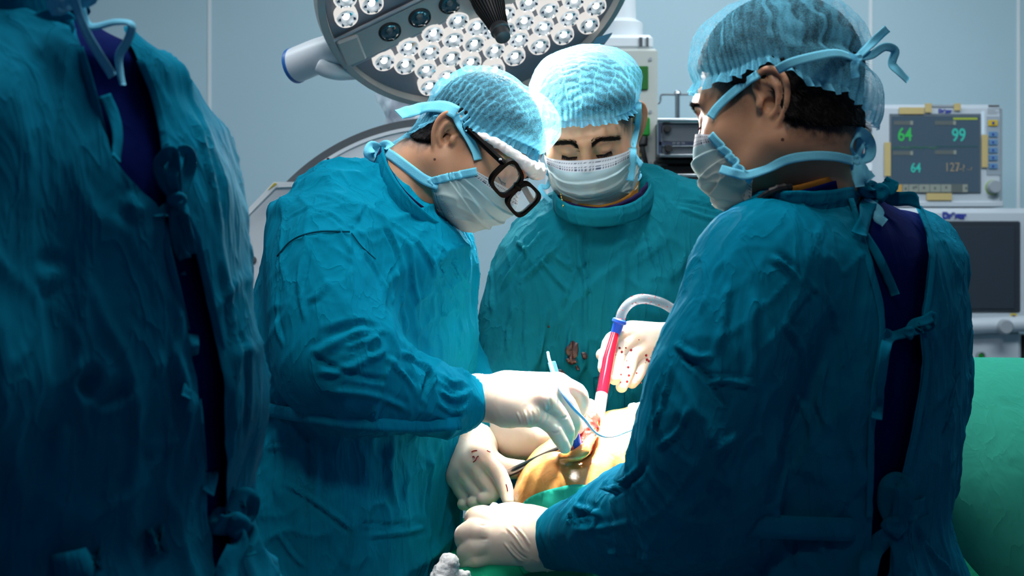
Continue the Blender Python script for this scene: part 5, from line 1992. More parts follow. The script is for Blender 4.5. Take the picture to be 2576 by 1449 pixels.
# cotton wad under the cap edge
rim = cP[70]                     # elastic ring in head coordinates
azs = np.degrees(np.arctan2(rim[:, 0], rim[:, 1]))
wad = [hd1.w(V(r * math.sin(math.radians(a)), -.012 + r2 * math.cos(math.radians(a)), z)) for a, r, r2, z in ((78, .083, .1, .022), (60, .088, .108, .033), (40, .088, .116, .040), (22, .092, .120, .042), (4, .092, .121, .041), (-16, .09, .119, .043), (-40, .086, .112, .045))]
fw = Field(np.min(wad, 0) - .03, np.max(wad, 0) + .03, .002)
fw.tube(wad, [.0025, .004, .005, .0065, .0105, .010, .007], .01, sub=5)
v, q = fw.mesh()
n = fw.grad(v)
v = v + n * (.0028 * (1 - np.abs(vnoise(v * 90, 2))) + .0012 * vnoise(v * 250, 3))[:, None]
mk('cotton_wad', v, q, COTTON, p1)
for sd in (1, -1):
    eyebrow(hd1, p1, sd, [(.012, .097, .019), (.030, .095, .027), (.050, .075, .022)], seed=sd + 5)
    lashes(hd1, p1, sd)
# glasses: frame, temples, lenses
GX = nrm(V(-.36, -.86, .40))                      # towards his right
GU = nrm(R1[:, 2] - GX * (R1[:, 2] @ GX))
GF = np.cross(GU, GX)
GF = GF if GF @ R1[:, 1] > 0 else -GF
gc = P(1295, 475, 2.225)
gl = thing('glasses', '', '', tuple(gc))
del gl['label'], gl['category']
gl.parent = p1
gl.location = Vector(gc) - Vector(wloc(p1))


def lens_outline(s_, w_, h_, n=40):
    o = []
    for k in range(n):
        th = 2 * math.pi * k / n
        c_, s2 = math.cos(th), math.sin(th)
        x = math.copysign(abs(c_) ** .55, c_) * w_ / 2
        y = math.copysign(abs(s2) ** .6, s2) * h_ / 2
        y += .004 * (x / w_) * s_ * (y > 0)
        o.append((x, y))
    return o


for s_ in (1, -1):
    cc = gc + GX * s_ * .0315
    o = lens_outline(s_, .054, .041)
    ring_ = np.array([cc + GX * a + GU * b for a, b in o])
    mb = MB()
    N = len(o)
    vv, ff = [], []
    for off_, sc_ in ((-.003, .95), (-.003, 1.17), (.003, 1.17), (.003, .95)):
        vv += [cc + (p - cc) * sc_ + GF * off_ for p in ring_]
    for j in range(4):
        for k in range(N):
            ff.append((j * N + k, j * N + (k + 1) % N, ((j + 1) % 4) * N + (k + 1) % N, ((j + 1) % 4) * N + k))
    mb.add(vv, ff)
    mb.build('rim', BLACKPL, gl, True)
    mb = MB()
    mb.add([cc + (p - cc) * .965 + GF * .0005 for p in ring_] + [cc + (p - cc) * .965 - GF * .0005 for p in ring_], [tuple(range(N)), tuple(range(N, 2 * N))[::-1]])
    mb.build('lens', MATS.get('clear_lens') or simple('clear_lens', (.8, .85, .88), .03, alpha=.12, spec=.9), gl)
    ho = cc + GX * s_ * .028 + GU * .010
    ep = hd1.w(V(s_ * .081, -.012, .022)) if s_ > 0 else hd1.w(V(s_ * .081, -.012, .022))
    mid = (ho + ep) / 2
    pt = spline(np.array([ho, ho - GF * .010 + GX * s_ * .002, mid, ep]), 6)
    mb = MB().sweep(pt, .0046, 8, up=tuple(GU))
    mb.build('temple', BLACKPL, gl, True)
    if s_ > 0:
        MB().lathe([(.002, 0), (.0022, .001), (.001, .0016)], pt[5] + GX * .0035, tuple(GX), 10).build('rivet', CHROME, gl)
MB().sweep(spline([gc + GX * .009 + GU * .004, gc + GU * .007 + GF * .002, gc - GX * .009 + GU * .004], 6), .0030, 8).build('bridge', BLACKPL, gl, True)

# right hand over the wound, with the knife pencil
c = chain
hp = [c([1345, 1042, 1388, 1072, 1408, 1102, 1421, 1126], 2.122, 2.135), c([1370, 1004, 1404, 1038, 1426, 1082, 1425, 1116], 2.122, 2.15),
      c([1392, 984, 1425, 1012, 1445, 1058, 1436, 1094], 2.135, 2.165), c([1402, 966, 1452, 984, 1462, 1016, 1448, 1054], 2.155, 2.185),
      c([1330, 990, 1400, 1000, 1440, 1035, 1452, 1075], 2.19, 2.205)]
hr = [V(.0125, .0118, .0108, .0088), V(.0125, .012, .0112, .009), V(.0125, .0122, .011, .009), V(.013, .012, .0112, .0092), V(.016, .014, .0125, .011)]
pl = [(P(1275, 985, 2.16), P(1392, 978, 2.145), .026, .0155), (P(1275, 1010, 2.15), P(1366, 1000, 2.128), .028, .017), (P(1278, 1030, 2.15), P(1330, 1045, 2.128), .024, .0165), (P(1275, 1000, 2.17), P(1380, 985, 2.185), .026, .018), (P(1280, 985, 2.16), P(1405, 965, 2.16), .022, .015), (P(1310, 1015, 2.155), P(1385, 1048, 2.148), .022, .013)]
glove('glove', hp, hr, pl, [(P(1202, 1000, 2.17), .0325), (P(1222, 1003, 2.168), .0318), (P(1246, 1004, 2.165), .0305), (P(1266, 1005, 2.162), .0300), (P(1290, 1008, 2.158), .028)], p1, 'right glove blown bright by the lamp', wr=.0007, lines=[([(1300, 1035), (1308, 1055), (1312, 1072)], 3.5, 3), ([(1318, 1030), (1326, 1055), (1330, 1074)], 3, 3), ([(1338, 1030), (1342, 1052), (1340, 1076)], 3, -2.5), ([(1352, 1020), (1358, 1045), (1352, 1070)], 3.5, 3), ([(1370, 1010), (1374, 1040), (1368, 1070)], 3.5, 3.5), ([(1384, 1000), (1386, 1030), (1376, 1060)], 3, -3), ([(1385, 1086), (1398, 1090), (1408, 1084)], 2.5, -2), ([(1408, 1050), (1418, 1052), (1428, 1046)], 2.5, -2)])
mb = MB()
for px, rr in ((1205, .0331), (1212, .0329), (1240, .0316), (1252, .0310), (1258, .0308)):
    cc = P(px, 1002, 2.1675)
    th = np.linspace(0, 2 * np.pi, 40)
    ax_ = nrm(P(1266, 1005, 2.162) - P(1202, 1000, 2.17))
    uu = nrm(np.cross(ax_, V(0, 1, 0)))
    ww = np.cross(ax_, uu)
    mb.sweep(np.array([cc + (uu * math.cos(t) + ww * math.sin(t)) * (rr + .0004 * math.sin(5 * t + px)) + ax_ * .002 * math.sin(2 * t + px) for t in th]), .0011, 6)
mb.build('cuff_fold', GLOVE, p1, True, kind='stuff')
# left hand behind it
hp = [c([1385, 1095, 1415, 1118, 1440, 1120, 1455, 1112], 2.28, 2.255), c([1390, 1085, 1430, 1075, 1455, 1085, 1462, 1108], 2.28, 2.245), c([1395, 1075, 1445, 1052, 1472, 1062, 1468, 1104], 2.285, 2.25),
      c([1395, 1065, 1450, 1025, 1492, 1030, 1482, 1094], 2.29, 2.25), c([1340, 1075, 1400, 1040, 1450, 1040, 1480, 1062], 2.31, 2.28)]
hr = [V(.013, .012, .011, .009)] * 4 + [V(.016, .014, .0125, .011)]
pl = [(P(1300, 1100, 2.345), P(1385, 1090, 2.285), .030, .018), (P(1300, 1085, 2.345), P(1392, 1070, 2.29), .028, .017), (P(1310, 1108, 2.34), P(1375, 1110, 2.285), .024, .016)]
glove('glove', hp, hr, pl, [(P(1275, 1085, 2.375), .037), (P(1300, 1097, 2.35), .032), (P(1320, 1098, 2.335), .029)], p1, 'left glove half hidden behind the right hand', seed=8)
legs(p1, (P(880, 0, DT)[0], DT), YW, .86)
# ------------------------------------------------------------------ second surgeon: facing the camera side, looking down
DT = 2.66
p2 = thing('person', 'surgeon facing front behind the patient, eyes lowered above a white mask, holding the suction tube', 'person', (P(1530, 0, DT)[0], DT, 0))
f = Field((-.17, 2.27, .33), (.50, 2.95, 1.50), 0.0043)
f.stack(rw(DT, [(492, 1525, .09, .06), (535, 1540, .15, .09), (590, 1550, .175, .115), (700, 1545, .19, .135), (850, 1530, .2, .142), (1000, 1522, .195, .142), (1200, 1520, .2, .142), (1449, 1520, .225, .15)]) + [(.34, P(1520, 0, DT)[0], DT, .25, .18)], 0.0)
f.tube([P(1455, 600, 2.64), P(1368, 680, 2.62)], [.080, .062], .04)
f.tube([P(1620, 545, 2.66), P(1775, 585, 2.64)], [.085, .075], .04)
f.tube([P(1360, 680, 2.62), P(1312, 790, 2.6), P(1285, 920, 2.57)], [.068, .066, .060], .04, sub=3)
f.tube([P(1285, 920, 2.57), P(1240, 1030, 2.48), P(1192, 1112, 2.37)], [.060, .052, .040], .03, sub=3)
f.tube([P(1780, 600, 2.64), P(1830, 760, 2.62), P(1840, 930, 2.58)], [.075, .068, .062], .04, sub=3)
f.tube([P(1840, 930, 2.58), P(1790, 930, 2.50), P(1722, 890, 2.41)], [.062, .05, .036], .03, sub=3)
gf2 = f
v, q, n = gown_mesh(f, 1.0, 0.8, 31, belt=1.05)
zb = ZBuf().add(v)
ST2 = [([(1400, 560), (1350, 600), (1290, 680), (1250, 740)], 10, 8), ([(1440, 555), (1400, 620), (1330, 690), (1300, 720)], 8, 8), ([(1460, 560), (1455, 640), (1475, 720), (1470, 860)], 9, 9),
       ([(1475, 560), (1478, 700), (1476, 850)], 6, -7), ([(1420, 600), (1440, 670), (1390, 640)], 8, 7), ([(1350, 640), (1400, 700), (1440, 740)], 8, 7), ([(1480, 640), (1440, 700), (1400, 800)], 8, 7),
       ([(1250, 620), (1230, 700), (1240, 800)], 9, 7), ([(1290, 760), (1275, 850), (1300, 940)], 9, 8), ([(1320, 720), (1310, 850), (1330, 950)], 8, -7), ([(1380, 760), (1365, 850), (1355, 930)], 9, 8),
       ([(1620, 560), (1640, 640), (1660, 700)], 7, -6), ([(1650, 560), (1680, 640), (1690, 720)], 8, 6), ([(1700, 520), (1760, 540), (1830, 560)], 8, 5), ([(1680, 500), (1770, 515), (1840, 540)], 6, -6),
       ([(1560, 620), (1570, 700), (1550, 800)], 10, 5), ([(1440, 800), (1430, 880), (1420, 960)], 9, 7), ([(1475, 850), (1470, 920), (1440, 960)], 7, 8), ([(1290, 600), (1330, 640), (1300, 690)], 9, 7)]
v = fold(v, n, zb, ST2, gain=1.5, tight=.8)
mk('gown', v, q, GOWN_B, p2)
zb = ZBuf().add(v)
# blood stains soaked into the gown front
for k, (px, py, a, b, ang) in enumerate(((1440, 882, 16, 24, .3), (1437, 908, 13, 9, .2), (1470, 895, 7, 10, -.4), (1408, 938, 16, 8, .3), (1380, 822, 3, 3, 0), (1400, 920, 6, 3, .5), (1452, 925, 8, 4, 1))):
    d = zb.depth(px, py)
    th = np.linspace(0, 2 * np.pi, 36, endpoint=False)
    rr = 1 + .22 * vnoise(np.stack([np.cos(th) * 2 + k * 7, np.sin(th) * 2, th * 0], 1), 3)
    rows = []
    for s_, dz in ((1.0, .0002), (.85, .0012), (.4, .0015), (.02, .0016)):
        pp = []
        for t, r in zip(th, rr):
            x, y = a * math.cos(t) * r * s_, b * math.sin(t) * r * s_
            qx, qy = px + x * math.cos(ang) - y * math.sin(ang), py + x * math.sin(ang) + y * math.cos(ang)
            dd = zb.depth(qx, qy) or d
            dd = min(dd, d + .01)
            pp.append(P(qx, qy, (dd * .5 + d * .5) - dz - .002))
        rows.append(np.array(pp))
    idx = np.arange(4 * 36).reshape(4, 36)
    qq = np.vstack([np.stack([idx[i], np.roll(idx[i], -1), np.roll(idx[i + 1], -1), idx[i + 1]], 1) for i in range(3)])
    mk('blood_stain', np.vstack(rows), qq, DRYBLOOD, p2)
# pocket on the gown front, sewn on
pk = zb.depth(1545, 1000)
seam([(1493, 950), (1496, 1000), (1500, 1060)], 2.2, .001, GOWND, 'pocket_seam', p2, zb)
seam([(1493, 950), (1560, 940), (1640, 935)], 2.2, .001, GOWND, 'pocket_seam', p2, zb)
seam([(1500, 1061), (1560, 1056), (1640, 1045)], 2.5, .001, GOWND, 'pocket_seam', p2, zb)
seam([(1569, 940), (1571, 1000), (1570, 1052)], 2.2, .001, GOWND, 'pocket_seam', p2, zb)
# head
F2, U2 = (-.10, -.90, -.40), (-.12, -.40, .92)
F2, U2 = turn(F2, U2, 9)
R2 = frame(F2, U2)
O2 = P(1480, 322, 2.565)
hd2 = Head(O2, F2, U2, [(O2 + R2 @ V(0, -.028, -.045), .058), (P(1508, 470, 2.60), .058), (P(1522, 570, 2.63), .075)], .0021, jaw=1.04, flare=42, earsize=1.22)
hd2.hairy = hd2.skin_attr(1.0, 0.5)
body(p2, hd2, gf2)
hair_obj(hd2, p2, 1800, .007)
cv, cq, lay, cP2 = hd2.cap([(0, .056), (45, .048), (80, .040), (105, .038), (135, .0), (180, -.034), (225, .0), (255, .038), (285, .040), (330, .05)],
                           [(0, .010), (60, .016), (90, .018), (180, .012), (270, .024), (300, .018)], 8, .008, 13, .0009, 52, .0016)
mk('cap', cv, cq, CAPM, p2, attrs={'layers': lay})
zh2 = ZBuf(6).add(hd2.w(hd2.v))
mv, mq, mp = hd2.mask(top=(-.008, -.020), side=(.070, .040, .012), seed=12, col=((.70, .76, .82), (.42, .62, .68), (.56, .62, .58)))
mk('mask', mv, mq, MASKM, p2, attrs={'paint': mp})
edge_strip(hd2, 1, .013, p2)
edge_strip(hd2, -1, .013, p2)
zm2 = ZBuf(6).add(hd2.w(hd2.v)).add(cv).add(mv)
draw_tie([(1591, 372), (1600, 330), (1606, 290), (1606, 258)], 16, zm2, p2, .003)
draw_tie([(1585, 455), (1590, 410), (1592, 372)], 20, zm2, p2, .004)
# loose lower ties: a loop at the left, a white fold at the right
cr_, cl_ = hd2.maskG[-10, -1], hd2.maskG[-10, 0]
dr_, dl_ = cr_[1] - .004, cl_[1] - .004
v_, q_ = ribbon(spline([cr_ + V(.002, -.003, .002), P(1376, 470, dr_), P(1362, 468, dr_), P(1360, 478, dr_ - .003), P(1372, 494, dr_ - .003), P(1384, 506, dr_)], 6), .0075, V(0, -1, .2), .0012, 3)
mk('mask_tie', v_, q_, TIEM, p2)
v_, q_ = ribbon(spline([cl_ + V(-.002, -.003, -.002), P(1598, 450, dl_), P(1606, 440, dl_ + .02), P(1600, 428, dl_ + .05)], 6), .012, V(0.2, -1, .4), .0012, 3)
mk('mask_tie', v_, q_, TIEM, p2)
nax2 = nrm(P(1508, 440, 2.59) - P(1522, 570, 2.63))
lp = [P(1386, 508, 2.57), P(1410, 540, 2.52), P(1470, 556, 2.49), P(1540, 556, 2.49), P(1610, 538, 2.52), P(1652, 492, 2.58), P(1640, 458, 2.68), P(1530, 440, 2.74), P(1410, 470, 2.68)]
lp = [p + (p - np.mean(lp, 0)) * -.07 + nax2 * .002 for p in lp]
collar('gown_collar', lp, nax2 + V(0, .1, 0), .017, GOWN_B, p2, .0025, .22, 7, .0018)
lp = [P(1402, 500, 2.585), P(1440, 530, 2.53), P(1520, 540, 2.515), P(1590, 515, 2.53), P(1628, 480, 2.59), P(1622, 446, 2.66), P(1530, 430, 2.70), P(1420, 455, 2.66)]
collar('undershirt_collar', lp, nax2, .014, NAVYRIB, p2, .003, 0, 8, .002)
lp = [P(1412, 500, 2.59), P(1450, 525, 2.545), P(1520, 532, 2.53), P(1580, 508, 2.545), P(1606, 462, 2.60), P(1600, 438, 2.65), P(1530, 430, 2.68), P(1430, 455, 2.65)]
collar('shirt_piping', lp, nax2, .012, MUSTARD, p2, .002, 0, 9, .001)
mb = MB()
pa = spline([P(1411, 486, 2.53), P(1413, 500, 2.525), P(1418, 510, 2.522), P(1416, 520, 2.52)], 4)
for i, p in enumerate(pa):
    mb.lathe([(.0004, -.0012), (.0013, 0), (.0004, .0012)], p, (1, .3, (-1) ** i), 8)
mb.build('neck_chain', GOLD, p2, True)
for sd in (1, -1):
    eyebrow(hd2, p2, sd, [(.011, .098, .0155), (.030, .0965, .0215), (.055, .076, .0150)], .0095, 900, seed=sd + 15)
    lashes(hd2, p2, sd, 90)
# left hand with the suction tube
D4 = 2.34
hp = [c([1643, 893, 1616, 918, 1602, 945, 1590, 963], 2.375, 2.345), c([1630, 872, 1592, 896, 1578, 938, 1564, 973], 2.37, 2.33), c([1603, 850, 1560, 878, 1550, 918, 1546, 953], 2.368, 2.325),
      c([1582, 836, 1540, 855, 1526, 892, 1519, 926], 2.368, 2.325), c([1640, 850, 1580, 870, 1540, 885, 1516, 893], 2.41, 2.35)]
hr = [V(.0125, .0115, .0108, .0090), V(.0128, .0120, .0112, .0092), V(.0128, .0122, .0112, .0094), V(.0128, .0122, .0112, .0094), V(.016, .014, .0125, .0105)]
pl = [(P(1672, 852, 2.40), P(1585, 832, 2.372), .022, .0145), (P(1676, 862, 2.40), P(1605, 846, 2.372), .024, .0155), (P(1680, 872, 2.40), P(1632, 866, 2.374), .024, .0155), (P(1685, 885, 2.40), P(1645, 888, 2.378), .022, .0145)]
gl4, v4 = glove('glove', hp, hr, pl, [(P(1735, 892, 2.42), .036), (P(1700, 878, 2.41), .030), (P(1680, 868, 2.40), .027)], p2, 'left glove flecked with blood', seed=5)
zg = ZBuf(4).add(v4)
r_ = np.random.default_rng(4)
for k in range(26):
    px, py = r_.uniform(1515, 1640), r_.uniform(850, 965)
    d = zg.depth(px, py)
    if d is None or d > 2.375:
        continue
    rr = r_.choice([.0006, .0009, .0014, .002])
    MB().lathe([(rr, 0), (rr * .8, .0005), (rr * .2, .0008)], P(px, py, d - .0006), (0, -1, .1), 8).build('blood_speck', BLOOD, p2, True)
# right hand with the retractor
hp = [c([1146, 1192, 1160, 1232, 1182, 1262, 1166, 1268], 2.285, 2.275), c([1162, 1176, 1188, 1222, 1212, 1254, 1190, 1264], 2.275, 2.265), c([1182, 1158, 1214, 1204, 1240, 1240, 1216, 1254], 2.268, 2.258),
      c([1204, 1142, 1250, 1186, 1270, 1226, 1280, 1260], 2.265, 2.24), c([1215, 1140, 1258, 1172, 1290, 1180, 1312, 1178], 2.31, 2.27)]
hr = [V(.0125, .0125, .0120, .0098), V(.0130, .0130, .0122, .0100), V(.0135, .0132, .0125, .0100), V(.0135, .0128, .0118, .0096), V(.016, .0155, .0155, .0125)]
pl = [(P(1190, 1128, 2.33), P(1150, 1192, 2.288), .026, .0155), (P(1192, 1130, 2.33), P(1166, 1176, 2.28), .027, .016), (P(1194, 1130, 2.33), P(1186, 1160, 2.272), .027, .0165), (P(1198, 1130, 2.33), P(1206, 1144, 2.27), .026, .016), (P(1150, 1192, 2.288), P(1206, 1144, 2.27), .015, .0155)]
gl3, v3 = glove('glove', hp, hr, pl, [(P(1192, 1105, 2.375), .038), (P(1192, 1118, 2.35), .032), (P(1192, 1128, 2.335), .029)], p2, 'right glove gripping the retractor', seed=9)
zg = ZBuf(4).add(v3)
for pts in ([(1190, 1163), (1196, 1158), (1200, 1150), (1204, 1147)], [(1188, 1150), (1192, 1148), (1194, 1152)], [(1273, 1218), (1276, 1228), (1277, 1236)], [(1186, 1137), (1192, 1134), (1200, 1133)], [(1225, 1133), (1230, 1136), (1234, 1137)]):
    MB().sweep(zg.path(pts, .0003, 4), .0007, 6).build('blood_streak', BLOOD, p2, True)
legs(p2, (P(1525, 0, DT)[0], DT), math.pi, .86)
# ------------------------------------------------------------------ third surgeon: near right, seen from behind in left profile
DT = 1.92
p3 = thing('person', 'nearest surgeon on the right, back turned, head in left profile', 'person', (P(2100, 0, DT)[0], DT, 0))
f = Field((.02, 1.58, .33), (.66, 2.50, 1.48), 0.0040)
YW = math.radians(53)
f.stack(rw(DT, [(505, 2075, .08, .05), (540, 2085, .14, .088), (600, 2098, .182, .118), (750, 2108, .195, .135), (950, 2105, .195, .138), (1150, 2098, .185, .136), (1310, 2085, .18, .132), (1449, 2085, .205, .145)]) + [(.34, P(2085, 0, DT)[0], DT, .25, .18)], YW)
f.tube([P(2015, 602, 1.86), P(1918, 698, 1.77)], [.060, .072], .04)
f.tube([P(2130, 600, 1.94), P(2262, 672, 2.04)], [.075, .070], .04)
f.tube([P(1965, 570, 1.84), P(2040, 556, 1.86)], [.055, .045], .04)
f.tube([P(1918, 700, 1.765), P(1864, 812, 1.74), P(1802, 950, 1.725), P(1768, 1120, 1.735), P(1752, 1240, 1.775)], [.074, .074, .073, .076, .080], .04, sub=3)
f.tube([P(1752, 1240, 1.775), P(1660, 1300, 1.88), P(1560, 1318, 1.98), P(1460, 1350, 2.07), P(1392, 1356, 2.12)], [.080, .072, .064, .049, .037], .03, sub=3)
f.tube([P(2262, 672, 2.04), P(2296, 850, 2.08), P(2285, 1040, 2.12), P(2225, 1180, 2.2)], [.070, .074, .074, .064], .04, sub=3)
f.tube([P(2225, 1180, 2.2), P(2150, 1190, 2.30), P(2060, 1180, 2.40)], [.064, .055, .04], .03, sub=3)
gf3 = f
v, q, n = gown_mesh(f, 1.0, .75, 51, belt=1.02)
zb = ZBuf().add(v)
ST3 = [([(1830, 700), (1820, 800), (1800, 900)], 14, 8), ([(1900, 720), (1890, 850), (1900, 1000)], 16, 8), ([(1960, 640), (2020, 700), (2060, 760)], 10, -9), ([(1930, 640), (2010, 690), (2050, 740)], 12, 8),
       ([(1690, 860), (1720, 880), (1760, 900), (1800, 890)], 10, 9), ([(1700, 890), (1750, 920), (1800, 960)], 8, -9), ([(1660, 940), (1640, 1010), (1625, 1100)], 8, 8), ([(1690, 900), (1670, 1000), (1640, 1090)], 9, 8),
       ([(1690, 960), (1660, 1040), (1640, 1120)], 6, -7), ([(1700, 880), (1780, 960), (1850, 1050)], 5, -6), ([(1740, 1010), (1700, 1090), (1640, 1130)], 10, 8), ([(1610, 1170), (1560, 1220), (1500, 1240)], 12, 11),
       ([(1640, 1150), (1590, 1210), (1510, 1260)], 9, -10), ([(1540, 1190), (1525, 1220), (1550, 1240)], 9, 10), ([(1430, 1270), (1470, 1280), (1520, 1300)], 10, 9), ([(1410, 1300), (1440, 1300), (1480, 1290)], 7, -9),
       ([(1420, 1330), (1500, 1330), (1600, 1310)], 11, 9), ([(1500, 1380), (1600, 1400), (1700, 1390)], 12, 8), ([(1780, 960), (1840, 960), (1910, 975)], 9, 8), ([(1870, 1090), (1800, 1140), (1790, 1220)], 14, 9),
       ([(1960, 800), (2010, 860), (2030, 950)], 14, 7), ([(2060, 700), (2110, 820), (2130, 960)], 12, 7), ([(1990, 980), (2040, 1060), (2030, 1160)], 12, 8), ([(2080, 900), (2060, 1000), (2090, 1100)], 12, 8),
       ([(2140, 980), (2130, 1080), (2160, 1180)], 10, 7), ([(1960, 1060), (1980, 1150), (1960, 1250)], 12, 7), ([(2360, 680), (2380, 800), (2370, 950)], 8, 5), ([(2390, 760), (2400, 900), (2370, 1080)], 8, 6),
       ([(2340, 850), (2350, 980), (2330, 1100)], 8, 6), ([(2410, 880), (2400, 1010), (2360, 1120)], 8, -7), ([(2330, 1000), (2310, 1090), (2290, 1180)], 8, 6), ([(1930, 1320), (1940, 1449)], 10, 7),
       ([(2000, 1340), (1990, 1449)], 9, -7), ([(2300, 1300), (2340, 1380), (2400, 1449)], 9, 8), ([(2290, 1330), (2310, 1449)], 7, -7), ([(2060, 1330), (2080, 1449)], 10, 7), ([(1830, 640), (1790, 700), (1760, 800)], 12, 6)]
v = fold(v, n, zb, ST3, gain=1.5, tight=.85)
OPEN3 = [(2110, 440), (2150, 500), (2172, 565), (2195, 650), (2222, 750), (2232, 820), (2226, 900), (2208, 1000), (2202, 1100), (2200, 1200), (2198, 1300), (2196, 1449), (2236, 1449), (2240, 1300), (2262, 1210), (2290, 1100), (2312, 980),
         (2320, 900), (2312, 830), (2326, 740), (2336, 640), (2325, 560), (2300, 500), (2240, 440)]
v, q = cut(v, q, OPEN3, keep_far=2.1)
mk('gown', v, q, GOWN, p3)
zb = ZBuf().add(v)
# scrub top seen through the open back
F0 = f.F.copy()
F_keep = f.F
f.F = F0 + 0.014
f.stack(rw(1.885, [(468, 2075, .060, .056), (520, 2078, .072, .062), (600, 2092, .11, .085)]), YW, k=.02)
sv, sq = f.mesh()
f.F = F_keep
keep = (sv[:, 2] > .80)
sq = sq[keep[sq].all(1)]
sv, sq = compact(sv, sq)
sv = relax(sv, sq, 4)
sv = sv + vnormals(sv, sq) * (0.006 * (1 - np.abs(vnoise(sv * V(9, 9, 3), 4))) ** 2)[:, None]
mk('scrub_top', sv, sq, NAVY, p3)
zs = ZBuf().add(sv).add(v)


def hem(pts, wpx, mat, parent, zb, off=.002, name='hem'):
    pa = zb.path(pts, off, 5, smooth=10)
    w_ = wpx * pa[:, 1].mean() / FPX
    v_, q_ = ribbon(pa, w_, V(.2, -1, .05), .003, 4, curl=-.04)
    return mk(name, v_, q_, mat, parent)


hem([(2140, 500), (2160, 565), (2182, 650), (2208, 750), (2219, 820), (2213, 900), (2196, 1000), (2190, 1100), (2188, 1200), (2186, 1300)], 15, GOWN, p3, zb)
hem([(2312, 520), (2334, 575), (2346, 640), (2338, 740), (2324, 830), (2332, 900), (2324, 980), (2302, 1100), (2276, 1205), (2254, 1290)], 15, GOWN, p3, zb)
# head
F3, U3 = (-.855, .46, -.24), (-.21, .112, .97)
R3 = frame(F3, U3)
ear3 = P(1944, 247, 1.76)
O3 = ear3 - R3 @ V(-.084, -.024, -.008) * .94
hd3 = Head(O3, F3, U3, [(O3 + R3 @ V(0, -.028, -.045), .058), (P(2022, 430, 1.84), .060), (P(2050, 545, 1.87), .062)], .0018, jaw=1.06, wide=1.02, earsize=1.2, flare=6, sc=.94)
hd3.hairy = hd3.skin_attr(1.0, 1.0)
body(p3, hd3, gf3)
hair_obj(hd3, p3, 5200, .010)


def bag3(az, S):
    a = (az + 180) % 360 - 180
    back = np.exp(-(((np.abs(a) - 180 + 0) / 42.0) ** 2))
    return .022 * back * np.exp(-((S - .95) / .16) ** 2) - .016 * back * np.exp(-((S - .74) / .06) ** 2)


cv, cq, lay, cP3 = hd3.cap([(0, .050), (-40, .044), (-75, .040), (-105, .040), (-130, .004), (-155, -.012), (180, -.046), (150, -.02), (105, .040), (75, .040), (40, .044)],
                           [(0, .014), (-45, .008), (-90, .008), (-135, .008), (180, .010), (90, .008), (45, .008)], 21, .012, 5, .0002, 60, .0020, gaps=bag3, ladder=.12, streaks=[(-108, 2.2), (-122, 5.5), (-143, 1.8), (-157, 3), (-172, 2), (-78, .9), (-66, .7), (-54, .7), (-42, .7), (-30, .7), (-18, .7), (60, 2), (100, 3), (140, 2)])
mk('cap', cv, cq, CAPM, p3, attrs={'layers': lay})
zh3 = ZBuf(6).add(hd3.w(hd3.v))
zc3 = ZBuf(6).add(cv).add(hd3.w(hd3.v))
mv, mq, mp = hd3.mask(top=(-.012, -.026), bot=(-.140, -.092), proj=(.100, .112, .112, .106, .086, .045), side=(.072, .062, .026), seed=22, col=((.60, .66, .72), (.36, .60, .66), (.62, .62, .54)))
mk('mask', mv, mq, MASKM, p3, attrs={'paint': mp})
edge_strip(hd3, -1, .010, p3)
edge_strip(hd3, 1, .010, p3)
zm3 = ZBuf(6).add(hd3.w(hd3.v)).add(mv)
for sd in (1, -1):
    eyebrow(hd3, p3, sd, [(.010, .098, .017), (.028, .0965, .024), (.054, .076, .018)], .0055, 480, seed=sd + 25)
    lashes(hd3, p3, sd, 60)
draw_tie([(1786, 296), (1805, 270), (1840, 236), (1880, 205), (1908, 186)], 24, zh3, p3, .005, nd=(-.4, -1, .3))
v_, q_ = ribbon(spline([P(1955, 176, 1.735), P(1990, 158, 1.725), P(2050, 142, 1.725), P(2105, 134, 1.735), P(2150, 146, 1.76)], 8), 24 * 1.74 / FPX, V(.1, -1, .1), .0012, 4, twist=np.linspace(-.3, .5, 33))
mk('mask_tie', v_, q_, TIEM, p3)
knot_bow((2156, 146), [], [[(2156, 146), (2185, 118, .0), (2210, 92, .0), (2232, 72, .0)], [(2156, 146), (2190, 140, 0), (2225, 118, .005), (2252, 128, .0), (2244, 160, -.005), (2262, 182, 0), (2284, 204, 0)], [(2156, 150), (2148, 170, .01), (2152, 196, .012)]], 1.765, .0095, TIEM, p3, name='tie_knot', knot=.008)
draw_tie([(1812, 425), (1850, 436), (1880, 440), (1930, 425), (1980, 402), (2040, 392), (2100, 394), (2146, 404)], 24, zm3, p3, .005, twist=[.3, -.5, .2, .4, -.2, .2, 0, 0], nd=(-.2, -1, .1))
knot_bow((2150, 402), [[(2150, 402), (2132, 375, .012), (2140, 345, .012), (2165, 334, .01), (2188, 360, .0), (2186, 395, .0), (2150, 402)]],
         [[(2150, 402), (2158, 440, .012), (2162, 470, .012)], [(2150, 402), (2172, 430, .008), (2190, 452, .006)], [(2155, 395), (2162, 365, .004), (2172, 352, .004)]], 1.80, .013, TIEM, p3, name='tie_knot', knot=.010)
nax3 = nrm(P(2022, 400, 1.84) - P(2060, 540, 1.88))
lp = [P(1886, 520, 1.86), P(1925, 512, 1.79), P(2000, 512, 1.765), P(2080, 510, 1.775), P(2140, 500, 1.81), P(2180, 490, 1.88), P(2120, 470, 1.97), P(2000, 470, 1.99), P(1910, 495, 1.95)]
collar('gown_collar', lp, nax3, .016, GOWN, p3, .003, .1, 13, .001)
lp = [P(1900, 515, 1.86), P(1950, 510, 1.80), P(2020, 500, 1.785), P(2090, 480, 1.79), P(2150, 458, 1.83), P(2175, 452, 1.89), P(2110, 455, 1.95), P(2000, 465, 1.96), P(1920, 490, 1.93)]
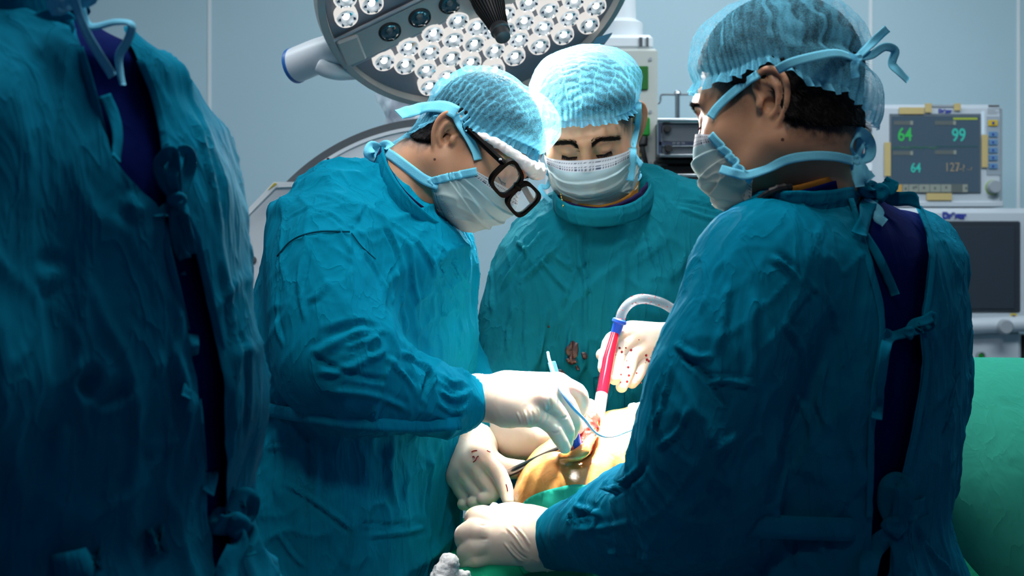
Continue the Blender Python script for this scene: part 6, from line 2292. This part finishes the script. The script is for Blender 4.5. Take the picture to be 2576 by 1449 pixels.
collar('scrub_collar', [p - nax3 * .0 for p in lp], nax3, .012, NAVY, p3, .003, 0, 14, .001)
collar('shirt_piping', [p * 1.0 - (p - np.mean(lp, 0)) * .03 + nax3 * .011 for p in lp], nax3, .008, MUSTARD, p3, .002, 0, 15, .001)
# dark braid of the badge strap on the collar front
pa = spline([P(1896, 515, 1.80), P(1925, 492, 1.775), P(1955, 476, 1.765), P(1985, 472, 1.775)], 6)
mb = MB().sweep(pa + V(0, -.004, 0), [.0045 + .0008 * math.sin(i * 2.2) for i in range(len(pa))], 8)
mb.build('neck_strap', MATBLACK, p3, True)
# gown ties down the back
knot_bow((2210, 482), [[(2210, 482), (2232, 470, .012), (2242, 460, .016), (2236, 478, .02), (2210, 482)], [(2210, 482), (2190, 470, .01), (2180, 482, .014), (2210, 482)]],
         [[(2206, 486), (2180, 520, .006), (2172, 560, .006), (2160, 590, .008)], [(2205, 480), (2170, 478, .004), (2130, 476, .004)], [(2214, 486), (2250, 500, .004), (2290, 500, .0), (2312, 512, -.01)]], 1.815, .017, GOWN, p3, zb=zs, name='gown_tie', knot=.016)
v_, q_ = ribbon(zs.path([(2172, 505), (2198, 520), (2212, 535), (2206, 545), (2226, 562)], .006, 4, smooth=6), .0115, V(0, -1, .2), .0012, 3)
mk('mask_tie', v_, q_, TIEM, p3)
knot_bow((2284, 835), [[(2284, 835), (2300, 815, .01), (2330, 806, .012), (2346, 796, .012), (2340, 820, .01), (2284, 835)]],
         [[(2284, 835), (2250, 845, .004), (2222, 838, .0)], [(2282, 840), (2240, 850, .012), (2226, 880, .012), (2216, 960, .01), (2210, 1010, .01), (2205, 1055, .01)], [(2286, 838), (2305, 830, .0), (2318, 824, 0)]], 1.83, .012, GOWN, p3, zb=zs, name='gown_tie', knot=.010)
knot_bow((2250, 1322), [[(2250, 1322), (2232, 1270, .012), (2236, 1225, .012), (2258, 1212, .014), (2276, 1235, .014), (2268, 1285, .012), (2250, 1322)]],
         [[(2245, 1330), (2200, 1380, .012), (2185, 1420, .014), (2180, 1470, .014)], [(2254, 1330), (2262, 1380, .012), (2270, 1449, .012)], [(2256, 1318), (2290, 1290, .0), (2330, 1270, -.01)]], 1.80, .022, GOWN, p3, zb=zs, name='gown_tie', knot=.018)
pa = zb.path([(1905, 1324), (1960, 1326), (2060, 1330), (2160, 1332), (2240, 1326)], .014, 5, smooth=12)
pa = np.vstack([P(1740, 1312, pa[0][1] + .02), P(1830, 1318, pa[0][1] + .008), pa])
v_, q_ = ribbon(pa, 58 * 1.78 / FPX, V(0, -1, .1), .003, 3, curl=-.06)
mk('waist_tie', v_, q_, GOWN, p3)
v_, q_ = ribbon(zs.path([(2176, 590), (2206, 640), (2230, 690), (2252, 742)], .008, 6, smooth=6), .010, V(0, -1, 0), .002, 3, twist=np.linspace(.6, -.6, 19))
mk('gown_tie', v_, q_, GOWN, p3)
# left fist on the drape
hp = [c([1206, 1402, 1182, 1416, 1190, 1436, 1215, 1432], 2.105, 2.165), c([1202, 1370, 1176, 1388, 1184, 1412, 1210, 1410], 2.098, 2.16), c([1202, 1335, 1171, 1346, 1180, 1376, 1206, 1376], 2.098, 2.16),
      c([1216, 1302, 1194, 1302, 1200, 1330, 1226, 1332], 2.11, 2.17), c([1325, 1302, 1290, 1289, 1252, 1292, 1228, 1302], 2.135, 2.19)]
hr = [V(.0150, .0145, .0128, .0105), V(.0158, .0155, .0135, .011), V(.0160, .0158, .0138, .011), V(.0150, .0145, .013, .011), V(.018, .015, .013, .011)]
pl = [(P(1330, 1325, 2.12), P(1220, 1304, 2.118), .026, .0165), (P(1332, 1345, 2.115), P(1206, 1336, 2.108), .032, .018), (P(1332, 1362, 2.115), P(1206, 1370, 2.108), .032, .018), (P(1330, 1385, 2.12), P(1210, 1402, 2.115), .028, .0165), (P(1320, 1350, 2.13), P(1230, 1345, 2.14), .034, .024)]
gl5, v5 = glove('glove', hp, hr, pl, [(P(1392, 1360, 2.12), .041), (P(1362, 1354, 2.12), .0385), (P(1340, 1352, 2.12), .036)], p3, 'left glove closed in a loose fist', wr=.0005, seed=15, lines=[([(1270, 1321), (1298, 1352), (1324, 1391)], 3, 3), ([(1285, 1318), (1312, 1350), (1334, 1390)], 3, -2.5), ([(1266, 1362), (1290, 1392), (1318, 1416)], 3, 3.2), ([(1280, 1360), (1304, 1390), (1328, 1408)], 3, -2.5), ([(1300, 1326), (1322, 1352), (1336, 1376)], 2.5, 2.5), ([(1205, 1318), (1216, 1322), (1226, 1318)], 3, -2), ([(1205, 1352), (1216, 1356), (1228, 1354)], 3, -2)])
th = np.linspace(0, 2 * np.pi, 48)
ax_ = nrm(P(1392, 1360, 2.12) - P(1340, 1352, 2.12))
uu = nrm(np.cross(ax_, V(0, 1, 0)))
ww = np.cross(ax_, uu)
ax_t = P(1388, 1358, 2.12)
MB().sweep(np.array([ax_t + (uu * math.cos(t) + ww * math.sin(t)) * .0415 for t in th]), .0022, 8).build('cuff_roll', simple('latex_roll', (.66, .60, .44), .5), p3, True)
legs(p3, (P(2090, 0, DT)[0], DT), YW, .86)
# ------------------------------------------------------------------ fourth person: left edge, seen from behind, head above the frame
DT = 1.46
p0 = thing('person', 'blurred figure at the left edge with back turned, gown tied open over navy scrubs', 'person', (P(120, 0, DT)[0], DT, 0))
f = Field((-.75, 1.08, .33), (-.14, 1.82, 1.60), 0.0052)
YW = math.radians(48)
f.stack(rw(DT, [(78, 125, .08, .055), (125, 105, .13, .085), (250, 75, .172, .110), (450, 95, .195, .135), (700, 115, .2, .142), (1000, 140, .205, .145), (1330, 140, .19, .14), (1449, 150, .21, .15)]) + [(.34, P(150, 0, DT)[0], DT, .25, .18)], YW)
f.tube([P(20, 240, 1.40), P(-180, 350, 1.30)], [.060, .072], .04)
f.tube([P(190, 270, 1.50), P(350, 430, 1.60)], [.058, .072], .05)
f.tube([P(-180, 330, 1.30), P(-190, 640, 1.27), P(-150, 930, 1.28)], [.075, .074, .07], .05, sub=3)
f.tube([P(-150, 930, 1.28), P(-330, 1000, 1.44), P(-480, 980, 1.6)], [.07, .055, .04], .03, sub=3)
f.tube([P(360, 420, 1.60), P(440, 700, 1.62), P(430, 960, 1.63)], [.072, .074, .066], .05, sub=3)
f.tube([P(430, 960, 1.63), P(300, 1050, 1.72), P(150, 1030, 1.78)], [.066, .055, .04], .03, sub=3)
gf0 = f
v, q, n = gown_mesh(f, .85, .9, 71, belt=1.05)
zb = ZBuf(12).add(v)
ST0 = [([(20, 640), (90, 650), (140, 700), (180, 690)], 30, -14), ([(60, 720), (130, 690), (200, 670)], 26, 12), ([(210, 880), (215, 1000), (200, 1200)], 24, -16), ([(180, 900), (160, 1050), (140, 1250)], 26, 12), ([(250, 850), (270, 1000), (250, 1200)], 26, 12),
       ([(330, 960), (290, 990), (230, 1010)], 24, -12), ([(420, 820), (390, 950), (380, 1100)], 20, 10), ([(440, 860), (470, 1000), (460, 1200)], 18, 10), ([(300, 600), (380, 640), (440, 700)], 20, 9), ([(260, 420), (330, 520), (400, 640)], 20, 8),
       ([(480, 260), (530, 420), (560, 600)], 14, 7), ([(560, 640), (590, 800), (600, 960)], 14, 9), ([(600, 800), (625, 950), (610, 1120)], 12, -8), ([(570, 900), (590, 1050), (575, 1200)], 12, 8), ([(370, 1080), (400, 1200), (420, 1290)], 20, 10), ([(50, 1000), (40, 1200), (60, 1400)], 26, 12)]
v = fold(v, n, zb, ST0, gain=1.4)
OPEN0 = [(150, -120), (170, 20), (205, 110), (235, 215), (285, 400), (345, 470), (405, 520), (432, 640), (470, 800), (498, 950), (515, 1100), (526, 1290), (545, 1449), (585, 1449), (570, 1290), (565, 1100), (560, 950), (520, 760), (480, 600), (432, 500), (412, 420), (402, 330), (378, 230), (345, 150), (305, 60), (260, -120)]
v, q = cut(v, q, OPEN0, keep_far=1.62)
mk('gown', v, q, GOWN, p0)
zb = ZBuf(12).add(v)
f.F = f.F + 0.012
f.stack(rw(1.465, [(20, 20, .060, .056), (70, 45, .076, .066), (160, 95, .12, .09)]), YW, k=.02)
sv, sq = f.mesh()
f.F = f.F - 0.012
sq = sq[(sv[:, 2] > .80)[sq].all(1)]
sv, sq = compact(sv, sq)
mk('scrub_top', relax(sv, sq, 4), sq, NAVY, p0)
zs0 = ZBuf(12).add(sv).add(v)
hem([(200, 120), (228, 215), (278, 400), (338, 478), (398, 530), (424, 640), (462, 800), (490, 950), (506, 1100), (518, 1280)], 20, GOWN, p0, zb)
hem([(352, 150), (386, 230), (410, 330), (422, 420), (442, 495), (490, 595), (530, 755), (568, 950), (574, 1100), (578, 1280)], 20, GOWN, p0, zb)
F4, U4 = (-.74, .64, -.2), (-.12, .1, .98)
R4 = frame(F4, U4)
O4 = P(-60, -330, 1.46)
hd0 = Head(O4, F4, U4, [(O4 + R4 @ V(0, -.028, -.045), .058), (P(-20, -60, 1.47), .058), (P(30, 70, 1.475), .062)], .003)
hd0.hairy = hd0.skin_attr()
body(p0, hd0, gf0)
hair_obj(hd0, p0, 600, .008)
cv, cq, lay, _ = hd0.cap([(0, .050), (-105, .028), (180, -.034), (105, .028)], [(0, .02), (90, .014), (180, .024), (270, .014)], 41, .01, 7, .0008, 44, .0022, nu=280, nv=40, ladder=.4)
mk('cap', cv, cq, CAPM, p0, attrs={'layers': lay})
mv, mq, mp = hd0.mask(seed=42, nu=50, nv=44)
mk('mask', mv, mq, MASKM, p0, attrs={'paint': mp})
edge_strip(hd0, -1, .011, p0)
edge_strip(hd0, 1, .011, p0)
for sd in (1, -1):
    eyebrow(hd0, p0, sd, [(.010, .098, .017), (.028, .0965, .024), (.054, .076, .018)], .0055, 150, seed=sd + 35)
nax0 = nrm(P(-20, -60, 1.47) - P(30, 70, 1.475))
cen = P(95, 20, 1.47)


def loop_about(cn, ax, ra, rb, n=10, tilt=0.0):
    a = nrm(np.cross(ax, V(0, 1, 0)))
    b = np.cross(ax, a)
    return [cn + a * ra * math.cos(t) + b * rb * math.sin(t) + ax * tilt * math.sin(t) for t in np.linspace(0, 2 * np.pi, n, endpoint=False)]


collar('gown_collar', loop_about(P(5, 66, 1.47), nax0, .078, .074), nax0, .012, GOWN, p0, .003, .05, 17)
collar('scrub_collar', loop_about(P(5, 44, 1.47), nax0, .070, .068), nax0, .012, NAVY, p0, .003, 0, 18)
collar('shirt_piping', loop_about(P(0, 24, 1.47), nax0, .066, .064), nax0, .012, RED, p0, .003, 0, 19)
# mask ties hanging down the back
DTI = 1.36
v_, q_ = ribbon(spline([P(165, -60, DTI), P(190, 10, DTI), P(212, 70, DTI - .005), P(245, 130, DTI - .01), P(284, 192, DTI - .01)], 6), .0075, V(0, -1, .1), .0016, 3, curl=.1)
mk('mask_tie', v_, q_, TIEM, p0)
v_, q_ = ribbon(spline([P(200, 10, DTI + .02), P(225, 66, DTI + .02), P(290, 56, DTI + .01), P(330, 62, DTI), P(322, 100, DTI), P(300, 140, DTI), P(302, 180, DTI), P(309, 214, DTI)], 6), .0075, V(.2, -1, .3), .0016, 3, twist=np.linspace(.2, 1.0, 43))
mk('mask_tie', v_, q_, TIEM, p0)
knot_bow((185, 0), [[(185, 0), (150, -20, .02), (140, 20, .02), (185, 0)], [(185, 0), (220, -30, .0), (230, -5, .0), (185, 0)]], [], 1.37, .014, TIEM, p0, name='tie_knot', knot=.010)
knot_bow((165, 48), [[(165, 48), (130, 42, .01), (95, 46, .015), (70, 50, .015)]], [[(165, 50), (175, 75, .01), (150, 82, .012)]], 1.395, .012, GOWN, p0, name='gown_tie', knot=.010)
knot_bow((445, 502), [[(445, 502), (410, 455, .012), (400, 415, .012), (425, 385, .014), (440, 400, .014), (445, 502)], [(445, 502), (432, 440, .005), (450, 388, .005), (475, 385, .004), (476, 425, .003), (445, 502)]],
         [[(440, 510), (418, 530, .004), (400, 545, .0)], [(448, 510), (440, 560, .012), (448, 620, .012), (466, 650, .010)], [(455, 510), (465, 560, .008), (480, 640, .006)]], 1.40, .012, GOWN, p0, zb=zs0, name='gown_tie', knot=.011)
v_, q_ = ribbon(zs0.path([(262, 240), (285, 290), (295, 340), (292, 400)], .006, 6, smooth=6), .012, V(.3, -1, 0), .002, 3, twist=np.linspace(.3, 1.0, 19))
mk('gown_tie', v_, q_, GOWN, p0)
v_, q_ = ribbon(zs0.path([(452, 690), (470, 760), (486, 860), (478, 940), (468, 1000)], .006, 6, smooth=6), .011, V(.2, -1, 0), .002, 3, twist=np.linspace(.2, .9, 25))
mk('gown_tie', v_, q_, GOWN, p0)
seam([(-60, 1449), (80, 1440), (200, 1420), (330, 1380), (430, 1350), (540, 1330)], 70, .016, GOWN, 'waist_tie', p0, zb, .003)
knot_bow((590, 1320), [[(590, 1320), (560, 1300, .01), (545, 1318, .015), (590, 1320)], [(590, 1320), (620, 1290, .006), (625, 1255, .008), (598, 1262, .01), (590, 1320)]],
         [[(592, 1326), (600, 1370, .012), (575, 1420, .014), (560, 1480, .012)], [(596, 1326), (625, 1350, .01), (620, 1400, .01)]], 1.41, .020, GOWN, p0, zb=zs0, name='gown_tie', knot=.018)
v_, q_ = ribbon(zs0.path([(520, 1150), (530, 1190), (522, 1240)], .008, 6, smooth=6), .014, V(.2, -1, 0), .002, 3, twist=np.linspace(0, .6, 13))
mk('gown_tie', v_, q_, GOWN, p0)
legs(p0, (P(150, 0, DT)[0], DT), YW, .86)
# ------------------------------------------------------------------ patient, table, drapes, instruments
tb = thing('operating_table', 'operating table on a steel column, hidden under green drapes', 'table', (.45, 2.34, 0))
MB().box((.02, 2.14, .80), (1.75, 2.56, .86), .015).build('table_top', GREYDK, tb)
MB().box((.62, 2.22, .12), (.98, 2.48, .80), .03).build('column', STEEL, tb)
MB().box((.40, 2.12, .0), (1.25, 2.58, .12), .03).build('base', GREYPL, tb)


def iodine():
    m, nt, b, out = nodes('iodine_skin')
    N, L = nt.nodes.new, nt.links.new
    tc = N('ShaderNodeTexCoord')
    n1 = N('ShaderNodeTexNoise'); n1.inputs['Scale'].default_value = 16; n1.inputs['Detail'].default_value = 5
    L(tc.outputs['Object'], n1.inputs['Vector'])
    cr = N('ShaderNodeValToRGB')
    cr.color_ramp.elements[0].position = .35; cr.color_ramp.elements[0].color = (.34, .125, .03, 1)
    cr.color_ramp.elements[1].position = .65; cr.color_ramp.elements[1].color = (.64, .33, .10, 1)
    L(n1.outputs[0], cr.inputs[0])
    L(cr.outputs[0], b.inputs['Base Color'])
    b.inputs['Roughness'].default_value = .22
    b.inputs['Coat Weight'].default_value = .6
    b.inputs['Coat Roughness'].default_value = .12
    b.inputs['Subsurface Weight'].default_value = .3
    b.inputs['Subsurface Radius'].default_value = (1, .35, .1)
    b.inputs['Subsurface Scale'].default_value = .01
    n2 = N('ShaderNodeTexNoise'); n2.inputs['Scale'].default_value = 60; n2.inputs['Distortion'].default_value = 1.5
    L(tc.outputs['Object'], n2.inputs['Vector'])
    bp = N('ShaderNodeBump'); bp.inputs['Strength'].default_value = .25; bp.inputs['Distance'].default_value = .003
    L(n2.outputs[0], bp.inputs['Height']); L(bp.outputs[0], b.inputs['Normal'])
    return m


IOD = iodine()
pt = thing('person', 'patient lying under green drapes, iodine-stained skin bared round the open wound', 'person', tuple(V(P(1500, 0, 2.28)[0], 2.28, .86)))
f = Field((-.02, 2.02, .80), (.95, 2.60, 1.18), .005)
f.tube([P(1385, 1300, 2.23), P(1440, 1262, 2.26), P(1560, 1215, 2.30), P(1760, 1180, 2.34), P(2100, 1200, 2.38), P(2700, 1260, 2.38)], [.050, .078, .094, .11, .12, .11], .05, sub=4)
f.ell(P(1430, 1215, 2.26), (.062, .075, .050), .04)
f.ell(P(1560, 1130, 2.30), (.085, .08, .035), .05)
# the wound: lips and a hollow
f.ell(P(1450, 1118, 2.205), (.022, .026, .022), .010, 's')
f.tube([P(1412, 1148, 2.195), P(1440, 1150, 2.18), P(1468, 1135, 2.18), P(1490, 1100, 2.20)], [.006, .008, .009, .008], .012)
v, q = f.mesh()
v = relax(v, q, 3)
n = f.grad(v)
v = v + n * (.0018 * vnoise(v * 40, 4))[:, None]
mk('body', v, q, IOD, pt)
zp = ZBuf(8).add(v)
fw = Field(P(1450, 1110, 2.21) - .05, P(1450, 1110, 2.21) + .05, .0016)
fw.tube([P(1428, 1134, 2.195), P(1438, 1131, 2.19), P(1446, 1136, 2.19)], [.007, .0085, .007], .004)
fw.tube([P(1470, 1040, 2.235), P(1485, 1060, 2.225), P(1480, 1090, 2.215), P(1468, 1112, 2.205)], [.010, .015, .014, .012], .004)
fw.ell(P(1455, 1125, 2.215), (.022, .02, .016), .004)
v, q = fw.mesh()
n = fw.grad(v)
v = v + n * (.0016 * vnoise(v * 200, 7))[:, None]
FLESH = simple('wet_flesh', (.48, .035, .025), .12, noise=.5, nscale=130, sss=.3, coat=.8)
mk('wound_tissue', v, q, FLESH, pt)

# wet green towel laid over the near side of the mound, clinging to it
v, q = f.mesh(-.006)
v = relax(v, q, 4)
n = f.grad(v)
v = v + n * (.004 * np.clip(1 - 2 * np.abs(vnoise(v * V(14, 14, 26), 9)), 0, 1) ** 2 + .0015 * vnoise(v * 60, 2))[:, None]
px, py = PX(v)
ins = inside(px, py, [(1296, 1290), (1318, 1255), (1352, 1234), (1400, 1220), (1440, 1212), (1492, 1216), (1550, 1236), (1640, 1260), (1660, 1400), (1280, 1400)]) & (n[:, 1] < .35)
q = q[ins[q].all(1)]
v, q = compact(v, q)
v = even_border(v, q, 14)
o = mk('wet_towel', v, q, DARKGREEN, None, loc=v.mean(0))
o.modifiers.new('thickness', 'SOLIDIFY').thickness = .002
tag(o, 'wet dark green towel clinging to the bared skin behind the clenched glove', 'towel')

# green drape over the table top and hanging on the near side
def drape(name, label, xs, ys, top, mat, seed, hang=.5, amp=.012, group=None):
    nx, ny = 110, 60
    x = np.linspace(*xs, nx)
    v = []
    prof = []
    for s_ in np.linspace(0, 1, ny):
        L = (ys[1] - ys[0]) + hang
        t = s_ * L
        if t < ys[1] - ys[0]:
            prof.append((ys[1] - t, top))
        else:
            e = t - (ys[1] - ys[0])
            prof.append((ys[0] - .02 * (1 - math.exp(-e * 20)), top - e))
    G = np.array([[(a, y, z) for (y, z) in prof] for a in x])
    return G


xx = np.linspace(-.10, .62, 120)
rows = []
for t in np.linspace(0, 1, 70):
    y = 2.60 - t * .62 if t < .82 else 2.60 - .82 * .62 - (t - .82) * .10
    rows.append((y, .0 if t < .8 else -((t - .8) / .2) ** 1.5 * .42))
G = np.array([[(a, y, .895 + dz) for (y, dz) in rows] for a in xx])
base = G.copy()
nz = vnoise((G * V(7, 5, 2)).reshape(-1, 3), 3).reshape(G.shape[:2])
nf = (1 - np.abs(vnoise((G * V(9, 4, 1.2)).reshape(-1, 3), 5).reshape(G.shape[:2]))) ** 2
G[..., 2] += .010 * nz + .016 * nf
G[..., 1] += np.where(base[..., 2] < .88, .02 * np.sin(base[..., 0] * 38 + 2 * nz), 0)
G[..., 2] += .022 * np.exp(-((G[..., 0] - .06) / .08) ** 2 - ((G[..., 1] - 2.12) / .05) ** 2)
idx = np.arange(G.shape[0] * G.shape[1]).reshape(G.shape[:2])
q = np.stack([idx[:-1, :-1], idx[1:, :-1], idx[1:, 1:], idx[:-1, 1:]], -1).reshape(-1, 4)
o = mk('surgical_drape', G.reshape(-1, 3), q, GREENDK, None, loc=(.25, 2.2, .88))
o.modifiers.new('thickness', 'SOLIDIFY').thickness = .003
tag(o, 'green cotton drape under the clenched glove at the bottom of the table', 'drape')

# raised drape over the far end of the table
nu_, nv_ = 150, 110
xx = np.linspace(.50, 1.62, nu_)
G = np.zeros((nu_, nv_, 3))
for i, a in enumerate(xx):
    zt = np.interp(a, [.45, .62, .8, 1.2, 1.7], [1.145, 1.172, 1.165, 1.158, 1.12])
    for j, t in enumerate(np.linspace(0, 1, nv_)):
        # over the ridge from the far side, rounded, then falling to the near side
        s_ = (t - .30)
        if s_ < 0:
            y, z = 2.46 - s_ * .9, zt - .6 * s_ * s_ * 4
        else:
            y, z = 2.46 - .36 * (1 - math.exp(-s_ * 3.2)) , zt - 1.15 * s_ * s_ * (1.1 - .2 * s_) - .30 * s_
        G[i, j] = (a, y, z)
nz = vnoise((G * V(5, 5, 5)).reshape(-1, 3), 13).reshape(G.shape[:2])
nf = (1 - np.abs(vnoise(((G @ np.array([[1, 0, .6], [0, 1, 0], [-.5, 0, 1]])) * V(6, 4, 3)).reshape(-1, 3), 15).reshape(G.shape[:2]))) ** 3
G[..., 1] -= .010 * nz + .020 * nf
G[..., 2] += .006 * nz
idx = np.arange(nu_ * nv_).reshape(nu_, nv_)
q = np.stack([idx[:-1, :-1], idx[1:, :-1], idx[1:, 1:], idx[:-1, 1:]], -1).reshape(-1, 4)
gv = G.reshape(-1, 3)
zg = ZBuf(10).add(gv)
gv = fold(gv, np.tile(V(0, -.9, .3), (len(gv), 1)), zg, [([(2480, 920), (2530, 970), (2545, 1010), (2576, 1080)], 7, -7), ([(2465, 925), (2515, 975), (2530, 1020)], 8, 6), ([(2440, 1025), (2520, 1022), (2600, 1018)], 7, -5),
          ([(2576, 1080), (2540, 1150), (2480, 1220)], 12, 12), ([(2590, 1110), (2540, 1190), (2480, 1240)], 9, -9), ([(2400, 1160), (2460, 1190), (2500, 1180)], 16, 9), ([(2430, 1412), (2520, 1408), (2600, 1405)], 6, -7)])
o = mk('surgical_drape', gv, q, GREEN, None, loc=gv.mean(0))
o.modifiers.new('thickness', 'SOLIDIFY').thickness = .003
tag(o, 'large green drape hung over the raised end of the table before the anaesthesia machine', 'drape')

# ------------------------------------------------------------------ instruments
pc = thing('cautery_pencil', 'blue cautery pencil held upright in the bright right glove over the wound', 'instrument', tuple(P(1440, 1080, 2.20)))
a_, b_ = P(1388, 912, 2.215), P(1458, 1150, 2.185)
u_ = b_ - a_
MB().sweep([a_ + u_ * t for t in (0, .02, .3, .60, .64, .80, .93, .96)], [.0052, .0058, .0058, .0060, .0082, .0092, .0075, .0040], 14).build('handle', BLUEPL, pc, True)
MB().sweep([a_ + u_ * t for t in (.95, 1.0)], [.0018, .0012], 8).build('tip', DARKSTEEL, pc, True)
MB().sweep([a_ + u_ * t for t in (-.005, .16)], [.0070, .0068], 6, flat=.7).build('cable_clip', LTBLUE, pc)
CBL = simple('cable_blue_white', (.25, .50, .92), .35)
MB().sweep(spline([P(1378, 886, 2.215), P(1382, 905, 2.205), P(1394, 940, 2.16), P(1412, 985, 2.115), P(1438, 1022, 2.115), P(1470, 1055, 2.14), P(1494, 1085, 2.165), P(1520, 1098, 2.18), P(1548, 1096, 2.20), P(1580, 1084, 2.20), P(1612, 1076, 2.20), P(1680, 1070, 2.22)], 7), .0021, 8).build('cable', CBL, pc, True)

su = thing('suction_tube', 'clear suction tube running with blood, blue joint, held by the surgeon facing front', 'tube', tuple(P(1530, 960, 2.33)))
TUBE = simple('clear_tube', (.70, .74, .82), .10, alpha=.18, spec=.8)
TUBEB = simple('bloody_tube', (.36, .004, .012), .10, spec=.8)
MB().sweep([P(1548, 838, 2.345), P(1530, 905, 2.318), P(1513, 1000, 2.288), P(1503, 1055, 2.268)], [.0065, .0086, .0083, .004], 16).build('bloody_barrel', TUBEB, su, True)
MB().sweep([P(1514, 992, 2.29), P(1507, 1035, 2.274), P(1500, 1075, 2.26)], [.0090, .0090, .0088], 18).build('barrel', TUBE, su, True)
MB().sweep([P(1499, 1073, 2.26), P(1494, 1092, 2.255)], [.0098, .0120], 18).build('tip', simple('frosted_tip', (.85, .85, .86), .4), su, True)
MB().sweep([P(1546, 846, 2.345), P(1556, 815, 2.345), P(1557, 812, 2.345), P(1559, 806, 2.345), P(1560, 803, 2.345)], [.0070, .0082, .0110, .0110, .0088], 18).build('joint', BLUEPL, su, True)
tp = spline([P(1558, 812, 2.345), P(1566, 785, 2.345), P(1584, 763, 2.345), P(1612, 752, 2.35), P(1650, 757, 2.36), P(1688, 775, 2.37), P(1760, 830, 2.36), P(1840, 900, 2.34)], 7)
MB().sweep(tp, .0075, 16).build('hose', TUBE, su, True)
MB().sweep(tp[:4], [.0066, .0066, .004, .001], 10).build('blood_plug', BLOOD, su, True)
r_ = np.random.default_rng(6)
mb = MB()
for k in range(40):
    i = r_.integers(3, 38)
    th = r_.uniform(0, 6.28)
    p = tp[i] + V(math.cos(th) * .0072, -.002, math.sin(th) * .0072)
    rr = r_.choice([.0005, .0008, .0012])
    mb.lathe([(rr, -rr * .5), (rr, rr * .4), (rr * .3, rr * .8)], p, (0, -1, 0), 6)
mb.build('blood_drops', BLOOD, su, True, kind='stuff')

rt = thing('retractor', 'dark steel retractor rod held by the shaded glove, reaching into the wound', 'instrument', tuple(P(1330, 1165, 2.25)))
ra, rb = P(1272, 1194, 2.262), P(1430, 1118, 2.215)
u_ = rb - ra
MB().sweep([ra + u_ * t for t in (.02, .15, .6, .95, 1.0)], [.0052, .0056, .0052, .0042, .002], 12).build('rod', DARKSTEEL, rt, True)
MB().sweep([ra - u_ * .10, ra + u_ * .0, ra + u_ * .03], [.0062, .0066, .0070], 14).build('handle', STEEL, rt, True)
MB().sweep([ra + u_ * .03, ra + u_ * .06], [.0064, .0060], 14).build('ring', CHROME, rt, True)

fc = thing('forceps', 'long pale forceps lying across the skin beyond the wound', 'instrument', tuple(P(1560, 1065, 2.28)))
for k, dz in enumerate((0, 7)):
    MB().sweep([P(1512, 1086 + dz * .4, 2.255), P(1560, 1068 + dz, 2.27), P(1615, 1046 + dz, 2.285), P(1720, 1010 + dz, 2.31)], [.0022, .0034, .0036, .0036], 10, flat=.7).build('blade', simple('satin_steel', (.75, .66, .46), .3, metal=.8) if k == 0 else MATS['satin_steel'], fc, True)
f = Field(P(1605, 1030, 2.30) - .05, P(1605, 1030, 2.30) + .05, .002)
f.ell(P(1600, 1030, 2.30), (.012, .012, .010), 0)
f.ell(P(1612, 1036, 2.30), (.014, .012, .010), .006)
v, q = f.mesh()
v = v + f.grad(v) * (.002 * vnoise(v * 150, 3))[:, None]
tag(mk('gauze_ball', v, q, GAUZE, None, loc=P(1600, 1030, 2.30)), 'small white gauze ball behind the forceps beside the near sleeve', 'gauze')

for name, pts, rad, lab in (('gauze_roll', [P(1128, 1418, 2.06), P(1120, 1449, 2.06), P(1112, 1480, 2.06)], [.013, .016, .018], 'twisted white gauze roll standing at the bottom edge left of the fist'),
                            ('gauze_pad', [P(1150, 1445, 2.07), P(1175, 1446, 2.08)], [.007, .007], 'crumpled white gauze pad lying on the green drape at the bottom edge'),
                            ('gauze_tuft', [P(1243, 1290, 2.20), P(1247, 1274, 2.20)], [.010, .0045], 'white gauze tuft with pink stain just behind the fist'),
                            ('gauze_swab', [P(1262, 1286, 2.21), P(1285, 1290, 2.21)], [.007, .006], 'flat gauze swab stained pink beside the tuft behind the fist')):
    f = Field(np.min(pts, 0) - .04, np.max(pts, 0) + .04, .002)
    f.tube(pts, rad, .004, sub=3)
    v, q = f.mesh()
    v = relax(v, q, 1)
    v = v + f.grad(v) * (.0045 * (1 - np.abs(vnoise(v * 70, 3))) ** 2 + .0012 * vnoise(v * 300, 5) - .0015)[:, None]
    tag(mk(name, v, q, GAUZE, None, loc=np.mean(pts, 0)), lab, 'gauze')
